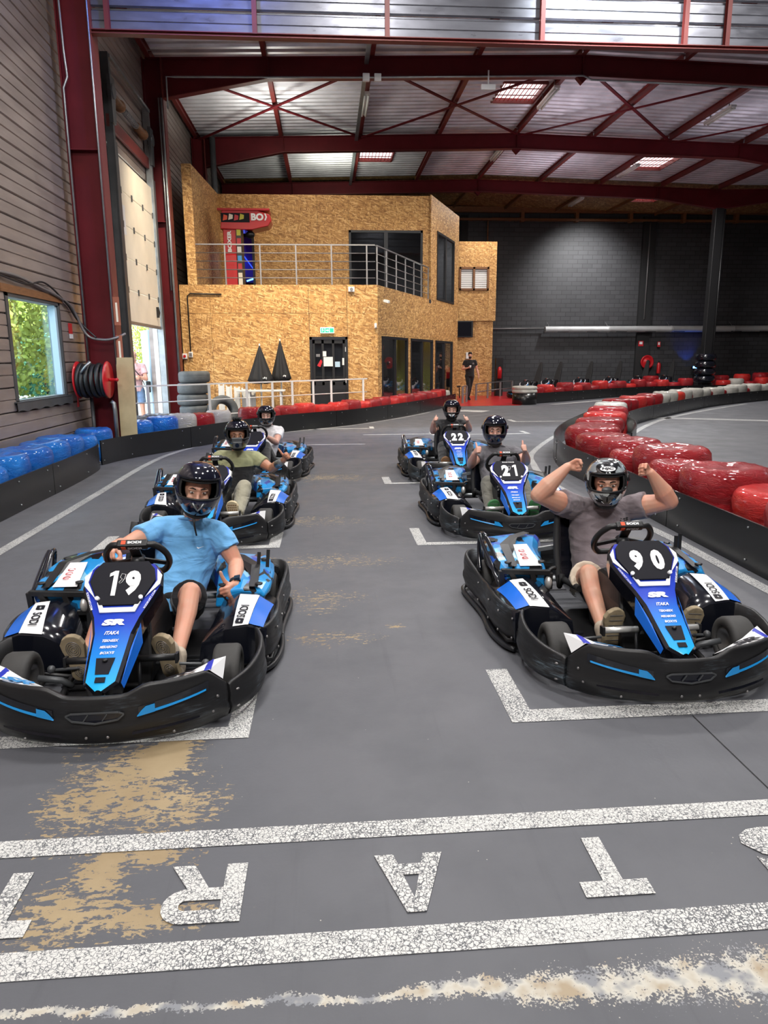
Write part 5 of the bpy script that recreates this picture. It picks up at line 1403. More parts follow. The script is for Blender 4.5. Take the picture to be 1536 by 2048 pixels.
def make_kart(style='race'):
    race = style == 'race'
    root = thing('go_kart')
    K = lambda name, mb, m, par=root, bev=0.0: part(name, mb, M[m] if isinstance(m, str) else m, par, bev)
    # ---- floor and frame
    K('floor_tray', MB().prism([(-0.16, 0.14), (0.16, 0.14), (0.28, 0.45), (0.30, 1.25), (-0.30, 1.25), (-0.28, 0.45)], 0.035, 0.042), 'black')
    mb = MB()
    for s_ in (-1, 1):
        mb.tube(smooth_path([(s_ * 0.17, 0.12, 0.06), (s_ * 0.27, 0.35, 0.06), (s_ * 0.31, 0.75, 0.06), (s_ * 0.33, 1.2, 0.06), (s_ * 0.34, 1.75, 0.08)], 4), 0.015, 6)
        mb.tube([(s_ * 0.28, 0.62, 0.06), (s_ * 0.66, 0.72, 0.07), (s_ * 0.68, 1.15, 0.07), (s_ * 0.33, 1.2, 0.06)], 0.012, 6)
    mb.tube([(-0.3, 0.5, 0.06), (0.3, 0.5, 0.06)], 0.014, 6); mb.tube([(-0.34, 1.75, 0.08), (0.34, 1.75, 0.08)], 0.014, 6); mb.tube([(-0.17, 0.12, 0.06), (0.17, 0.12, 0.06)], 0.014, 6)
    K('chassis_frame', mb, 'black')
    mb = MB()
    for i in range(7): mb.span((0.20 - 0.004 * i, 0.52 + i * 0.05, 0.05), (0.32, 0.535 + i * 0.05, 0.058)); mb.span((-0.32, 0.52 + i * 0.05, 0.05), (-0.20, 0.535 + i * 0.05, 0.058))
    o = K('floor_grip', mb, 'blackframe'); o['kind'] = 'stuff'
    # ---- front bumper
    fb = K('front_bumper', band(FB_PATH, [fb_top(p.x) for p in FB_PATH], 0.022), 'bumper')
    for s_ in (-1, 1):
        x0, x1 = (-0.44, -0.17) if s_ < 0 else (0.17, 0.44)
        f = lambda x, s_=s_: 0.165 + 0.052 * (abs(x) - 0.17) / 0.27
        mb = surf_strip(MB(), x0, x1, lambda x: f(x) - 0.012, lambda x: f(x) + 0.028, 0.0145, 8)
        K('slot_recess', mb, 'black_gloss', fb)
        xa, xb = (-0.43, -0.18) if s_ < 0 else (0.18, 0.43)
        mb = surf_strip(MB(), xa, xb, lambda x: f(x) - 0.009, lambda x: f(x) - 0.001 + 0.004 * max(0, 1 - (abs(x) - 0.18) / 0.2), 0.019, 8)
        if s_ < 0: mb = surf_strip(mb, -0.235, -0.165, lambda x: f(x) - 0.010, lambda x: f(x) - 0.006 + 0.03 * max(0, min(1, (-0.165 - x) / 0.03)) , 0.0195, 4)
        else: mb = surf_strip(mb, 0.165, 0.235, lambda x: f(x) - 0.010, lambda x: f(x) - 0.006 + 0.03 * max(0, min(1, (x - 0.165) / 0.03)), 0.0195, 4)
        K('blue_accent', mb, 'cyan', fb)
        mb = surf_strip(MB(), (-0.40 if s_ < 0 else 0.14), (-0.14 if s_ < 0 else 0.40), lambda x: 0.095 - 0.03 * (1 - abs(x) / 0.4), lambda x: 0.1 - 0.03 * (1 - abs(x) / 0.4) + 0.006, 0.0155, 8)
        K('moulded_line', mb, 'black_gloss', fb)
    mb = MB(); hx = [(-0.115, 0.172), (-0.09, 0.150), (0.0, 0.138), (0.09, 0.150), (0.115, 0.172), (0.095, 0.182), (-0.095, 0.182)]
    mb.add([(x, fb_y(x) - 0.014, z) for x, z in hx], [tuple(range(7))])
    op = K('centre_window', mb, 'black_gloss', fb)
    mb = MB()
    for a, b in zip(hx, hx[1:] + hx[:1]): mb.bar((a[0], fb_y(a[0]) - 0.016, a[1]), (b[0], fb_y(b[0]) - 0.016, b[1]), 0.006, 0.006)
    for x in (-0.045, 0.03): mb.bar((x, fb_y(x) - 0.016, 0.150), (x + 0.02, fb_y(x) - 0.016, 0.178), 0.004, 0.004)
    K('window_trim', mb, 'darkgrey', op)
    for x, z in ((-0.04, 0.075), (0.045, 0.075), (-0.45, 0.10), (0.45, 0.10), (-0.47, 0.16), (0.47, 0.16), (-0.30, 0.06), (0.30, 0.06)):
        K('bolt', MB().ell((x, fb_y(x) - 0.014, z), (0.007, 0.005, 0.007), 6, 4), 'rail', fb)
    # front decks with the SR print
    for s_ in (-1, 1):
        mb = MB()
        xs = [0.19, 0.26, 0.36, 0.44, 0.49]
        vs = []
        for x in xs:
            y = fb_y(x) + 0.012
            vs += [(s_ * x, y, fb_top(x) - 0.002), (s_ * x, y + 0.125, fb_top(x) - 0.008 - 0.075 * max(0, 1 - (x - 0.19) / 0.26) + 0.075 * max(0, x - 0.44) / 0.065)]
        mb.add(vs, [(2 * i, 2 * i + 1, 2 * i + 3, 2 * i + 2) for i in range(4)])
        mb2 = MB(); mb2.add([(s_ * 0.19, 0.165, 0.195), (s_ * 0.45, 0.27, 0.262), (s_ * 0.46, 0.275, 0.14), (s_ * 0.19, 0.17, 0.10)], [(0, 1, 2, 3)])
        dk = K('front_deck', mb, 'white')
        K('deck_underside', mb2, 'black', dk)
        mb = MB()
        yb = fb_y(0.33)
        add_text(mb, 'SR', 0.15, 0.062, frame((s_ * 0.33, yb + 0.064, 0.2765), (1, 0.30 * s_, 0.15 * s_), (0, 1, -0.27)), 0, 0.05, 0.3)
        K('series_print', mb, 'decal_black' if s_ > 0 else 'cyan', dk)
        mb = MB(); mb.add([(s_ * 0.42, fb_y(0.42) + 0.014, 0.2855), (s_ * 0.42, fb_y(0.42) + 0.130, 0.2735), (s_ * 0.445, fb_y(0.445) + 0.132, 0.2795), (s_ * 0.448, fb_y(0.448) + 0.014, 0.2815)], [(0, 1, 2, 3)])
        K('blue_corner', mb, 'deepblue', dk)
    # ---- corner and side bumpers
    cp = smooth_path([(-0.515, 0.195, 0), (-0.595, 0.31, 0), (-0.635, 0.44, 0), (-0.638, 0.56, 0), (-0.615, 0.66, 0), (-0.60, 0.69, 0)], 5)
    n = len(cp)
    tops = [0.19 + 0.07 * min(1, i / (n * 0.6)) for i in range(n)]
    sp = smooth_path([(-0.60, 0.665, 0), (-0.655, 0.74, 0), (-0.688, 0.90, 0), (-0.692, 1.05, 0), (-0.682, 1.20, 0), (-0.690, 1.38, 0), (-0.712, 1.62, 0), (-0.708, 1.76, 0), (-0.665, 1.83, 0), (-0.58, 1.84, 0)], 5)
    m = len(sp)
    st = []
    for i in range(m):
        y = sp[i].y
        st.append(0.255 if y < 1.0 else (0.255 - 0.02 * (y - 1.0) / 0.35 if y < 1.35 else 0.235 + 0.05 * (y - 1.35) / 0.45))
    for s_ in (-1, 1):
        pc = [(p.x * -s_, p.y, 0) for p in cp]; ps = [(p.x * -s_, p.y, 0) for p in sp]
        c = K('corner_bumper', band(pc, tops, 0.03, 0.02, 0.012, 1 if s_ > 0 else -1) if False else band(pc, tops, 0.03, 0.02, 0.012, s_), 'bumper')
        for q in (2, n - 4):
            for z in (0.07, 0.15): K('bolt', MB().ell((pc[q][0], pc[q][1] - 0.004, z), (0.012, 0.012, 0.006), 6, 4), 'rail', c)
        sb = K('side_bumper', band(ps, st, 0.05, 0.02, 0.012, s_), 'bumper')
        for q in (3, 8, 14, 24):
            for z in (0.09, 0.20): K('bolt', MB().ell((ps[q][0] + s_ * 0.012, ps[q][1], z), (0.006, 0.008, 0.008), 6, 4), 'rail', sb)
        K('rubber_skirt', MB().tube([(p[0] * 1.01, p[1], 0.028) for p in ps[2:-4]], 0.016, 6), 'blackframe', sb)
    K('rear_bumper', band([(0.62, 1.84, 0), (0.3, 1.86, 0), (-0.3, 1.86, 0), (-0.62, 1.84, 0)], 0.27, 0.06, 0.03, 0.012, -1), 'bumper')
    # ---- wheels
    for s_, y, r, w, x in ((-1, 0.47, 0.128, 0.125, 0.475), (1, 0.47, 0.128, 0.125, 0.475), (-1, 1.56, 0.14, 0.19, 0.55), (1, 1.56, 0.14, 0.19, 0.55)):
        pr = [(r * 0.58, -w / 2), (r * 0.86, -w / 2), (r * 0.96, -w * 0.44), (r, -w * 0.34), (r, w * 0.34), (r * 0.96, w * 0.44), (r * 0.86, w / 2), (r * 0.58, w / 2), (r * 0.54, 0)]
        nn = 30; rings = [[(s_ * x + h, y + a * math.cos(2 * PI * j / nn), r + 0.001 + a * math.sin(2 * PI * j / nn)) for j in range(nn)] for a, h in pr]
        wl = K('wheel', MB().loft(rings, 0, True, False, True), 'rubber')
        mb = MB().lathe([(0.001, s_ * w * 0.1), (r * 0.2, s_ * w * 0.12), (r * 0.40, s_ * w * 0.1), (r * 0.5, s_ * w * 0.40), (r * 0.58, s_ * w * 0.46), (r * 0.58, -s_ * w * 0.46), (r * 0.5, -s_ * w * 0.42), (r * 0.3, -s_ * w * 0.2), (0.001, -s_ * w * 0.2)], 20, (s_ * x, y, r + 0.001), (1, 0, 0))
        K('rim', mb, 'alu', wl)
    mb = MB().cyl((-0.56, 1.56, 0.141), (0.56, 1.56, 0.141), 0.018, 10)
    K('rear_axle', mb, 'galv')
    for s_ in (-1, 1):
        mb = MB().tube([(s_ * 0.40, 0.47, 0.13), (s_ * 0.30, 0.48, 0.11), (s_ * 0.26, 0.50, 0.07)], 0.016, 8); mb.tube([(s_ * 0.36, 0.53, 0.14), (s_ * 0.05, 0.62, 0.12)], 0.008, 6)
        mb.ell((s_ * 0.36, 0.53, 0.145), (0.02, 0.02, 0.02), 8, 6)
        K('steering_arm', mb, 'darkgrey')
    # ---- nose cone
    prof = [  # y, half width, z
        (0.058, 0.012, 0.245), (0.100, 0.060, 0.268), (0.20, 0.068, 0.323), (0.325, 0.077, 0.393), (0.405, 0.100, 0.440), (0.475, 0.137, 0.490), (0.54, 0.172, 0.543), (0.595, 0.166, 0.592), (0.63, 0.132, 0.620)]
    def nz(y):
        for a, b in zip(prof[:-1], prof[1:]):
            if a[0] <= y <= b[0]: return a[2] + (b[2] - a[2]) * (y - a[0]) / (b[0] - a[0])
        return prof[-1][2]
    up = Vector((0, -0.45, 0.89))
    mb = MB(); vs = []
    for y, w, z in prof:
        for u in (-1, -0.55, 0, 0.55, 1):
            vs.append((w * u, y, z + 0.006 * (1 - u * u)))
    mb.add(vs, [(r * 5 + c, r * 5 + c + 1, r * 5 + c + 6, r * 5 + c + 5) for r in range(len(prof) - 1) for c in range(4)], 0, True)
    nose = K('nose_panel', mb, 'nose')
    mb = MB()
    for s_ in (-1, 1):
        vs = []
        for y, w, z in prof: vs += [(s_ * w, y, z), (s_ * (w + 0.012), y + 0.006, z - 0.012), (s_ * (w * 0.85 + 0.02), y + 0.05, z - 0.075 - 0.04 * min(1, y))]
        mb.add(vs, [(3 * i + c, 3 * i + c + 1, 3 * i + c + 4, 3 * i + c + 3) for i in range(len(prof) - 1) for c in range(2)], 0, False)
    y, w, z = prof[-1]
    mb.add([(-w, y, z), (w, y, z), (w * 0.9, y + 0.05, z - 0.12), (-w * 0.9, y + 0.05, z - 0.12)], [(0, 1, 2, 3)])
    K('nose_shell', mb, 'black_gloss')
    for s_ in (-1, 1):
        mb = MB(); mb.add([(s_ * 0.088, 0.27, 0.345), (s_ * 0.108, 0.39, 0.415), (s_ * 0.118, 0.36, 0.33), (s_ * 0.085, 0.13, 0.22), (s_ * 0.078, 0.12, 0.25)], [(0, 1, 2, 3, 4)])
        K('nose_side_fin', mb, 'blue')
    # print on the nose: local frame along the slope
    def on_nose(x, y, o=0.010): return Vector((x, y, nz(y) + o))
    ex = Vector((1, 0, 0))
    def slope(y): return Vector((0, 0.02, nz(y + 0.01) - nz(y - 0.01)))
    P = lambda txt, y, w, h, name='sponsor_print', b=0.03, sl=0.25: K(name, (lambda mb: (add_text(mb, txt, w, h, frame(on_nose(0, y), ex, slope(y)), 0, b, sl), mb)[1])(MB()), 'white', nose)
    if race:
        P('SR', 0.370, 0.105, 0.036, 'series_print', 0.07, 0.35)
        P('ITAKA', 0.318, 0.062, 0.020); P('TEKNEEX', 0.280, 0.070, 0.014); P('MEKABONO', 0.250, 0.072, 0.014); P('BOXYS', 0.222, 0.058, 0.014)
    mb = MB()
    mb.add([on_nose(-0.040, 0.20, 0.0085), on_nose(-0.028, 0.125, 0.0085), on_nose(0.028, 0.125, 0.0085), on_nose(0.040, 0.20, 0.0085)], [(0, 1, 2, 3)])
    K('carbon_patch', mb, 'decal_black', nose)
    K('nose_bolt', MB().ell(on_nose(0, 0.185, 0.012), (0.012, 0.012, 0.008), 10, 6), 'black', nose)
    mb = MB(); fr = frame(on_nose(0, 0.098, 0.0105), ex, slope(0.10)); mb.prism([(-0.021, -0.013), (0.021, -0.013), (0.021, 0.013), (-0.021, 0.013)], 0, 0.001, 0, fr)
    bd = K('badge', mb, 'decal_black', nose)
    def s_mark(mb, fr, w, h):
        add_text(mb, 'S', w, h, fr, 0, 0.03)
    # number board
    Bo = on_nose(0, 0.532, 0.018); Bx = frame(Bo, ex, slope(0.525))
    pl2 = [(-0.138, 0.085), (-0.150, 0.020), (-0.088, -0.112), (0.088, -0.112), (0.150, 0.020), (0.138, 0.085), (0.105, 0.128), (-0.105, 0.128)]
    nb = K('number_board', MB().prism(pl2, -0.010, 0.002, 0, Bx), 'decal_black', root, 0.003)
    Bc = Bx @ Matrix.Translation((0, 0, 0.004))
    for s_ in (-1, 1):
        K('board_clip', MB().cyl(Bx @ Vector((s_ * 0.095, -0.078, -0.004)), Bx @ Vector((s_ * 0.098, -0.080, 0.016)), 0.010, 8), 'white', nb)
        mb = MB().prism([(s_ * 0.112, -0.070), (s_ * 0.158, 0.02), (s_ * 0.150, 0.085), (s_ * 0.176, 0.05), (s_ * 0.172, 0.0)], -0.009, -0.004, 0, Bx)
        K('white_flash', mb, 'white', nose)
    mb = MB().prism([(-0.098, -0.095), (-0.078, -0.150), (0.078, -0.150), (0.098, -0.095), (0.080, -0.095), (0.066, -0.125), (-0.066, -0.125), (-0.080, -0.095)], -0.006, 0.001, 0, Bx)
    K('white_bracket', mb, 'white', nose)
    for s_ in (-1, 1):
        mb = MB(); p0 = on_nose(s_ * 0.114, 0.428, 0.010); p1 = on_nose(s_ * 0.156, 0.512, 0.010)
        if race: add_text(mb, 'SODIKART.COM', 0.105, 0.010, frame((p0 + p1) / 2, (p1 - p0) if s_ > 0 else (p0 - p1), (p1 - p0).cross(Vector((0, -0.45, 0.89))) * (-1 if s_ > 0 else 1)), 0, 0.02)
        if race: K('web_print', mb, 'white', nose)
    # ---- steering
    n_ = Vector((0, math.cos(0.72), math.sin(0.72))); c = Vector((0, 0.850, 0.590)); u = Vector((0, -n_.z, n_.y))
    pts = []
    for i in range(44):
        a = 2 * PI * i / 44; cx, cy = math.cos(a), math.sin(a)
        yy = max(-0.78, min(0.80, cy * 1.06))
        pts.append(c + ex * (0.153 * cx) + u * (0.155 * yy))
    sw = K('steering_wheel', MB().tube(pts, 0.0165, 10, 0, True), 'black')
    mb = MB(); mb.bar(c - u * 0.02, c + u * 0.118, 0.05, 0.008, 0, n_)
    for s_ in (-1, 1): mb.bar(c, c + ex * (0.140 * s_) - u * 0.050, 0.032, 0.007, 0, n_)
    K('spoke', mb, 'blackframe', sw); K('hub', MB().cyl(c - n_ * 0.05, c + n_ * 0.012, 0.035, 14), 'blackframe', sw)
    top = c + u * 0.125
    K('grip_pad', MB().bar(top - ex * 0.075, top + ex * 0.075, 0.040, 0.040, 0, u), 'black', sw, 0.008)
    f_ = frame(top - n_ * 0.021 + u * 0.0, ex, u + n_ * 0.0)
    f2 = frame(top + u * 0.0215, ex, n_)           # badge visible from above
    for fr in (frame(top - n_ * 0.0208, ex, u), frame(top + u * 0.0208, ex, -n_ * -1)):
        mb = MB(); mb.prism([(-0.052, -0.011), (-0.030, -0.011), (-0.030, 0.011), (-0.052, 0.011)], 0, 0.0015, 0, fr); K('red_badge', mb, 'orange', sw)
        mb = MB(); add_text(mb, 'SODI', 0.068, 0.015, fr @ Matrix.Translation((0.012, 0, 0.001)), 0, 0.05); K('wheel_lettering', mb, 'white', sw)
    K('steering_column', MB().cyl(c, (0, 0.52, 0.16), 0.013, 8), 'galv')
    # ---- tank / console, pedals
    rings = []
    for z, hw, y0, y1 in ((0.045, 0.10, 0.50, 1.02), (0.18, 0.115, 0.52, 1.02), (0.30, 0.105, 0.57, 1.0), (0.385, 0.085, 0.64, 0.96), (0.41, 0.06, 0.68, 0.92)):
        rings.append([(-hw, y0, z), (hw, y0, z), (hw, y1, z), (-hw, y1, z)])
    tk = K('fuel_tank', MB().loft(rings, 0, False), 'black', root, 0.015)
    K('tank_cap', MB().lathe([(0.032, 0), (0.036, 0.01), (0.036, 0.04), (0.028, 0.05), (0.001, 0.052)], 14, (-0.05, 0.78, 0.405)), 'alu', tk)
    for s_ in (-1, 1):
        x0, x1 = s_ * 0.07, s_ * 0.25
        pd = K('pedal', MB().cyl((x0, 0.42, 0.23), (x1, 0.42, 0.23), 0.0165, 12), 'chrome')
        K('pedal_end', MB().prism([(-0.025, -0.02), (0.02, -0.02), (0.025, 0.02), (-0.02, 0.025)], -0.006, 0.006, 0, Matrix.Translation((x1, 0.425, 0.225)) @ Matrix(((0, 0, 1, 0), (1, 0, 0, 0), (0, 1, 0, 0), (0, 0, 0, 1)))), 'black', pd)
        K('pedal_arm', MB().tube([(x0 + s_ * 0.01, 0.42, 0.23), (x0 + s_ * 0.01, 0.40, 0.15), (x0 + s_ * 0.02, 0.36, 0.055)], 0.009, 6), 'blackframe', pd)
    # ---- seat
    def seat_fn(uu, vv):
        a = (uu - 0.5) * 2
        if vv < 0.4:
            t_ = vv / 0.4; y = 1.02 + 0.36 * t_; z = 0.10 - 0.03 * t_; w = 0.16 + 0.02 * t_
        else:
            t_ = (vv - 0.4) / 0.6; y = 1.38 + 0.05 * t_ + 0.18 * t_; z = 0.07 + 0.55 * t_; w = 0.185 + 0.02 * math.sin(t_ * PI) - 0.02 * t_
        k_ = abs(a) ** 2.5
        return (a * w * 1.02, y - (0.13 * k_ if vv >= 0.4 else 0.0), z + (0.15 * k_ if vv < 0.45 else 0.02 * k_))
    mb = MB().grid(seat_fn, 12, 18)
    st_ = link('seat', mb.mesh('seat'), M['black_gloss'], root, 0, 0.014)
    for s_ in (-1, 1):
        e = [Vector(seat_fn(0.5 + s_ * 0.5, v / 16)) for v in range(17)]
        K('seat_padding', MB().tube(e, 0.020, 8), 'black_matt', st_)
    mb = MB().bar((-0.20, 1.42, 0.40), (-0.30, 1.44, 0.38), 0.025, 0.025); mb.bar((0.20, 1.42, 0.40), (0.30, 1.44, 0.38), 0.025, 0.025)
    K('seat_stay', mb, 'galv')
    # ---- side pods
    for s_ in (-1, 1):
        pod = K('side_pod', (lambda mb: mb.loft([[Vector((s_ * x, y, z)) for x, z in ring] for y, ring in (
            (0.675, [(0.30, 0.07), (0.63, 0.07), (0.635, 0.24), (0.55, 0.268), (0.44, 0.255), (0.32, 0.19)]),
            (0.80, [(0.32, 0.07), (0.66, 0.07), (0.665, 0.25), (0.57, 0.295), (0.46, 0.292), (0.36, 0.24)]),
            (1.00, [(0.34, 0.07), (0.67, 0.07), (0.674, 0.25), (0.585, 0.315), (0.48, 0.325), (0.39, 0.29)]),
            (1.16, [(0.36, 0.07), (0.66, 0.07), (0.668, 0.245), (0.58, 0.31), (0.49, 0.33), (0.40, 0.30)]))]))(MB()), 'black_gloss')
        # decals follow the pod top: param along y
        def top(u, y):
            t_ = (y - 0.675) / (1.0 - 0.675)
            x = [0.635 + 0.038 * t_, 0.55 + 0.035 * t_, 0.44 + 0.04 * t_, 0.32 + 0.07 * t_]; z = [0.243 + 0.01 * t_, 0.268 + 0.047 * t_, 0.255 + 0.07 * t_, 0.19 + 0.10 * t_]
            i = min(2, int(u)); f = u - i
            return Vector((s_ * (x[i] + (x[i + 1] - x[i]) * f), y, z[i] + (z[i + 1] - z[i]) * f + 0.008 + 0.010 * math.sin(PI * min(1, max(0, t_)))))
        def patch(name, us, ys, m):
            mb = MB(); nu, nv = 5, 6
            K(name, mb.grid(lambda a, b: top(us[0](b) + (us[1](b) - us[0](b)) * a, ys[0] + (ys[1] - ys[0]) * b), nu, nv), m, pod)
        patch('white_stripe', (lambda b: 0.95, lambda b: 1.95 - 0.28 * (1 - b)) if s_ > 0 else (lambda b: 0.95, lambda b: 1.95 - 0.25 * b), (0.682, 1.0), 'white')
        patch('blue_flank', (lambda b: 0.10, lambda b: 0.93), (0.69, 0.995), 'blue')
        pc_, pe = top(1.42, 0.70), top(1.42, 0.96)
        q0, q1 = top(1.1, 0.83), top(1.8, 0.83)
        mb = MB(); o_ = top(1.42, 0.80) + Vector((0, 0, 0.0045)); ax = (pe - pc_).normalized() * (1 if s_ > 0 else -1)
        fr = frame(o_, ax, (q1 - q0) * (-1 if s_ > 0 else -1) * s_)
        fr = frame(o_, ax, Vector((0, 0, 1)).cross(ax))
        add_text(mb, 'SODI', 0.125, 0.044, fr, 0, 0.02); K('pod_lettering', mb, 'decal_black', pod)
        o2 = top(1.42, 0.915 if s_ < 0 else 0.715) + Vector((0, 0, 0.0045)); fr2 = frame(o2, ax, Vector((0, 0, 1)).cross(ax))
        mb = MB()
        for sg in (-1, 1): mb.prism([(sg * -0.022, sg * -0.02), (sg * 0.018, sg * -0.02), (sg * 0.022, sg * -0.006), (sg * -0.012, sg * -0.004), (sg * -0.006, sg * 0.008), (sg * -0.022, sg * 0.012)], 0, 0.001, 0, fr2)
        K('pod_emblem', mb, 'decal_black', pod)
    # ---- engine cover (driver's right = picture left) and lower cover on the other side
    for s_, hgt in ((-1, 1.0), (1, 0.72)):
        def H(z): return 0.25 + (z - 0.25) * hgt
        secs = [(1.05, 0.34, 0.62, 0.37), (1.15, 0.33, 0.645, 0.405), (1.35, 0.31, 0.655, 0.425), (1.55, 0.25, 0.64, 0.43), (1.68, 0.20, 0.60, 0.42)]
        rings = []
        for y, xi, xo, z in secs:
            z = H(z)
            rings.append([Vector((s_ * a, y, b)) for a, b in ((xi, H(0.24)), (xi + 0.012, z - 0.03), (xi + 0.05, z), ((xi + xo) / 2, z + 0.008), (xo - 0.03, z - 0.010), (xo - 0.004, z - 0.035), (xo - 0.012, H(0.31)), (xo - 0.07, 0.245))])
        cv = K('engine_cover' if s_ < 0 else 'battery_cover', MB().loft(rings, 0, False), 'camo', root, 0.012)
        # white stripe and red marks
        z0 = H(0.37) + 0.014; z1 = H(0.42) + 0.018
        mb = MB(); mb.add([(s_ * 0.385, 1.052, z0 + 0.004), (s_ * 0.515, 1.052, z0 + 0.006), (s_ * 0.495, 1.30, z1 + 0.016), (s_ * 0.405, 1.32, z1 + 0.012)], [(0, 1, 2, 3)])
        if s_ < 0:
            ws = K('white_stripe', mb, 'white', cv)
            mb = MB()
            for i in range(3):
                y = 1.13 + 0.045 * i; zz = z0 + (z1 - z0) * (y - 1.055) / 0.24 + 0.014
                pts = [(s_ * 0.462 + 0.018 * math.cos(a), y + 0.018 * math.sin(a), zz) for a in [0.6 + 5.0 * q / 12 for q in range(13)]]
                mb.tube(pts, 0.0028, 4)
            K('red_marks', mb, 'red_decal', cv)
        mb = MB()
        mb.add([(s_ * 0.53, 1.052, z0 + 0.006), (s_ * 0.575, 1.055, z0 + 0.002), (s_ * 0.57, 1.34, z1 + 0.010), (s_ * 0.46, 1.52, z1 + 0.020), (s_ * 0.34, 1.64, z1 + 0.012), (s_ * 0.31, 1.60, z1 + 0.010), (s_ * 0.43, 1.46, z1 + 0.020), (s_ * 0.52, 1.32, z1 + 0.014)], [(0, 1, 6, 7), (1, 2, 3, 6), (3, 4, 5, 6), (6, 7, 0)][:1] + [(0, 1, 2, 7), (7, 2, 3, 6), (6, 3, 4, 5)])
        K('cover_strap', mb, 'black', cv)
        for yy in (1.08, 1.5):
            for xx in (0.38, 0.58): K('cover_screw', MB().lathe([(0.02, 0), (0.022, 0.008), (0.008, 0.01)], 10, (s_ * xx, yy, H(0.40) + (0.0 if yy < 1.2 else 0.022))), 'black', cv)
        # black front bracket with openings
        mb = MB()
        zt_ = H(0.37)
        if s_ < 0:
            F = lambda x, z: (s_ * x, 1.035 + 0.01 * (z - 0.25), z)
            for a, b in (((0.34, zt_ - 0.02), (0.63, zt_ - 0.005)), ((0.34, 0.25), (0.62, 0.25)), ((0.62, 0.25), (0.63, zt_)), ((0.52, 0.26), (0.575, zt_ - 0.01)), ((0.52, 0.26), (0.42, 0.26)), ((0.42, 0.25), (0.45, zt_ - 0.01)), ((0.34, 0.25), (0.34, zt_ - 0.02))):
                mb.bar(F(*a), F(*b), 0.03, 0.03)
            K('engine_bracket', mb, 'black', root, 0.004)
            K('engine_block', MB().span((s_ * 0.60, 1.08, 0.09), (s_ * 0.36, 1.40, 0.33)), 'blackframe')
            rr = []
            for q in range(17):
                a = -0.5 + 2.3 * q / 16; rr.append((s_ * (0.31 + 0.05 * math.cos(a)), 1.04 + 0.02 * q / 16, 0.30 + 0.07 * math.sin(a)))
            K('exhaust_shield', MB().tube(rr, 0.012, 6), 'black')
            K('exhaust_tip', MB().ell((s_ * 0.35, 1.03, 0.29), (0.022, 0.03, 0.04), 10, 8), 'chrome')
            hp = smooth_path([(s_ * 0.56, 1.03, 0.24), (s_ * 0.60, 1.10, 0.33), (s_ * 0.635, 1.36, 0.455), (s_ * 0.645, 1.46, 0.485), (s_ * 0.655, 1.52, 0.46), (s_ * 0.665, 1.50, 0.36), (s_ * 0.665, 1.44, 0.25)], 5)
            K('guard_hoop', MB().tube(hp, 0.013, 8), 'black_gloss')
            hp = smooth_path([(s_ * 0.62, 1.02, 0.24), (s_ * 0.645, 1.10, 0.32), (s_ * 0.668, 1.38, 0.44), (s_ * 0.668, 1.47, 0.48)], 5)
            K('guard_hoop', MB().tube(hp, 0.013, 8), 'black_gloss')
        else:
            for xx, yy in ((0.55, 1.32), (0.60, 1.37)):
                K('pull_lever', MB().bar((xx, yy, 0.30), (xx + 0.015, yy + 0.03, 0.47), 0.02, 0.014, 0, (0, 1, 0)), 'black')
            K('lever_mount', MB().span((0.53, 1.29, 0.28), (0.63, 1.40, 0.36)), 'black')
        K('rear_cover', MB().prism([(s_ * 0.30, 1.62), (s_ * 0.56, 1.60), (s_ * 0.52, 1.80), (s_ * 0.30, 1.81)], 0.24, 0.315), 'black', root, 0.02)
    K('rear_lamp', MB().cyl((0.62, 1.80, 0.23), (0.62, 1.775, 0.23), 0.03, 12), 'blackframe')
    if not race:
        mb = MB().prism([(-0.17, 0.12), (0.17, 0.12), (0.12, 1.1), (0.05, 1.5), (-0.05, 1.5), (-0.12, 1.1)], -0.05, 0.05, 0, Matrix.Translation((0, 1.46, 0)) @ Matrix(((1, 0, 0, 0), (0, 0.94, 0.35, 0), (0, 0, 0, 0), (0, 0, 0, 1))) if False else Matrix.Translation((0, 1.42, 0)) @ Matrix(((1, 0, 0, 0), (0, 0.42, -0.91, 0), (0, 0.91, 0.42, 0), (0, 0, 0, 1))))
        K('high_backrest', mb, 'black_matt', root, 0.02)
    root['bx'] = 0
    return root, Bc

def number(nb, Bc, txt, w, h, dx=0.0, sp=None, dark=False):
    if 1:
        for i, ch in enumerate(txt):
            if ch == '1':
                mb = MB(); a, b = w * 0.24, h / 2
                mb.prism([(-a * 0.2, -b), (a, -b), (a, b), (0, b), (-a * 1.3, b * 0.80), (-a * 1.3, b * 0.52), (-a * 0.2, b * 0.66)], 0, 0.001, 0, Bc @ Matrix.Translation((dx + (i - (len(txt) - 1) / 2) * sp, 0.005, 0)))
                part('race_digit', mb, M['white'], nb); continue
            mb = MB(); add_text(mb, ch, w, h, Bc @ Matrix.Translation((dx + (i - (len(txt) - 1) / 2) * sp, 0.005, 0)), 0, 0.065); o = part('race_digit', mb, M['white'], nb)

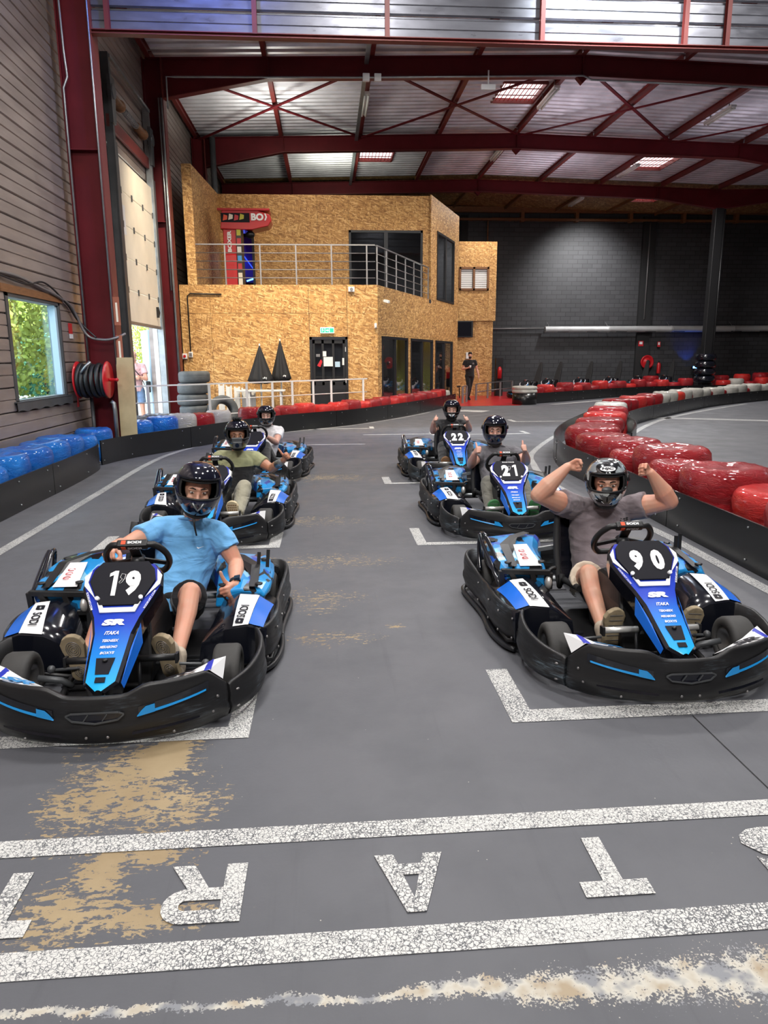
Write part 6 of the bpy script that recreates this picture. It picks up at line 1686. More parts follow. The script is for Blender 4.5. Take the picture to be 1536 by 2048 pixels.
kart0, BC = make_kart('race')
karts = [kart0] + [copy_tree(kart0) for _ in range(5)]
def child(o, nm):
    for c in o.children:
        if c.name.split('.')[0] == nm: return c
KP = {'19': (-0.972, 2.75, 0.012), '90': (1.605, 2.885, -0.005), '5': (-1.06, 5.93, 0.005), '21': (1.640, 5.88, -0.03), '6': (-1.04, 9.02, -0.05), '22': (1.66, 8.78, -0.045)}
KL = {'19': 'blue and black racing kart number 19 with a driver in a blue shirt', '90': 'blue and black racing kart number 90 with a driver flexing his arms', '5': 'blue and black racing kart second in the left row, driver in olive and black',
      '21': 'blue and black racing kart second in the right row, driver in grey', '6': 'blue and black racing kart at the back of the left row, driver in white', '22': 'blue and black racing kart at the back of the right row, driver in black'}
KART = {}
for k, (n_, (x, y, rz)) in zip(karts, KP.items()):
    k.location = (x, y, 0); k.rotation_euler = (0, 0, rz)
    tag(k, KL[n_], 'kart', 'racing karts on the grid'); KART[n_] = k
for n_, k in KART.items():
    nb = child(k, 'number_board')
    if n_ == '90': number(nb, BC, '90', 0.066, 0.125, 0.006, 0.108)
    elif n_ in ('19', '21', '22'): number(nb, BC, n_, 0.070, 0.138, 0.004, 0.088)
    elif n_ == '5': number(nb, BC, '5', 0.068, 0.13, -0.03, 0.1)
    if n_ in ('5', '21', '19'):
        mb = MB(); 
        if n_ != '19': add_text(mb, 'KARTING', 0.11, 0.013, BC @ Matrix.Translation((0, 0.108, 0)), 0, 0.03); part('board_print', mb, M['white'], nb)
    # little circuit outline
    if n_ in ('19', '21', '5'):
        x0 = 0.0 if n_ != '5' else 0.02
        pts = [BC @ Vector((x0 + a * 0.9, b + 0.03, 0.002)) for a, b in ((-0.012, -0.03), (-0.016, -0.022), (-0.002, -0.004), (-0.014, 0.006), (-0.008, 0.026), (0.012, 0.022), (0.010, 0.0), (0.0, -0.02))]
        part('circuit_outline', MB().tube(pts, 0.0014, 4, 0, True), M['white'], nb)
# kart 19 has black ribbed pedals
for p in [c for c in KART['19'].children if c.name.startswith('pedal')]:
    p.data = p.data.copy(); p.data.materials[0] = M['black']
# parked karts
park0, _b = make_kart('parked')
for c in park0.children:
    if c.name.startswith('nose_panel'): c.data.materials[0] = pm('pink_white_print', (0.70, 0.62, 0.68), 0.3, coat=0.4)
    if c.name.startswith('nose_shell'): c.data.materials[0] = M['cyan']
PK = [(7.3, 27.6, -0.75), (8.7, 29.4, -0.75), (12.1, 31.2, -0.75), (13.8, 32.1, -0.75), (15.5, 33.0, -0.75), (10.4, 30.3, -0.75)]
PL = ['parked kart with a pink and blue nose at the red pit lane entry', 'parked kart with a tall black seat, second from the pit entry', 'parked kart with a tall black seat, fourth from the pit entry', 'parked kart with a tall black seat, fifth from the pit entry', 'parked kart with a tall black seat, farthest from the pit entry', 'parked kart with a tall black seat, third from the pit entry']
parks = [park0] + [copy_tree(park0) for _ in range(5)]
for k, (x, y, rz), l in zip(parks, PK, PL):
    k.location = (x, y, 0); k.rotation_euler = (0, 0, rz); tag(k, l, 'kart', 'karts parked in the pit')
# ================================================================== PEOPLE
_tmp = bpy.data.scenes.new('scratch')
def organic(mb, voxel, it=3, fac=0.5, disp=0.0, dscale=0.1):
    me = mb.mesh('tmp', False)
    bm = bmesh.new(); bm.from_mesh(me); bmesh.ops.recalc_face_normals(bm, faces=bm.faces); bm.to_mesh(me); bm.free()
    ob = bpy.data.objects.new('tmp', me); _tmp.collection.objects.link(ob)
    r = ob.modifiers.new('r', 'REMESH'); r.mode = 'VOXEL'; r.voxel_size = voxel
    if it:
        s_ = ob.modifiers.new('s', 'SMOOTH'); s_.factor = fac; s_.iterations = it
    vl = _tmp.view_layers[0]; vl.update()
    dg = vl.depsgraph
    out = bpy.data.meshes.new_from_object(ob.evaluated_get(dg))
    bpy.data.objects.remove(ob); bpy.data.meshes.remove(me)
    n = len(out.vertices)
    if disp and n:
        co = [0.0] * (3 * n); no = [0.0] * (3 * n)
        out.vertices.foreach_get('co', co)
        nr = [v.normal.copy() for v in out.vertices]
        for i in range(n):
            p = Vector(co[3 * i:3 * i + 3])
            q = p / dscale
            w = mnoise.noise(Vector((q.x, q.y * 0.7, q.z * 1.5)) + 0.8 * Vector((mnoise.noise(q * 0.6), mnoise.noise(q * 0.6 + Vector((5, 5, 5))), 0)))
            w = (1 - abs(w) * 2.2)
            d = nr[i] * (disp * (w - 0.4))
            co[3 * i] += d.x; co[3 * i + 1] += d.y; co[3 * i + 2] += d.z
        out.vertices.foreach_set('co', co)
    out.polygons.foreach_set('use_smooth', [True] * len(out.polygons))
    out.update()
    return out

def cap(mb, p, q, r1, r2=None, flat=False):
    p, q = Vector(p), Vector(q); r2 = r1 if r2 is None else r2
    d = q - p; L = d.length; d = d.normalized() if L > 1e-6 else Vector((0, 0, 1))
    pts, rs = [], []
    for k in (-85, -60, -30, 0):
        a = math.radians(k); pts.append(p + d * (r1 * math.sin(a))); rs.append(r1 * math.cos(a))
    if flat:
        pts.append(q); rs.append(r2)
    else:
        for k in (0, 30, 60, 85):
            a = math.radians(k); pts.append(q + d * (r2 * math.sin(a))); rs.append(r2 * math.cos(a))
    mb.tube(pts, rs, 14)
    return mb

def frust(mb, p, q, r1, r2): mb.tube([p, q], [r1, r2], 16); return mb

def hand(mb, wr, d, t, n, pose='fist', sc=1.0):
    wr, d, n = Vector(wr), Vector(d).normalized(), Vector(n)
    t = Vector(t); t = (t - d * t.dot(d)).normalized(); nn = d.cross(t)
    n = nn if nn.dot(n) > 0 else -nn
    bases = [wr + (d * (0.082 - 0.004 * abs(i - 1)) + t * (0.030 - 0.0195 * i)) * sc for i in range(4)]
    for b in bases:
        cap(mb, wr + d * 0.012 * sc + (b - wr) * 0.12, b, 0.0165 * sc, 0.0115 * sc)
    cap(mb, wr + t * 0.012 * sc, wr + (d * 0.04 + t * 0.018) * sc, 0.018 * sc, 0.019 * sc)
    L = [0.072, 0.080, 0.074, 0.058]
    if pose in ('fist', 'thumb'): cur = (78, 95, 70)
    elif pose == 'grip': cur = (48, 75, 55)
    elif pose == 'flat': cur = (12, 14, 10)
    else: cur = (30, 40, 25)
    for i, b in enumerate(bases):
        a = 0; p = b; r = (0.0098 - 0.0006 * i) * sc
        for k, (f, c) in enumerate(zip((0.46, 0.30, 0.24), cur)):
            a += math.radians(c + 3 * i * (1 if pose == 'grip' else 0)); q = p + (d * math.cos(a) + n * math.sin(a)) * (L[i] * f * sc)
            cap(mb, p, q, r, r * 0.93); p = q; r *= 0.93
    tb = wr + (d * 0.030 + t * 0.024 + n * 0.010) * sc
    if pose == 'thumb': dirs = [(0.30, 0.86, 0.15), (0.05, 1.0, -0.05), (-0.06, 1.0, -0.12)]
    elif pose == 'fist': dirs = [(0.75, 0.35, 0.5), (0.6, -0.25, 0.75), (0.15, -0.95, 0.3)]
    elif pose == 'grip': dirs = [(0.65, 0.5, 0.6), (0.6, 0.05, 0.8), (0.5, -0.3, 0.8)]
    else: dirs = [(0.6, 0.7, 0.2), (0.85, 0.4, 0.2), (0.95, 0.2, 0.2)]
    p = tb; r = 0.0135 * sc
    for (a, b, c), l in zip(dirs, (0.034, 0.032, 0.026)):
        v = (d * a + t * b + n * c).normalized(); q = p + v * l * sc
        cap(mb, p, q, r, r * 0.9); p = q; r *= 0.9
    return mb

def shoe(par, an, heel, toe, sole_mat, up_mat, vox=0.006, tread=None):
    an, heel, toe = Vector(an), Vector(heel), Vector(toe)
    ax = (toe - heel); Ln = ax.length; ax.normalize(); mid = (toe + heel) / 2
    N = an - mid; N = (N - ax * N.dot(ax)).normalized()      # from the sole to the ankle
    W = ax.cross(N)
    out = [(-0.50, 0.0), (-0.47, 0.55), (-0.38, 0.78), (-0.2, 0.76), (0.0, 0.74), (0.2, 0.95), (0.34, 1.0), (0.46, 0.72), (0.52, 0.30), (0.53, 0.0), (0.52, -0.30), (0.46, -0.70), (0.34, -0.92), (0.2, -0.84), (0.0, -0.68), (-0.2, -0.74), (-0.38, -0.76), (-0.47, -0.55)]
    hw = 0.060
    Mx = Matrix.Translation(mid) @ Matrix((ax, W, N)).transposed().to_4x4()
    mb = MB()
    cap(mb, heel + N * 0.045, an + N * 0.01, 0.042, 0.046); cap(mb, heel + N * 0.04 + ax * 0.02, mid + N * 0.045 + ax * 0.02, 0.042, 0.042); cap(mb, mid + N * 0.04, toe + N * 0.032 - ax * 0.035, 0.044, 0.034)
    sh = link('shoe', organic(mb, vox, 2), M[up_mat] if isinstance(up_mat, str) else up_mat, par)
    so = part('sole', MB().prism([(x * Ln * 1.12, y * hw) for x, y in out], -0.004, 0.024, 0, Mx), M[sole_mat] if isinstance(sole_mat, str) else sole_mat, sh, 0.004)
    mb = MB()
    if tread == 'rings':
        for c_, k in ((0.27, 5), (-0.30, 4)):
            for i in range(1, k):
                r = 0.0085 * i
                mb.tube([Mx @ Vector((c_ * Ln + r * 1.25 * math.cos(a), r * math.sin(a), -0.005)) for a in [2 * PI * q / 18 for q in range(18)]], 0.0018, 4, 0, True)
    elif tread == 'dots':
        for i in range(9):
            for j in range(-2, 3):
                x = (-0.42 + i * 0.105) * Ln; y = j * 0.017
                if abs(y) < hw * 0.75: mb.box((0, 0, 0), (0.010, 0.010, 0.004), 0, Mx @ Matrix.Translation((x, y, -0.005)))
    else:
        for i in range(7):
            x = (-0.42 + i * 0.14) * Ln
            mb.bar(Mx @ Vector((x, -hw * 0.6, -0.005)), Mx @ Vector((x + 0.006, hw * 0.6, -0.005)), 0.004, 0.003, 0, N)
    o = part('tread', mb, M['rail'] if tread != 'dots' else M['timber'], sh); o['kind'] = 'stuff'
    return sh

def helmet(par, c, f, u, sc, shell, visor, style=''):
    c, f, u = Vector(c), Vector(f).normalized(), Vector(u)
    u = (u - f * u.dot(f)).normalized(); r = f.cross(u)          # r: wearer's right
    def P(az, el, k=1.0):
        a, e = math.radians(az), math.radians(el)
        h = max(0.0, math.cos(e)) ** 0.72
        front = max(0.0, math.cos(a))
        lo = max(0.0, -math.sin(e))
        ly = 0.152 + (0.020 * min(1, lo * 2.2) * front) - 0.008 * lo
        x = 0.129 * h * math.sin(a) * (1 - 0.10 * lo); y = ly * h * math.cos(a)
        z = 0.140 * math.sin(e) if e > 0 else 0.162 * math.sin(e) * (1 - 0.10 * (1 - front))
        return c + (r * x * k + f * y * k + u * z * k) * sc
    def shellmesh(k, hole, step=4, e0=-66):
        vs, fs, idx = [], [], {}
        na = 360 // step; els = list(range(e0, 90, step)) + [90]
        def vid(i, j):
            q = (i % na, j)
            if q not in idx: idx[q] = len(vs); vs.append(P(q[0] * step - 180, els[j], k))
            return idx[q]
        for j in range(len(els) - 1):
            for i in range(na):
                az = i * step - 180 + step / 2; el = (els[j] + els[j + 1]) / 2
                if hole and abs(az) < hole[0] - (4 if (el < hole[1] + 4 or el > hole[2] - 4) else 0) and hole[1] < el < hole[2]: continue
                fs.append((vid(i, j), vid(i + 1, j), vid(i + 1, j + 1), vid(i, j + 1)))
        mb = MB().add(vs, fs, 0, True)
        return mb.mesh('m', True, 1e-5)
    hm = link('helmet', shellmesh(1.0, (64, -14, 30)), shell, par, 0, 0.012 * sc)
    link('helmet_lining', shellmesh(0.93, (56, -14, 24), 4, -58), M['black_matt'], hm, 0, 0.008 * sc)
    # raised visor
    vs, fs = [], []; A = list(range(-68, 69, 4)); E_ = list(range(29, 66, 4))
    for e in E_:
        for a in A: vs.append(P(a * (1 - 0.12 * (e - 29) / 36), e, 1.035))
    w = len(A)
    fs = [(j * w + i, j * w + i + 1, (j + 1) * w + i + 1, (j + 1) * w + i) for j in range(len(E_) - 1) for i in range(w - 1)]
    link('visor', MB().add(vs, fs, 0, True).mesh('visor'), visor, hm, 0, 0.003)
    for a in (-78, 78):
        ct = P(a, 12, 1.02); nrm = (ct - c).normalized()
        part('visor_pivot', MB().lathe([(0.001, 0.006), (0.020, 0.006), (0.024, 0.0), (0.024, -0.01)], 14, ct, nrm), M['black'], hm)
    part('neck_roll', MB().tube([P(a, -66, 0.99) for a in range(-180, 180, 12)], 0.014 * sc, 8, 0, True), M['black_matt'], hm)
    # chin vent, lip of the eyeport
    part('eyeport_trim', MB().tube([P(a, -13 if abs(a) < 56 else -11, 1.0) for a in range(-60, 61, 6)], 0.006 * sc, 6), M['black'], hm)
    part('eyeport_trim', MB().tube([P(a, 30, 1.0) for a in range(-60, 61, 6)], 0.006 * sc, 6), M['black'], hm)
    mb = MB()
    for s_ in (-1, 1):
        mb.add([P(s_ * 2, -22, 1.02), P(s_ * 22, -19, 1.012), P(s_ * 17, -27, 1.012), P(s_ * 3, -36, 1.02)], [(0, 1, 2, 3)])
    vent = part('chin_vent', mb, M['darkgrey'] if style != '22' else M['white'], hm, 0, 0.006)
    if style == '19':
        part('chin_ornament', MB().tube([P(-14, -19, 1.03), P(-6, -30, 1.03), P(0, -36, 1.035), P(6, -30, 1.03), P(14, -19, 1.03)], 0.005, 6), M['galv'], hm)
        b = P(20, -66, 0.9)
        part('chin_strap', MB().tube([b, b + Vector((0.005, -0.03, -0.06)), b + Vector((0.012, -0.02, -0.125))], [0.008, 0.006, 0.005], 6), M['black'], hm)
    if style == '90':
        ct = P(0, 43, 1.045); e2 = (P(0, 50, 1.04) - P(0, 38, 1.04)).normalized()
        mb = MB(); fr = frame(ct, -r, e2)
        pts = [(0.050 * math.cos(a), 0.020 * math.sin(a)) for a in [2 * PI * q / 24 for q in range(24)]]
        st_ = part('forehead_sticker', mb.prism(pts, 0.001, 0.003, 0, fr), M['decal_black'], hm)
        part('sticker_face', MB().prism([(x * 0.9, y * 0.84) for x, y in pts], 0.003, 0.004, 0, fr), M['white'], hm)
        mb = MB(); add_text(mb, 'HJC', 0.066, 0.020, fr @ Matrix.Translation((0, 0, 0.0055)), 0, 0.04, 0.2); part('sticker_lettering', mb, M['decal_black'], hm)
        mb = MB(); mb.add([P(-50, 30, 1.012), P(50, 30, 1.012), P(36, 37, 1.012), P(-36, 37, 1.012)], [(0, 1, 2, 3)])
        for s_ in (-1, 1):
            mb.add([P(s_ * 10, -44, 1.01), P(s_ * 52, -40, 1.01), P(s_ * 50, -33, 1.01), P(s_ * 16, -38, 1.012)], [(0, 1, 2, 3)])
            mb.add([P(s_ * 40, -22, 1.01), P(s_ * 46, -22, 1.01), P(s_ * 40, -34, 1.01), P(s_ * 30, -34, 1.01), P(s_ * 34, -30, 1.01)], [(0, 1, 2, 3, 4)])
        part('silver_stripe', mb, M['white'], hm, 0, 0.004)
        part('breath_guard', MB().ell(P(0, -11, 0.86), (0.035, 0.02, 0.02)), M['darkgrey'], hm)
    if style == '5':
        o = P(2, -30, 1.08)
        p = part('chin_camera', MB().box((0, 0, 0), (0.085, 0.065, 0.115), 0, frame(o, r, u)), M['darkgrey'], hm, 0.006)
        part('camera_lens', MB().cyl(o + f * 0.04, o + f * 0.062, 0.020, 14), M['black_gloss'], p)
        part('camera_mount', MB().box((0, 0, 0), (0.10, 0.055, 0.055), 0, frame(P(2, -15, 1.08), r, u)), M['darkgrey'], hm, 0.006)
        part('camera_mount', MB().bar(P(-24, -34, 1.02), P(24, -34, 1.02), 0.03, 0.05), M['black'], hm, 0.004)
        mb = MB(); rr = random.Random(2)
        for i in range(60):
            a = rr.uniform(-40, 40); b0 = P(a, rr.uniform(70, 88), 1.0); mb.tube([b0, b0 + u * 0.02 + r * rr.uniform(-0.02, 0.02), b0 + u * 0.03 + r * rr.uniform(-0.04, 0.04)], [0.004, 0.004, 0.001], 4)
        o = part('helmet_crest', mb, M['black'], hm); o['kind'] = 'stuff'
    if style == '22':
        part('side_flash', MB().add([P(66, 40, 1.012), P(80, 20, 1.012), P(90, 5, 1.012), P(96, 30, 1.012)], [(0, 1, 2, 3)]), M['orange'], hm)
    return hm

def face(mb, c, f, u, sc=1.0, full=False):
    c, f, u = Vector(c), Vector(f).normalized(), Vector(u); u = (u - f * u.dot(f)).normalized(); r = f.cross(u)
    Mx = Matrix.Translation(c) @ Matrix((r, f, u)).transposed().to_4x4()
    L = lambda x, y, z: Mx @ Vector((x * sc, y * sc, z * sc))
    mb.ell((0, 0, 0.018 * sc), (0.074 * sc, 0.093 * sc, 0.098 * sc), 18, 12, 0, Mx)
    mb.ell((0, 0.02 * sc, -0.045 * sc), (0.058 * sc, 0.068 * sc, 0.072 * sc), 16, 10, 0, Mx)
    cap(mb, L(0, 0.088, 0.008), L(0, 0.108, -0.026), 0.008 * sc, 0.0125 * sc)
    for s_ in (-1, 1):
        cap(mb, L(s_ * 0.012, 0.089, 0.026), L(s_ * 0.048, 0.073, 0.024), 0.0105 * sc, 0.009 * sc)
        mb.ell((s_ * 0.040 * sc, 0.062 * sc, -0.024 * sc), (0.022 * sc, 0.024 * sc, 0.020 * sc), 10, 8, 0, Mx)
        cap(mb, L(s_ * 0.008, 0.097, -0.030), L(s_ * 0.013, 0.093, -0.028), 0.007 * sc)
        if full: mb.ell((s_ * 0.077 * sc, -0.008 * sc, 0.0), (0.010 * sc, 0.02 * sc, 0.032 * sc), 8, 6, 0, Mx)
    if full:
        cap(mb, L(-0.020, 0.080, -0.066), L(0.020, 0.080, -0.066), 0.008 * sc); cap(mb, L(0, 0.075, -0.100), L(0, 0.07, -0.095), 0.018 * sc)
    return Mx

def eyes(par, Mx, sc=1.0, brow=(0.06, 0.03, 0.02)):
    for s_ in (-1, 1):
        e = part('eye', MB().ell((s_ * 0.031 * sc, 0.0775 * sc, 0.008 * sc), (0.0135 * sc, 0.0125 * sc, 0.0068 * sc), 12, 8, 0, Mx), M['eye_white'], par)
        part('iris', MB().ell((s_ * 0.031 * sc, 0.0870 * sc, 0.008 * sc), (0.0060 * sc, 0.004 * sc, 0.0060 * sc), 10, 6, 0, Mx), M['iris'], e)
        mb = MB(); mb.tube([Mx @ Vector((s_ * x * sc, y * sc, z * sc)) for x, y, z in ((0.013, 0.100, 0.030), (0.030, 0.094, 0.036), (0.047, 0.079, 0.030))], [0.003 * sc, 0.0042 * sc, 0.002 * sc], 6)
        part('eyebrow', mb, M['hair_dark'], par)

M['eye_white'] = pm('eye_white', (0.55, 0.52, 0.50), 0.3)
M['iris'] = pm('iris', (0.05, 0.035, 0.025), 0.2)
M['hair_dark'] = pm('dark_brown_hair', (0.030, 0.018, 0.012), 0.7, bmp=0.5, bs=180)
M['skin_fair'] = mat_skin('fair_skin', (0.62, 0.36, 0.255))
M['skin_pale'] = mat_skin('pale_skin', (0.60, 0.38, 0.30))
M['skin_tan'] = mat_skin('tan_skin', (0.43, 0.225, 0.135))
M['navy_shell'] = pm('navy_helmet_paint', (0.008, 0.011, 0.040), 0.14, coat=1.0)
M['black_shell'] = pm('black_helmet_paint', (0.006, 0.006, 0.007), 0.14, coat=1.0)
M['visor_dark'] = pm('dark_visor', (0.006, 0.007, 0.016), 0.08, coat=1.0)

def mat_race_shell():
    m, t, b, out = nt('patterned_helmet_paint')
    v = coords(t, 'Object', (1, 1, 0.8), (0.4, 0.2, 0.6))
    vo = nd(t, 'TexVoronoi', distance='CHEBYCHEV', i_Scale=15.0); t.links.new(v, vo.inputs['Vector'])
    g = nd(t, 'SeparateColor'); t.links.new(vo.outputs['Color'], g.inputs[0])
    t.links.new(ramp(t, g.outputs[0], [(0.0, (0.012, 0.012, 0.013)), (0.50, (0.40, 0.42, 0.41)), (0.66, (0.02, 0.02, 0.022)), (0.80, (0.62, 0.64, 0.62)), (0.9, (0.16, 0.17, 0.17))], 'CONSTANT'), b.inputs['Base Color'])
    b.inputs['Roughness'].default_value = 0.2; b.inputs['Coat Weight'].default_value = 1.0; b.inputs['Coat Roughness'].default_value = 0.04
    return m
M['race_shell'] = mat_race_shell()

def V(*a): return Vector(a)

def person(label, J, skin, shirt, legs, shoes, vox=0.006, hands=None, legs_kind='trousers', scale=1.0, sleeve=0.55, full=False, shirt_hem=0.06, brow=None, group=None, crew=True, arm=1.08):
    """J: joint positions in world space; one continuous body, clothes and helmet as children"""
    t = None
    J = {k: Vector(v) for k, v in J.items()}
    sc = scale
    base = J.get('base', V(J['pelvis'].x, J['pelvis'].y, 0))
    mb = MB()
    f = J['face'].normalized(); u = J['headup'].normalized() if 'headup' in J else V(0, 0, 1)
    hc = J['head']
    Mx = face(mb, hc + f * (0.0 if full else 0.022), f, u, (0.97 if full else 1.0) * sc, full)
    cap(mb, J['neck'] + (hc - J['neck']) * 0.0 - V(0, 0, 0.03), hc - u * 0.04 * sc - f * 0.02, 0.058 * sc, 0.055 * sc)
    # inner trunk, slimmer than the shirt
    mb2 = mb
    cap(mb, J['pelvis'], J['chest'], 0.088 * sc, 0.10 * sc); cap(mb, J['chest'], J['neck'] - V(0, 0, 0.05), 0.09 * sc, 0.06 * sc)
    for a, b, c, h in (('shL', 'elL', 'wrL', 'L'), ('shR', 'elR', 'wrR', 'R')):
        sh, el, wr = J[a], J[b], J[c]
        cap(mb, J['neck'].lerp(J['chest'], 0.35), sh, 0.06 * sc, 0.056 * sc)
        m1 = sh.lerp(el, 0.5)
        ar = sc * arm
        cap(mb, sh, m1, 0.054 * ar, 0.053 * ar); cap(mb, m1, el, 0.052 * ar, 0.040 * ar)
        m2 = el.lerp(wr, 0.35); cap(mb, el, m2, 0.041 * ar, 0.044 * ar); cap(mb, m2, wr, 0.043 * ar, 0.027 * sc)
        hd = (hands or {}).get(h)
        if hd: hand(mb, wr, *hd)
    for hp, kn, an, he, to in (('hipL', 'knL', 'anL', 'heelL', 'toeL'), ('hipR', 'knR', 'anR', 'heelR', 'toeR')):
        H_, K_, A_ = J[hp], J[kn], J[an]
        cap(mb, J['pelvis'], H_, 0.085 * sc, 0.08 * sc); cap(mb, H_, K_.lerp(H_, 0.12), 0.080 * sc, 0.060 * sc); cap(mb, K_.lerp(H_, 0.15), K_, 0.060 * sc, 0.054 * sc)
        back = V(0, 0.012, -0.010); c2 = K_.lerp(A_, 0.32) + back
        cap(mb, K_, c2, 0.052 * sc, 0.053 * sc); cap(mb, c2, A_, 0.052 * sc, 0.034 * sc)
        cap(mb, A_, J[he].lerp(J[to], 0.6) + (A_ - J[he].lerp(J[to], 0.5)) * 0.45, 0.034 * sc, 0.028 * sc)
    me = organic(mb, vox, 3)
    t = link('person', me, M[skin]); tag(t, label, 'person', group)
    t.location = (0, 0, 0)
    eyes(t, Mx, (0.97 if full else 1.0) * sc)
    # shirt
    mb = MB()
    side = (J['shR'] - J['shL']).normalized(); spine = (J['neck'] - J['pelvis']).normalized(); fw = side.cross(spine).normalized()
    if fw.dot(f) < 0: fw = -fw
    def ellr(c, hw, hd, hh): mb.ell((0, 0, 0), (hw * sc, hd * sc, hh * sc), 18, 12, 0, Matrix.Translation(c) @ Matrix((side, fw, spine)).transposed().to_4x4())
    n_ = 9
    rings = []
    prof_ = [(-shirt_hem, 0.170, 0.128), (0.06, 0.168, 0.128), (0.22, 0.165, 0.122), (0.42, 0.176, 0.122), (0.62, 0.190, 0.124), (0.78, 0.188, 0.115), (0.88, 0.160, 0.098), (0.95, 0.11, 0.082), (1.0, 0.075, 0.070)]
    Ltr = (J['neck'] - J['pelvis']).length
    for k, hw, hd in prof_:
        c = J['pelvis'].lerp(J['chest'], min(1, max(-0.2, k / 0.6))) if k < 0.6 else J['chest'].lerp(J['neck'], (k - 0.6) / 0.4)
        rings.append([c + side * (hw * sc * math.cos(2 * PI * j / 22)) + fw * (hd * sc * (math.sin(2 * PI * j / 22))) for j in range(22)])
    mb.loft(rings)
    for a, b in (('shL', 'elL'), ('shR', 'elR')):
        e = J[a].lerp(J[b], sleeve); cap(mb, J['neck'].lerp(J['chest'], 0.25).lerp(J[a], 0.3), J[a], 0.066 * sc, 0.070 * sc)
        cap(mb, J[a], e, 0.068 * sc * max(1, arm * 0.97), 0.071 * sc * max(1, arm * 0.98), True)
    s_obj = link('shirt', organic(mb, max(vox, 0.007), 3, 0.5, 0.007 * sc, 0.12), M[shirt] if isinstance(shirt, str) else shirt, t)
    if crew:
        c = J['neck'] + spine * 0.0; pts = [c + side * (0.078 * sc * math.cos(2 * PI * j / 22)) + fw * (0.074 * sc * math.sin(2 * PI * j / 22)) - spine * 0.012 - fw * 0.0 for j in range(22)]
        part('collar', MB().tube(pts, 0.009, 6, 0, True), M[shirt] if isinstance(shirt, str) else shirt, s_obj)
    # trousers or shorts
    mb = MB()
    mb.ell((0, 0, 0), (0.165 * sc, 0.125 * sc, 0.13 * sc), 18, 12, 0, Matrix.Translation(J['pelvis']) @ Matrix((side, fw, spine)).transposed().to_4x4())
    for hp, kn, an in (('hipL', 'knL', 'anL'), ('hipR', 'knR', 'anR')):
        H_, K_, A_ = J[hp], J[kn], J[an]
        if legs_kind == 'shorts':
            e = H_.lerp(K_, 0.70); cap(mb, H_, e, 0.098 * sc, 0.096 * sc, True)
        else:
            cap(mb, H_, K_, 0.094 * sc, 0.072 * sc); cap(mb, K_, K_.lerp(A_, 0.4) + V(0, 0.01, -0.008), 0.072 * sc, 0.070 * sc); cap(mb, K_.lerp(A_, 0.4) + V(0, 0.01, -0.008), K_.lerp(A_, 0.93), 0.068 * sc, 0.058 * sc, True)
    link('trousers' if legs_kind != 'shorts' else 'shorts', organic(mb, max(vox, 0.007), 3, 0.5, 0.004 * sc, 0.13), M[legs] if isinstance(legs, str) else legs, t)
    for an, he, to in (('anL', 'heelL', 'toeL'), ('anR', 'heelR', 'toeR')):
        shoe(t, J[an], J[he], J[to], shoes[0], shoes[1], vox, shoes[2] if len(shoes) > 2 else None)
    return t, s_obj, Mx

M['blue_shirt'] = mat_cloth('light_blue_cotton', (0.17, 0.45, 0.80))
M['grey_shirt'] = mat_cloth('mauve_grey_cotton', (0.20, 0.165, 0.178))
M['olive_shirt'] = mat_cloth('olive_and_black_cotton', (0.33, 0.34, 0.19), (0.012, 0.012, 0.013), 0.515)
M['white_shirt'] = mat_cloth('white_cotton', (0.72, 0.71, 0.73))
M['grey_shirt2'] = mat_cloth('grey_cotton', (0.15, 0.145, 0.16))
M['black_shirt'] = mat_cloth('black_cotton', (0.018, 0.018, 0.020))
M['pink_shirt'] = mat_cloth('pink_polo_cotton', (0.70, 0.42, 0.42))
M['black_cloth'] = mat_cloth('black_short_cloth', (0.014, 0.014, 0.016))
M['cream_cloth'] = mat_cloth('cream_short_cloth', (0.62, 0.53, 0.42))
M['khaki_cloth'] = mat_cloth('pale_khaki_cloth', (0.34, 0.32, 0.24))
M['grey_cloth'] = mat_cloth('grey_green_cloth', (0.16, 0.155, 0.13))
M['dark_cloth'] = mat_cloth('dark_grey_cloth', (0.045, 0.045, 0.048))
M['jean_cloth'] = mat_cloth('blue_jean_cloth', (0.16, 0.24, 0.38))
M['beige_shoe'] = pm('beige_shoe', (0.50, 0.42, 0.33), 0.7, var=0.15, vs=20)
M['beige_sole'] = pm('beige_rubber_sole', (0.34, 0.27, 0.17), 0.7, var=0.2, vs=12)
M['worn_sole'] = pm('dirty_beige_sole', (0.30, 0.24, 0.15), 0.75, var=0.35, vs=25)
M['green_sole'] = pm('green_rubber_sole', (0.05, 0.20, 0.07), 0.6)
M['brown_sole'] = pm('brown_rubber_sole', (0.25, 0.13, 0.06), 0.6)
M['cream_sole'] = pm('cream_rubber_sole', (0.62, 0.52, 0.33), 0.6)
M['white_shoe'] = pm('white_shoe', (0.66, 0.65, 0.62), 0.6)

# ---- driver of kart 19
J = dict(pelvis=(-0.93, 4.05, 0.18), chest=(-0.855, 4.22, 0.46), neck=(-0.81, 4.20, 0.665), head=(-0.752, 4.09, 0.850), face=(0.17, -1, -0.05), headup=(0.13, 0, 1),
         shL=(-1.01, 4.20, 0.605), shR=(-0.665, 4.18, 0.580), elL=(-1.155, 3.97, 0.560), wrL=(-1.135, 3.735, 0.625), elR=(-0.562, 4.12, 0.40), wrR=(-0.540, 3.87, 0.345),
         hipL=(-1.02, 4.03, 0.18), hipR=(-0.84, 4.03, 0.18), knL=(-1.17, 3.70, 0.36), knR=(-0.757, 3.72, 0.365), anL=(-1.215, 3.40, 0.145), anR=(-0.775, 3.38, 0.145),
         heelL=(-1.215, 3.325, 0.070), toeL=(-1.235, 3.275, 0.290), heelR=(-0.79, 3.325, 0.065), toeR=(-0.820, 3.275, 0.280))
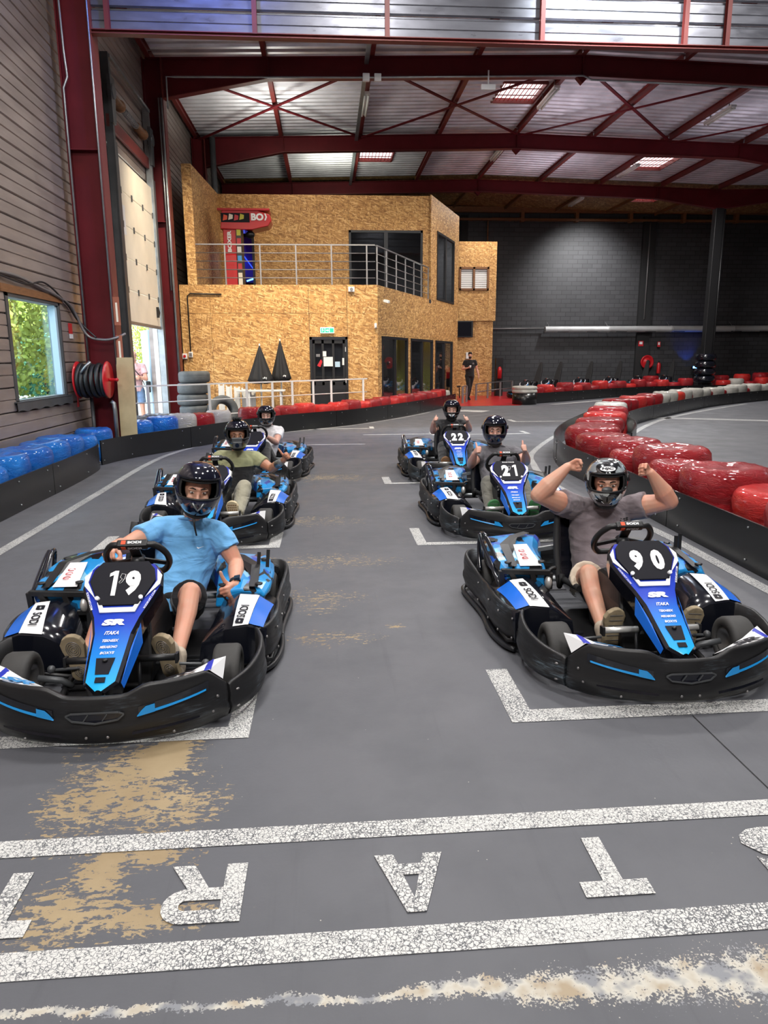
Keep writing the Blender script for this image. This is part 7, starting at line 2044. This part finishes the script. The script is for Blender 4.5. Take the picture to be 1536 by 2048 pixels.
t19, sh19, _ = person('driver in a light blue shirt and dark helmet holding the wheel of kart 19', J, 'skin_fair', 'blue_shirt', 'black_cloth', ('beige_sole', 'beige_shoe', 'rings'), 0.005,
    {'L': ((-0.15, -0.8, -0.25), (0.9, -0.2, 0.3), (0.3, 0.3, -1), 'grip'), 'R': ((-0.42, -0.87, -0.25), (-0.3, 0.1, 0.95), (-0.8, 0.47, -0.3), 'thumb')}, 'shorts')
helmet(t19, (-0.745, 4.085, 0.868), (0.17, -1, -0.05), (0.13, 0, 1), 1.03, M['navy_shell'], M['visor_dark'], '19')
wv = (V(-0.540, 3.87, 0.345) - V(-0.562, 4.12, 0.40)).normalized(); wc = V(-0.540, 3.87, 0.345) - wv * 0.025
part('wristwatch', MB().lathe([(0.030, -0.012), (0.035, -0.012), (0.035, 0.012), (0.030, 0.012)], 16, wc, wv, 0, True, False), M['black'], t19, 0, 0.0)
part('watch_face', MB().box((0, 0, 0), (0.034, 0.040, 0.012), 0, frame(wc + V(0.012, -0.01, 0.036), (1, 0, 0.2), wv)), M['black_gloss'], t19, 0.003)
fr = frame((-0.752, 4.058, 0.520), (1, 0.25, -0.05), (0, 0.35, 1))
part('chest_mark', MB().prism([(-0.022, 0.003), (-0.014, -0.007), (0.022, 0.007), (-0.010, -0.002), (-0.014, 0.002)], 0, 0.002, 0, fr), M['white'], sh19)

# ---- driver of kart 90
J = dict(pelvis=(1.68, 4.21, 0.18), chest=(1.73, 4.38, 0.47), neck=(1.735, 4.38, 0.660), head=(1.712, 4.255, 0.812), face=(-0.34, -1, -0.06), headup=(-0.03, 0, 1),
         shL=(1.555, 4.38, 0.640), shR=(1.925, 4.38, 0.625), elL=(1.275, 4.22, 0.755), wrL=(1.437, 4.20, 0.925), elR=(2.110, 4.22, 0.695), wrR=(1.965, 4.20, 0.880),
         hipL=(1.58, 4.19, 0.18), hipR=(1.79, 4.19, 0.18), knL=(1.478, 3.86, 0.355), knR=(1.885, 3.86, 0.34), anL=(1.452, 3.53, 0.145), anR=(1.880, 3.53, 0.145),
         heelL=(1.462, 3.455, 0.070), toeL=(1.462, 3.400, 0.285), heelR=(1.88, 3.455, 0.060), toeR=(1.885, 3.400, 0.280))
t90, sh90, _ = person('driver in a mauve grey shirt flexing both arms in kart 90', J, 'skin_fair', 'grey_shirt', 'cream_cloth', ('worn_sole', 'beige_shoe'), 0.005,
    {'L': ((0.95, -0.10, 0.10), (-0.1, 0.3, 0.9), (0.0, -0.6, -0.6), 'fist', 0.95), 'R': ((-0.92, -0.10, 0.25), (0.1, 0.3, 0.9), (0.0, -0.6, -0.6), 'fist', 0.98)}, 'shorts', 1.04, 0.42, arm=1.22)
helmet(t90, (1.708, 4.25, 0.828), (-0.34, -1, -0.06), (-0.03, 0, 1), 1.0, M['race_shell'], M['clear'], '90')
rr = random.Random(4); mb = MB()
fr = frame((1.825, 4.236, 0.575), (1, 0.28, 0), (0, 0.35, 1))
for i in range(16):
    x, y = rr.uniform(-0.035, 0.035), rr.uniform(-0.022, 0.022); s_ = rr.uniform(0.006, 0.012)
    mb.prism([(x - s_, y), (x, y - s_ * 0.5), (x + s_, y + 0.002), (x, y + s_ * 0.6)], 0, 0.003, 0, fr)
o = part('chest_print', mb, M['black_matt'], sh90); o['kind'] = 'stuff'

# ---- driver of kart 5
J = dict(pelvis=(-1.0, 7.17, 0.18), chest=(-0.955, 7.35, 0.45), neck=(-0.935, 7.37, 0.650), head=(-0.918, 7.30, 0.828), face=(0.12, -1, -0.04),
         shL=(-1.115, 7.39, 0.60), shR=(-0.765, 7.39, 0.590), elL=(-1.235, 7.22, 0.45), wrL=(-1.225, 6.97, 0.53), elR=(-0.585, 7.27, 0.485), wrR=(-0.445, 7.10, 0.605),
         hipL=(-1.09, 7.15, 0.18), hipR=(-0.91, 7.15, 0.18), knL=(-1.22, 6.84, 0.36), knR=(-0.825, 6.88, 0.375), anL=(-1.23, 6.53, 0.145), anR=(-0.865, 6.53, 0.165),
         heelL=(-1.23, 6.455, 0.070), toeL=(-1.23, 6.40, 0.285), heelR=(-0.875, 6.455, 0.095), toeR=(-0.885, 6.40, 0.310))
t5, sh5, _ = person('driver in an olive and black shirt giving a thumbs up behind kart 19', J, 'skin_tan', 'olive_shirt', 'khaki_cloth', ('cream_sole', 'white_shoe', 'dots'), 0.0065,
    {'L': ((-0.1, -0.9, 0.1), (0.9, 0, 0.3), (0.2, 0, -1), 'grip'), 'R': ((0.5, -0.5, 0.55), (-0.35, -0.05, 0.95), (-0.7, -0.6, 0.0), 'thumb')})
helmet(t5, (-0.915, 7.30, 0.845), (0.10, -1, -0.02), (0, 0, 1), 1.0, M['black_shell'], M['visor_dark'], '5')
a, b = V(-0.585, 7.27, 0.485), V(-0.445, 7.10, 0.605)
part('arm_sleeve', MB().tube([a.lerp(b, 0.45), a.lerp(b, 0.9)], [0.044, 0.034], 14), M['galv'], t5)

# ---- driver at the back left
J = dict(pelvis=(-0.93, 10.26, 0.18), chest=(-0.87, 10.42, 0.44), neck=(-0.845, 10.42, 0.640), head=(-0.882, 10.37, 0.782), face=(0.02, -1, -0.03),
         shL=(-1.01, 10.43, 0.58), shR=(-0.705, 10.43, 0.565), elL=(-1.15, 10.22, 0.43), wrL=(-1.165, 9.99, 0.53), elR=(-0.745, 10.20, 0.42), wrR=(-0.855, 9.98, 0.530),
         hipL=(-1.02, 10.25, 0.18), hipR=(-0.84, 10.25, 0.18), knL=(-1.14, 9.95, 0.38), knR=(-0.875, 9.97, 0.40), anL=(-1.2, 9.62, 0.145), anR=(-0.85, 9.62, 0.145),
         heelL=(-1.2, 9.545, 0.070), toeL=(-1.2, 9.49, 0.285), heelR=(-0.85, 9.545, 0.070), toeR=(-0.85, 9.49, 0.285))
t6, _, _ = person('driver in a white shirt and black helmet at the back of the left row', J, 'skin_pale', 'white_shirt', 'dark_cloth', ('brown_sole', 'white_shoe'), 0.008,
    {'L': ((-0.05, -0.9, 0.1), (0.9, 0, 0.3), (0.2, 0, -1), 'grip'), 'R': ((-0.1, -0.9, 0.1), (-0.3, 0, 0.9), (-0.9, 0, -0.3), 'grip')}, 'trousers', 0.95)
helmet(t6, (-0.882, 10.37, 0.798), (0.02, -1, -0.03), (0, 0, 1), 1.0, M['black_shell'], M['visor_dark'], '6')

# ---- driver of kart 21
J = dict(pelvis=(1.72, 7.12, 0.18), chest=(1.755, 7.34, 0.45), neck=(1.765, 7.37, 0.660), head=(1.722, 7.33, 0.835), face=(-0.20, -1, -0.04),
         shL=(1.59, 7.39, 0.605), shR=(1.945, 7.39, 0.60), elL=(1.455, 7.22, 0.500), wrL=(1.452, 7.03, 0.635), elR=(2.035, 7.22, 0.52), wrR=(1.968, 7.03, 0.645),
         hipL=(1.63, 7.10, 0.18), hipR=(1.81, 7.10, 0.18), knL=(1.565, 6.90, 0.365), knR=(1.91, 6.90, 0.35), anL=(1.515, 6.50, 0.145), anR=(1.895, 6.50, 0.145),
         heelL=(1.51, 6.425, 0.055), toeL=(1.51, 6.365, 0.275), heelR=(1.90, 6.425, 0.055), toeR=(1.90, 6.365, 0.275))
t21, _, _ = person('driver in a grey shirt giving two thumbs up in kart 21', J, 'skin_pale', 'grey_shirt2', 'grey_cloth', ('green_sole', 'green_sole'), 0.0065,
    {'L': ((0.18, -0.72, 0.66), (0.05, 0.5, 0.86), (1, 0, 0), 'thumb'), 'R': ((-0.18, -0.72, 0.66), (-0.05, 0.5, 0.86), (-1, 0, 0), 'thumb')})
helmet(t21, (1.72, 7.33, 0.850), (-0.20, -1, -0.04), (0, 0, 1), 1.02, M['navy_shell'], M['visor_dark'], '21')

# ---- driver of kart 22
J = dict(pelvis=(1.73, 10.06, 0.18), chest=(1.775, 10.33, 0.47), neck=(1.775, 10.38, 0.690), head=(1.785, 10.34, 0.835), face=(-0.16, -1, -0.03),
         shL=(1.605, 10.39, 0.635), shR=(1.95, 10.39, 0.63), elL=(1.495, 10.21, 0.545), wrL=(1.478, 10.04, 0.690), elR=(2.02, 10.21, 0.565), wrR=(1.965, 10.04, 0.685),
         hipL=(1.64, 10.05, 0.18), hipR=(1.82, 10.05, 0.18), knL=(1.57, 9.80, 0.375), knR=(1.93, 9.80, 0.375), anL=(1.53, 9.40, 0.155), anR=(1.91, 9.40, 0.155),
         heelL=(1.53, 9.325, 0.070), toeL=(1.53, 9.265, 0.285), heelR=(1.91, 9.325, 0.070), toeR=(1.91, 9.265, 0.285))
t22, _, _ = person('driver in a black shirt giving two thumbs up in kart 22', J, 'skin_pale', 'black_shirt', 'dark_cloth', ('brown_sole', 'white_shoe'), 0.008,
    {'L': ((0.18, -0.62, 0.74), (0.3, 0.4, 0.86), (1, 0, 0), 'thumb'), 'R': ((-0.18, -0.62, 0.74), (-0.3, 0.4, 0.86), (-1, 0, 0), 'thumb')})
helmet(t22, (1.785, 10.34, 0.850), (-0.16, -1, -0.03), (0, 0, 1), 1.0, M['black_shell'], M['visor_dark'], '22')

# ---- man in black walking by the tower
J = dict(pelvis=(5.33, 27.0, 0.93), chest=(5.335, 27.0, 1.24), neck=(5.335, 27.0, 1.50), head=(5.325, 26.96, 1.665), face=(-0.18, -1, -0.06),
         shL=(5.155, 27.0, 1.43), shR=(5.515, 27.0, 1.43), elL=(5.06, 27.02, 1.16), wrL=(5.22, 26.83, 1.20), elR=(5.60, 27.03, 1.15), wrR=(5.66, 26.95, 0.92),
         hipL=(5.24, 27.0, 0.91), hipR=(5.42, 27.0, 0.91), knL=(5.27, 26.88, 0.50), knR=(5.36, 27.05, 0.50), anL=(5.20, 26.88, 0.120), anR=(5.35, 27.30, 0.140),
         heelL=(5.20, 26.92, 0.030), toeL=(5.17, 26.67, 0.030), heelR=(5.35, 27.36, 0.070), toeR=(5.36, 27.12, 0.012))
ts, ss, Mx = person('bearded man in black shirt and trousers walking beside the chipboard tower', J, 'skin_fair', 'black_shirt', 'black_cloth', ('black', 'black'), 0.010,
    {'L': ((0.8, -0.4, 0.3), (0.1, 0, 1), (0, 1, 0), 'grip'), 'R': ((0.15, -0.2, -0.95), (-0.3, -0.9, 0.1), (-1, 0, 0), 'relaxed')}, 'trousers', 1.0, 0.5, True, 0.10)
mb = MB(); mb.ell((0, -0.012, 0.045), (0.082, 0.098, 0.085), 16, 10, 0, Mx); mb.ell((0, 0.05, 0.085), (0.06, 0.05, 0.035), 12, 8, 0, Mx)
link('hair', organic(mb, 0.01, 2), M['hair_dark'], ts)
mb = MB(); mb.ell((0, 0.03, -0.075), (0.056, 0.068, 0.055), 14, 10, 0, Mx)
link('beard', organic(mb, 0.009, 1), M['hair_dark'], ts)
part('chest_badge', MB().cyl((5.43, 26.872, 1.36), (5.43, 26.866, 1.36), 0.035, 12), M['rail'], ss)
t = thing('paper_cup', (5.30, 26.77, 1.25), 0, 'small white cup held by the man in black', 'cup')
part('cup_body', MB().lathe([(0.026, -0.045), (0.035, 0.045), (0.032, 0.045), (0.024, -0.04)], 14), M['white'], t)
part('cup_rim', MB().tube([(0.035 * math.cos(a), 0.035 * math.sin(a), 0.045) for a in [2 * PI * q / 14 for q in range(14)]], 0.003, 5, 0, True), M['white'], t)

# ---- man in the doorway
O = V(-4.58, 17.78, -0.055); R_ = Matrix.Rotation(0.28, 3, 'Z')
L_ = lambda *p: O + R_ @ V(*p)
J = dict(pelvis=L_(0, 0, 0.96), chest=L_(0, 0, 1.28), neck=L_(0, 0, 1.56), head=L_(0, -0.03, 1.73), face=R_ @ V(0.1, -1, -0.05),
         shL=L_(-0.19, 0, 1.49), shR=L_(0.19, 0, 1.49), elL=L_(-0.25, -0.12, 1.19), wrL=L_(-0.01, -0.24, 1.20), elR=L_(0.25, -0.12, 1.18), wrR=L_(0.02, -0.20, 1.25),
         hipL=L_(-0.10, 0, 0.93), hipR=L_(0.10, 0, 0.93), knL=L_(-0.12, -0.02, 0.50), knR=L_(0.12, -0.02, 0.50), anL=L_(-0.13, 0, 0.10), anR=L_(0.13, 0, 0.10),
         heelL=L_(-0.13, 0.05, 0.015), toeL=L_(-0.16, -0.20, 0.015), heelR=L_(0.13, 0.05, 0.015), toeR=L_(0.16, -0.20, 0.015))
tm_, sm_, Mx = person('bald man in a pink polo with crossed arms in the open roller door', J, 'skin_fair', 'pink_shirt', 'jean_cloth', ('brown_sole', 'brown_sole'), 0.010,
    {'L': (R_ @ V(0.95, -0.1, 0.1), V(0, 0, 1), R_ @ V(0, 1, 0), 'relaxed'), 'R': (R_ @ V(-0.95, 0.05, -0.05), V(0, 0, 1), R_ @ V(0, 1, 0), 'relaxed')}, 'shorts', 1.0, 0.6, True, 0.12)
mb = MB().tube([L_(-0.12, -0.10, 1.56), L_(0.0, -0.14, 1.40), L_(0.14, -0.14, 1.22), L_(0.20, -0.06, 1.05)], 0.012, 6)
part('shoulder_strap', mb, M['black'], tm_)
t = thing('shoulder_bag', tuple(L_(0.285, -0.04, 1.0)), 0.28, 'small black bag hanging at the hip of the man in pink', 'bag')
part('bag_body', MB().box((0, 0, 0), (0.10, 0.20, 0.27)), M['black'], t, 0.02); part('bag_flap', MB().box((0.052, 0, 0.06), (0.012, 0.19, 0.13)), M['blackframe'], t, 0.004)
bpy.data.scenes.remove(_tmp)
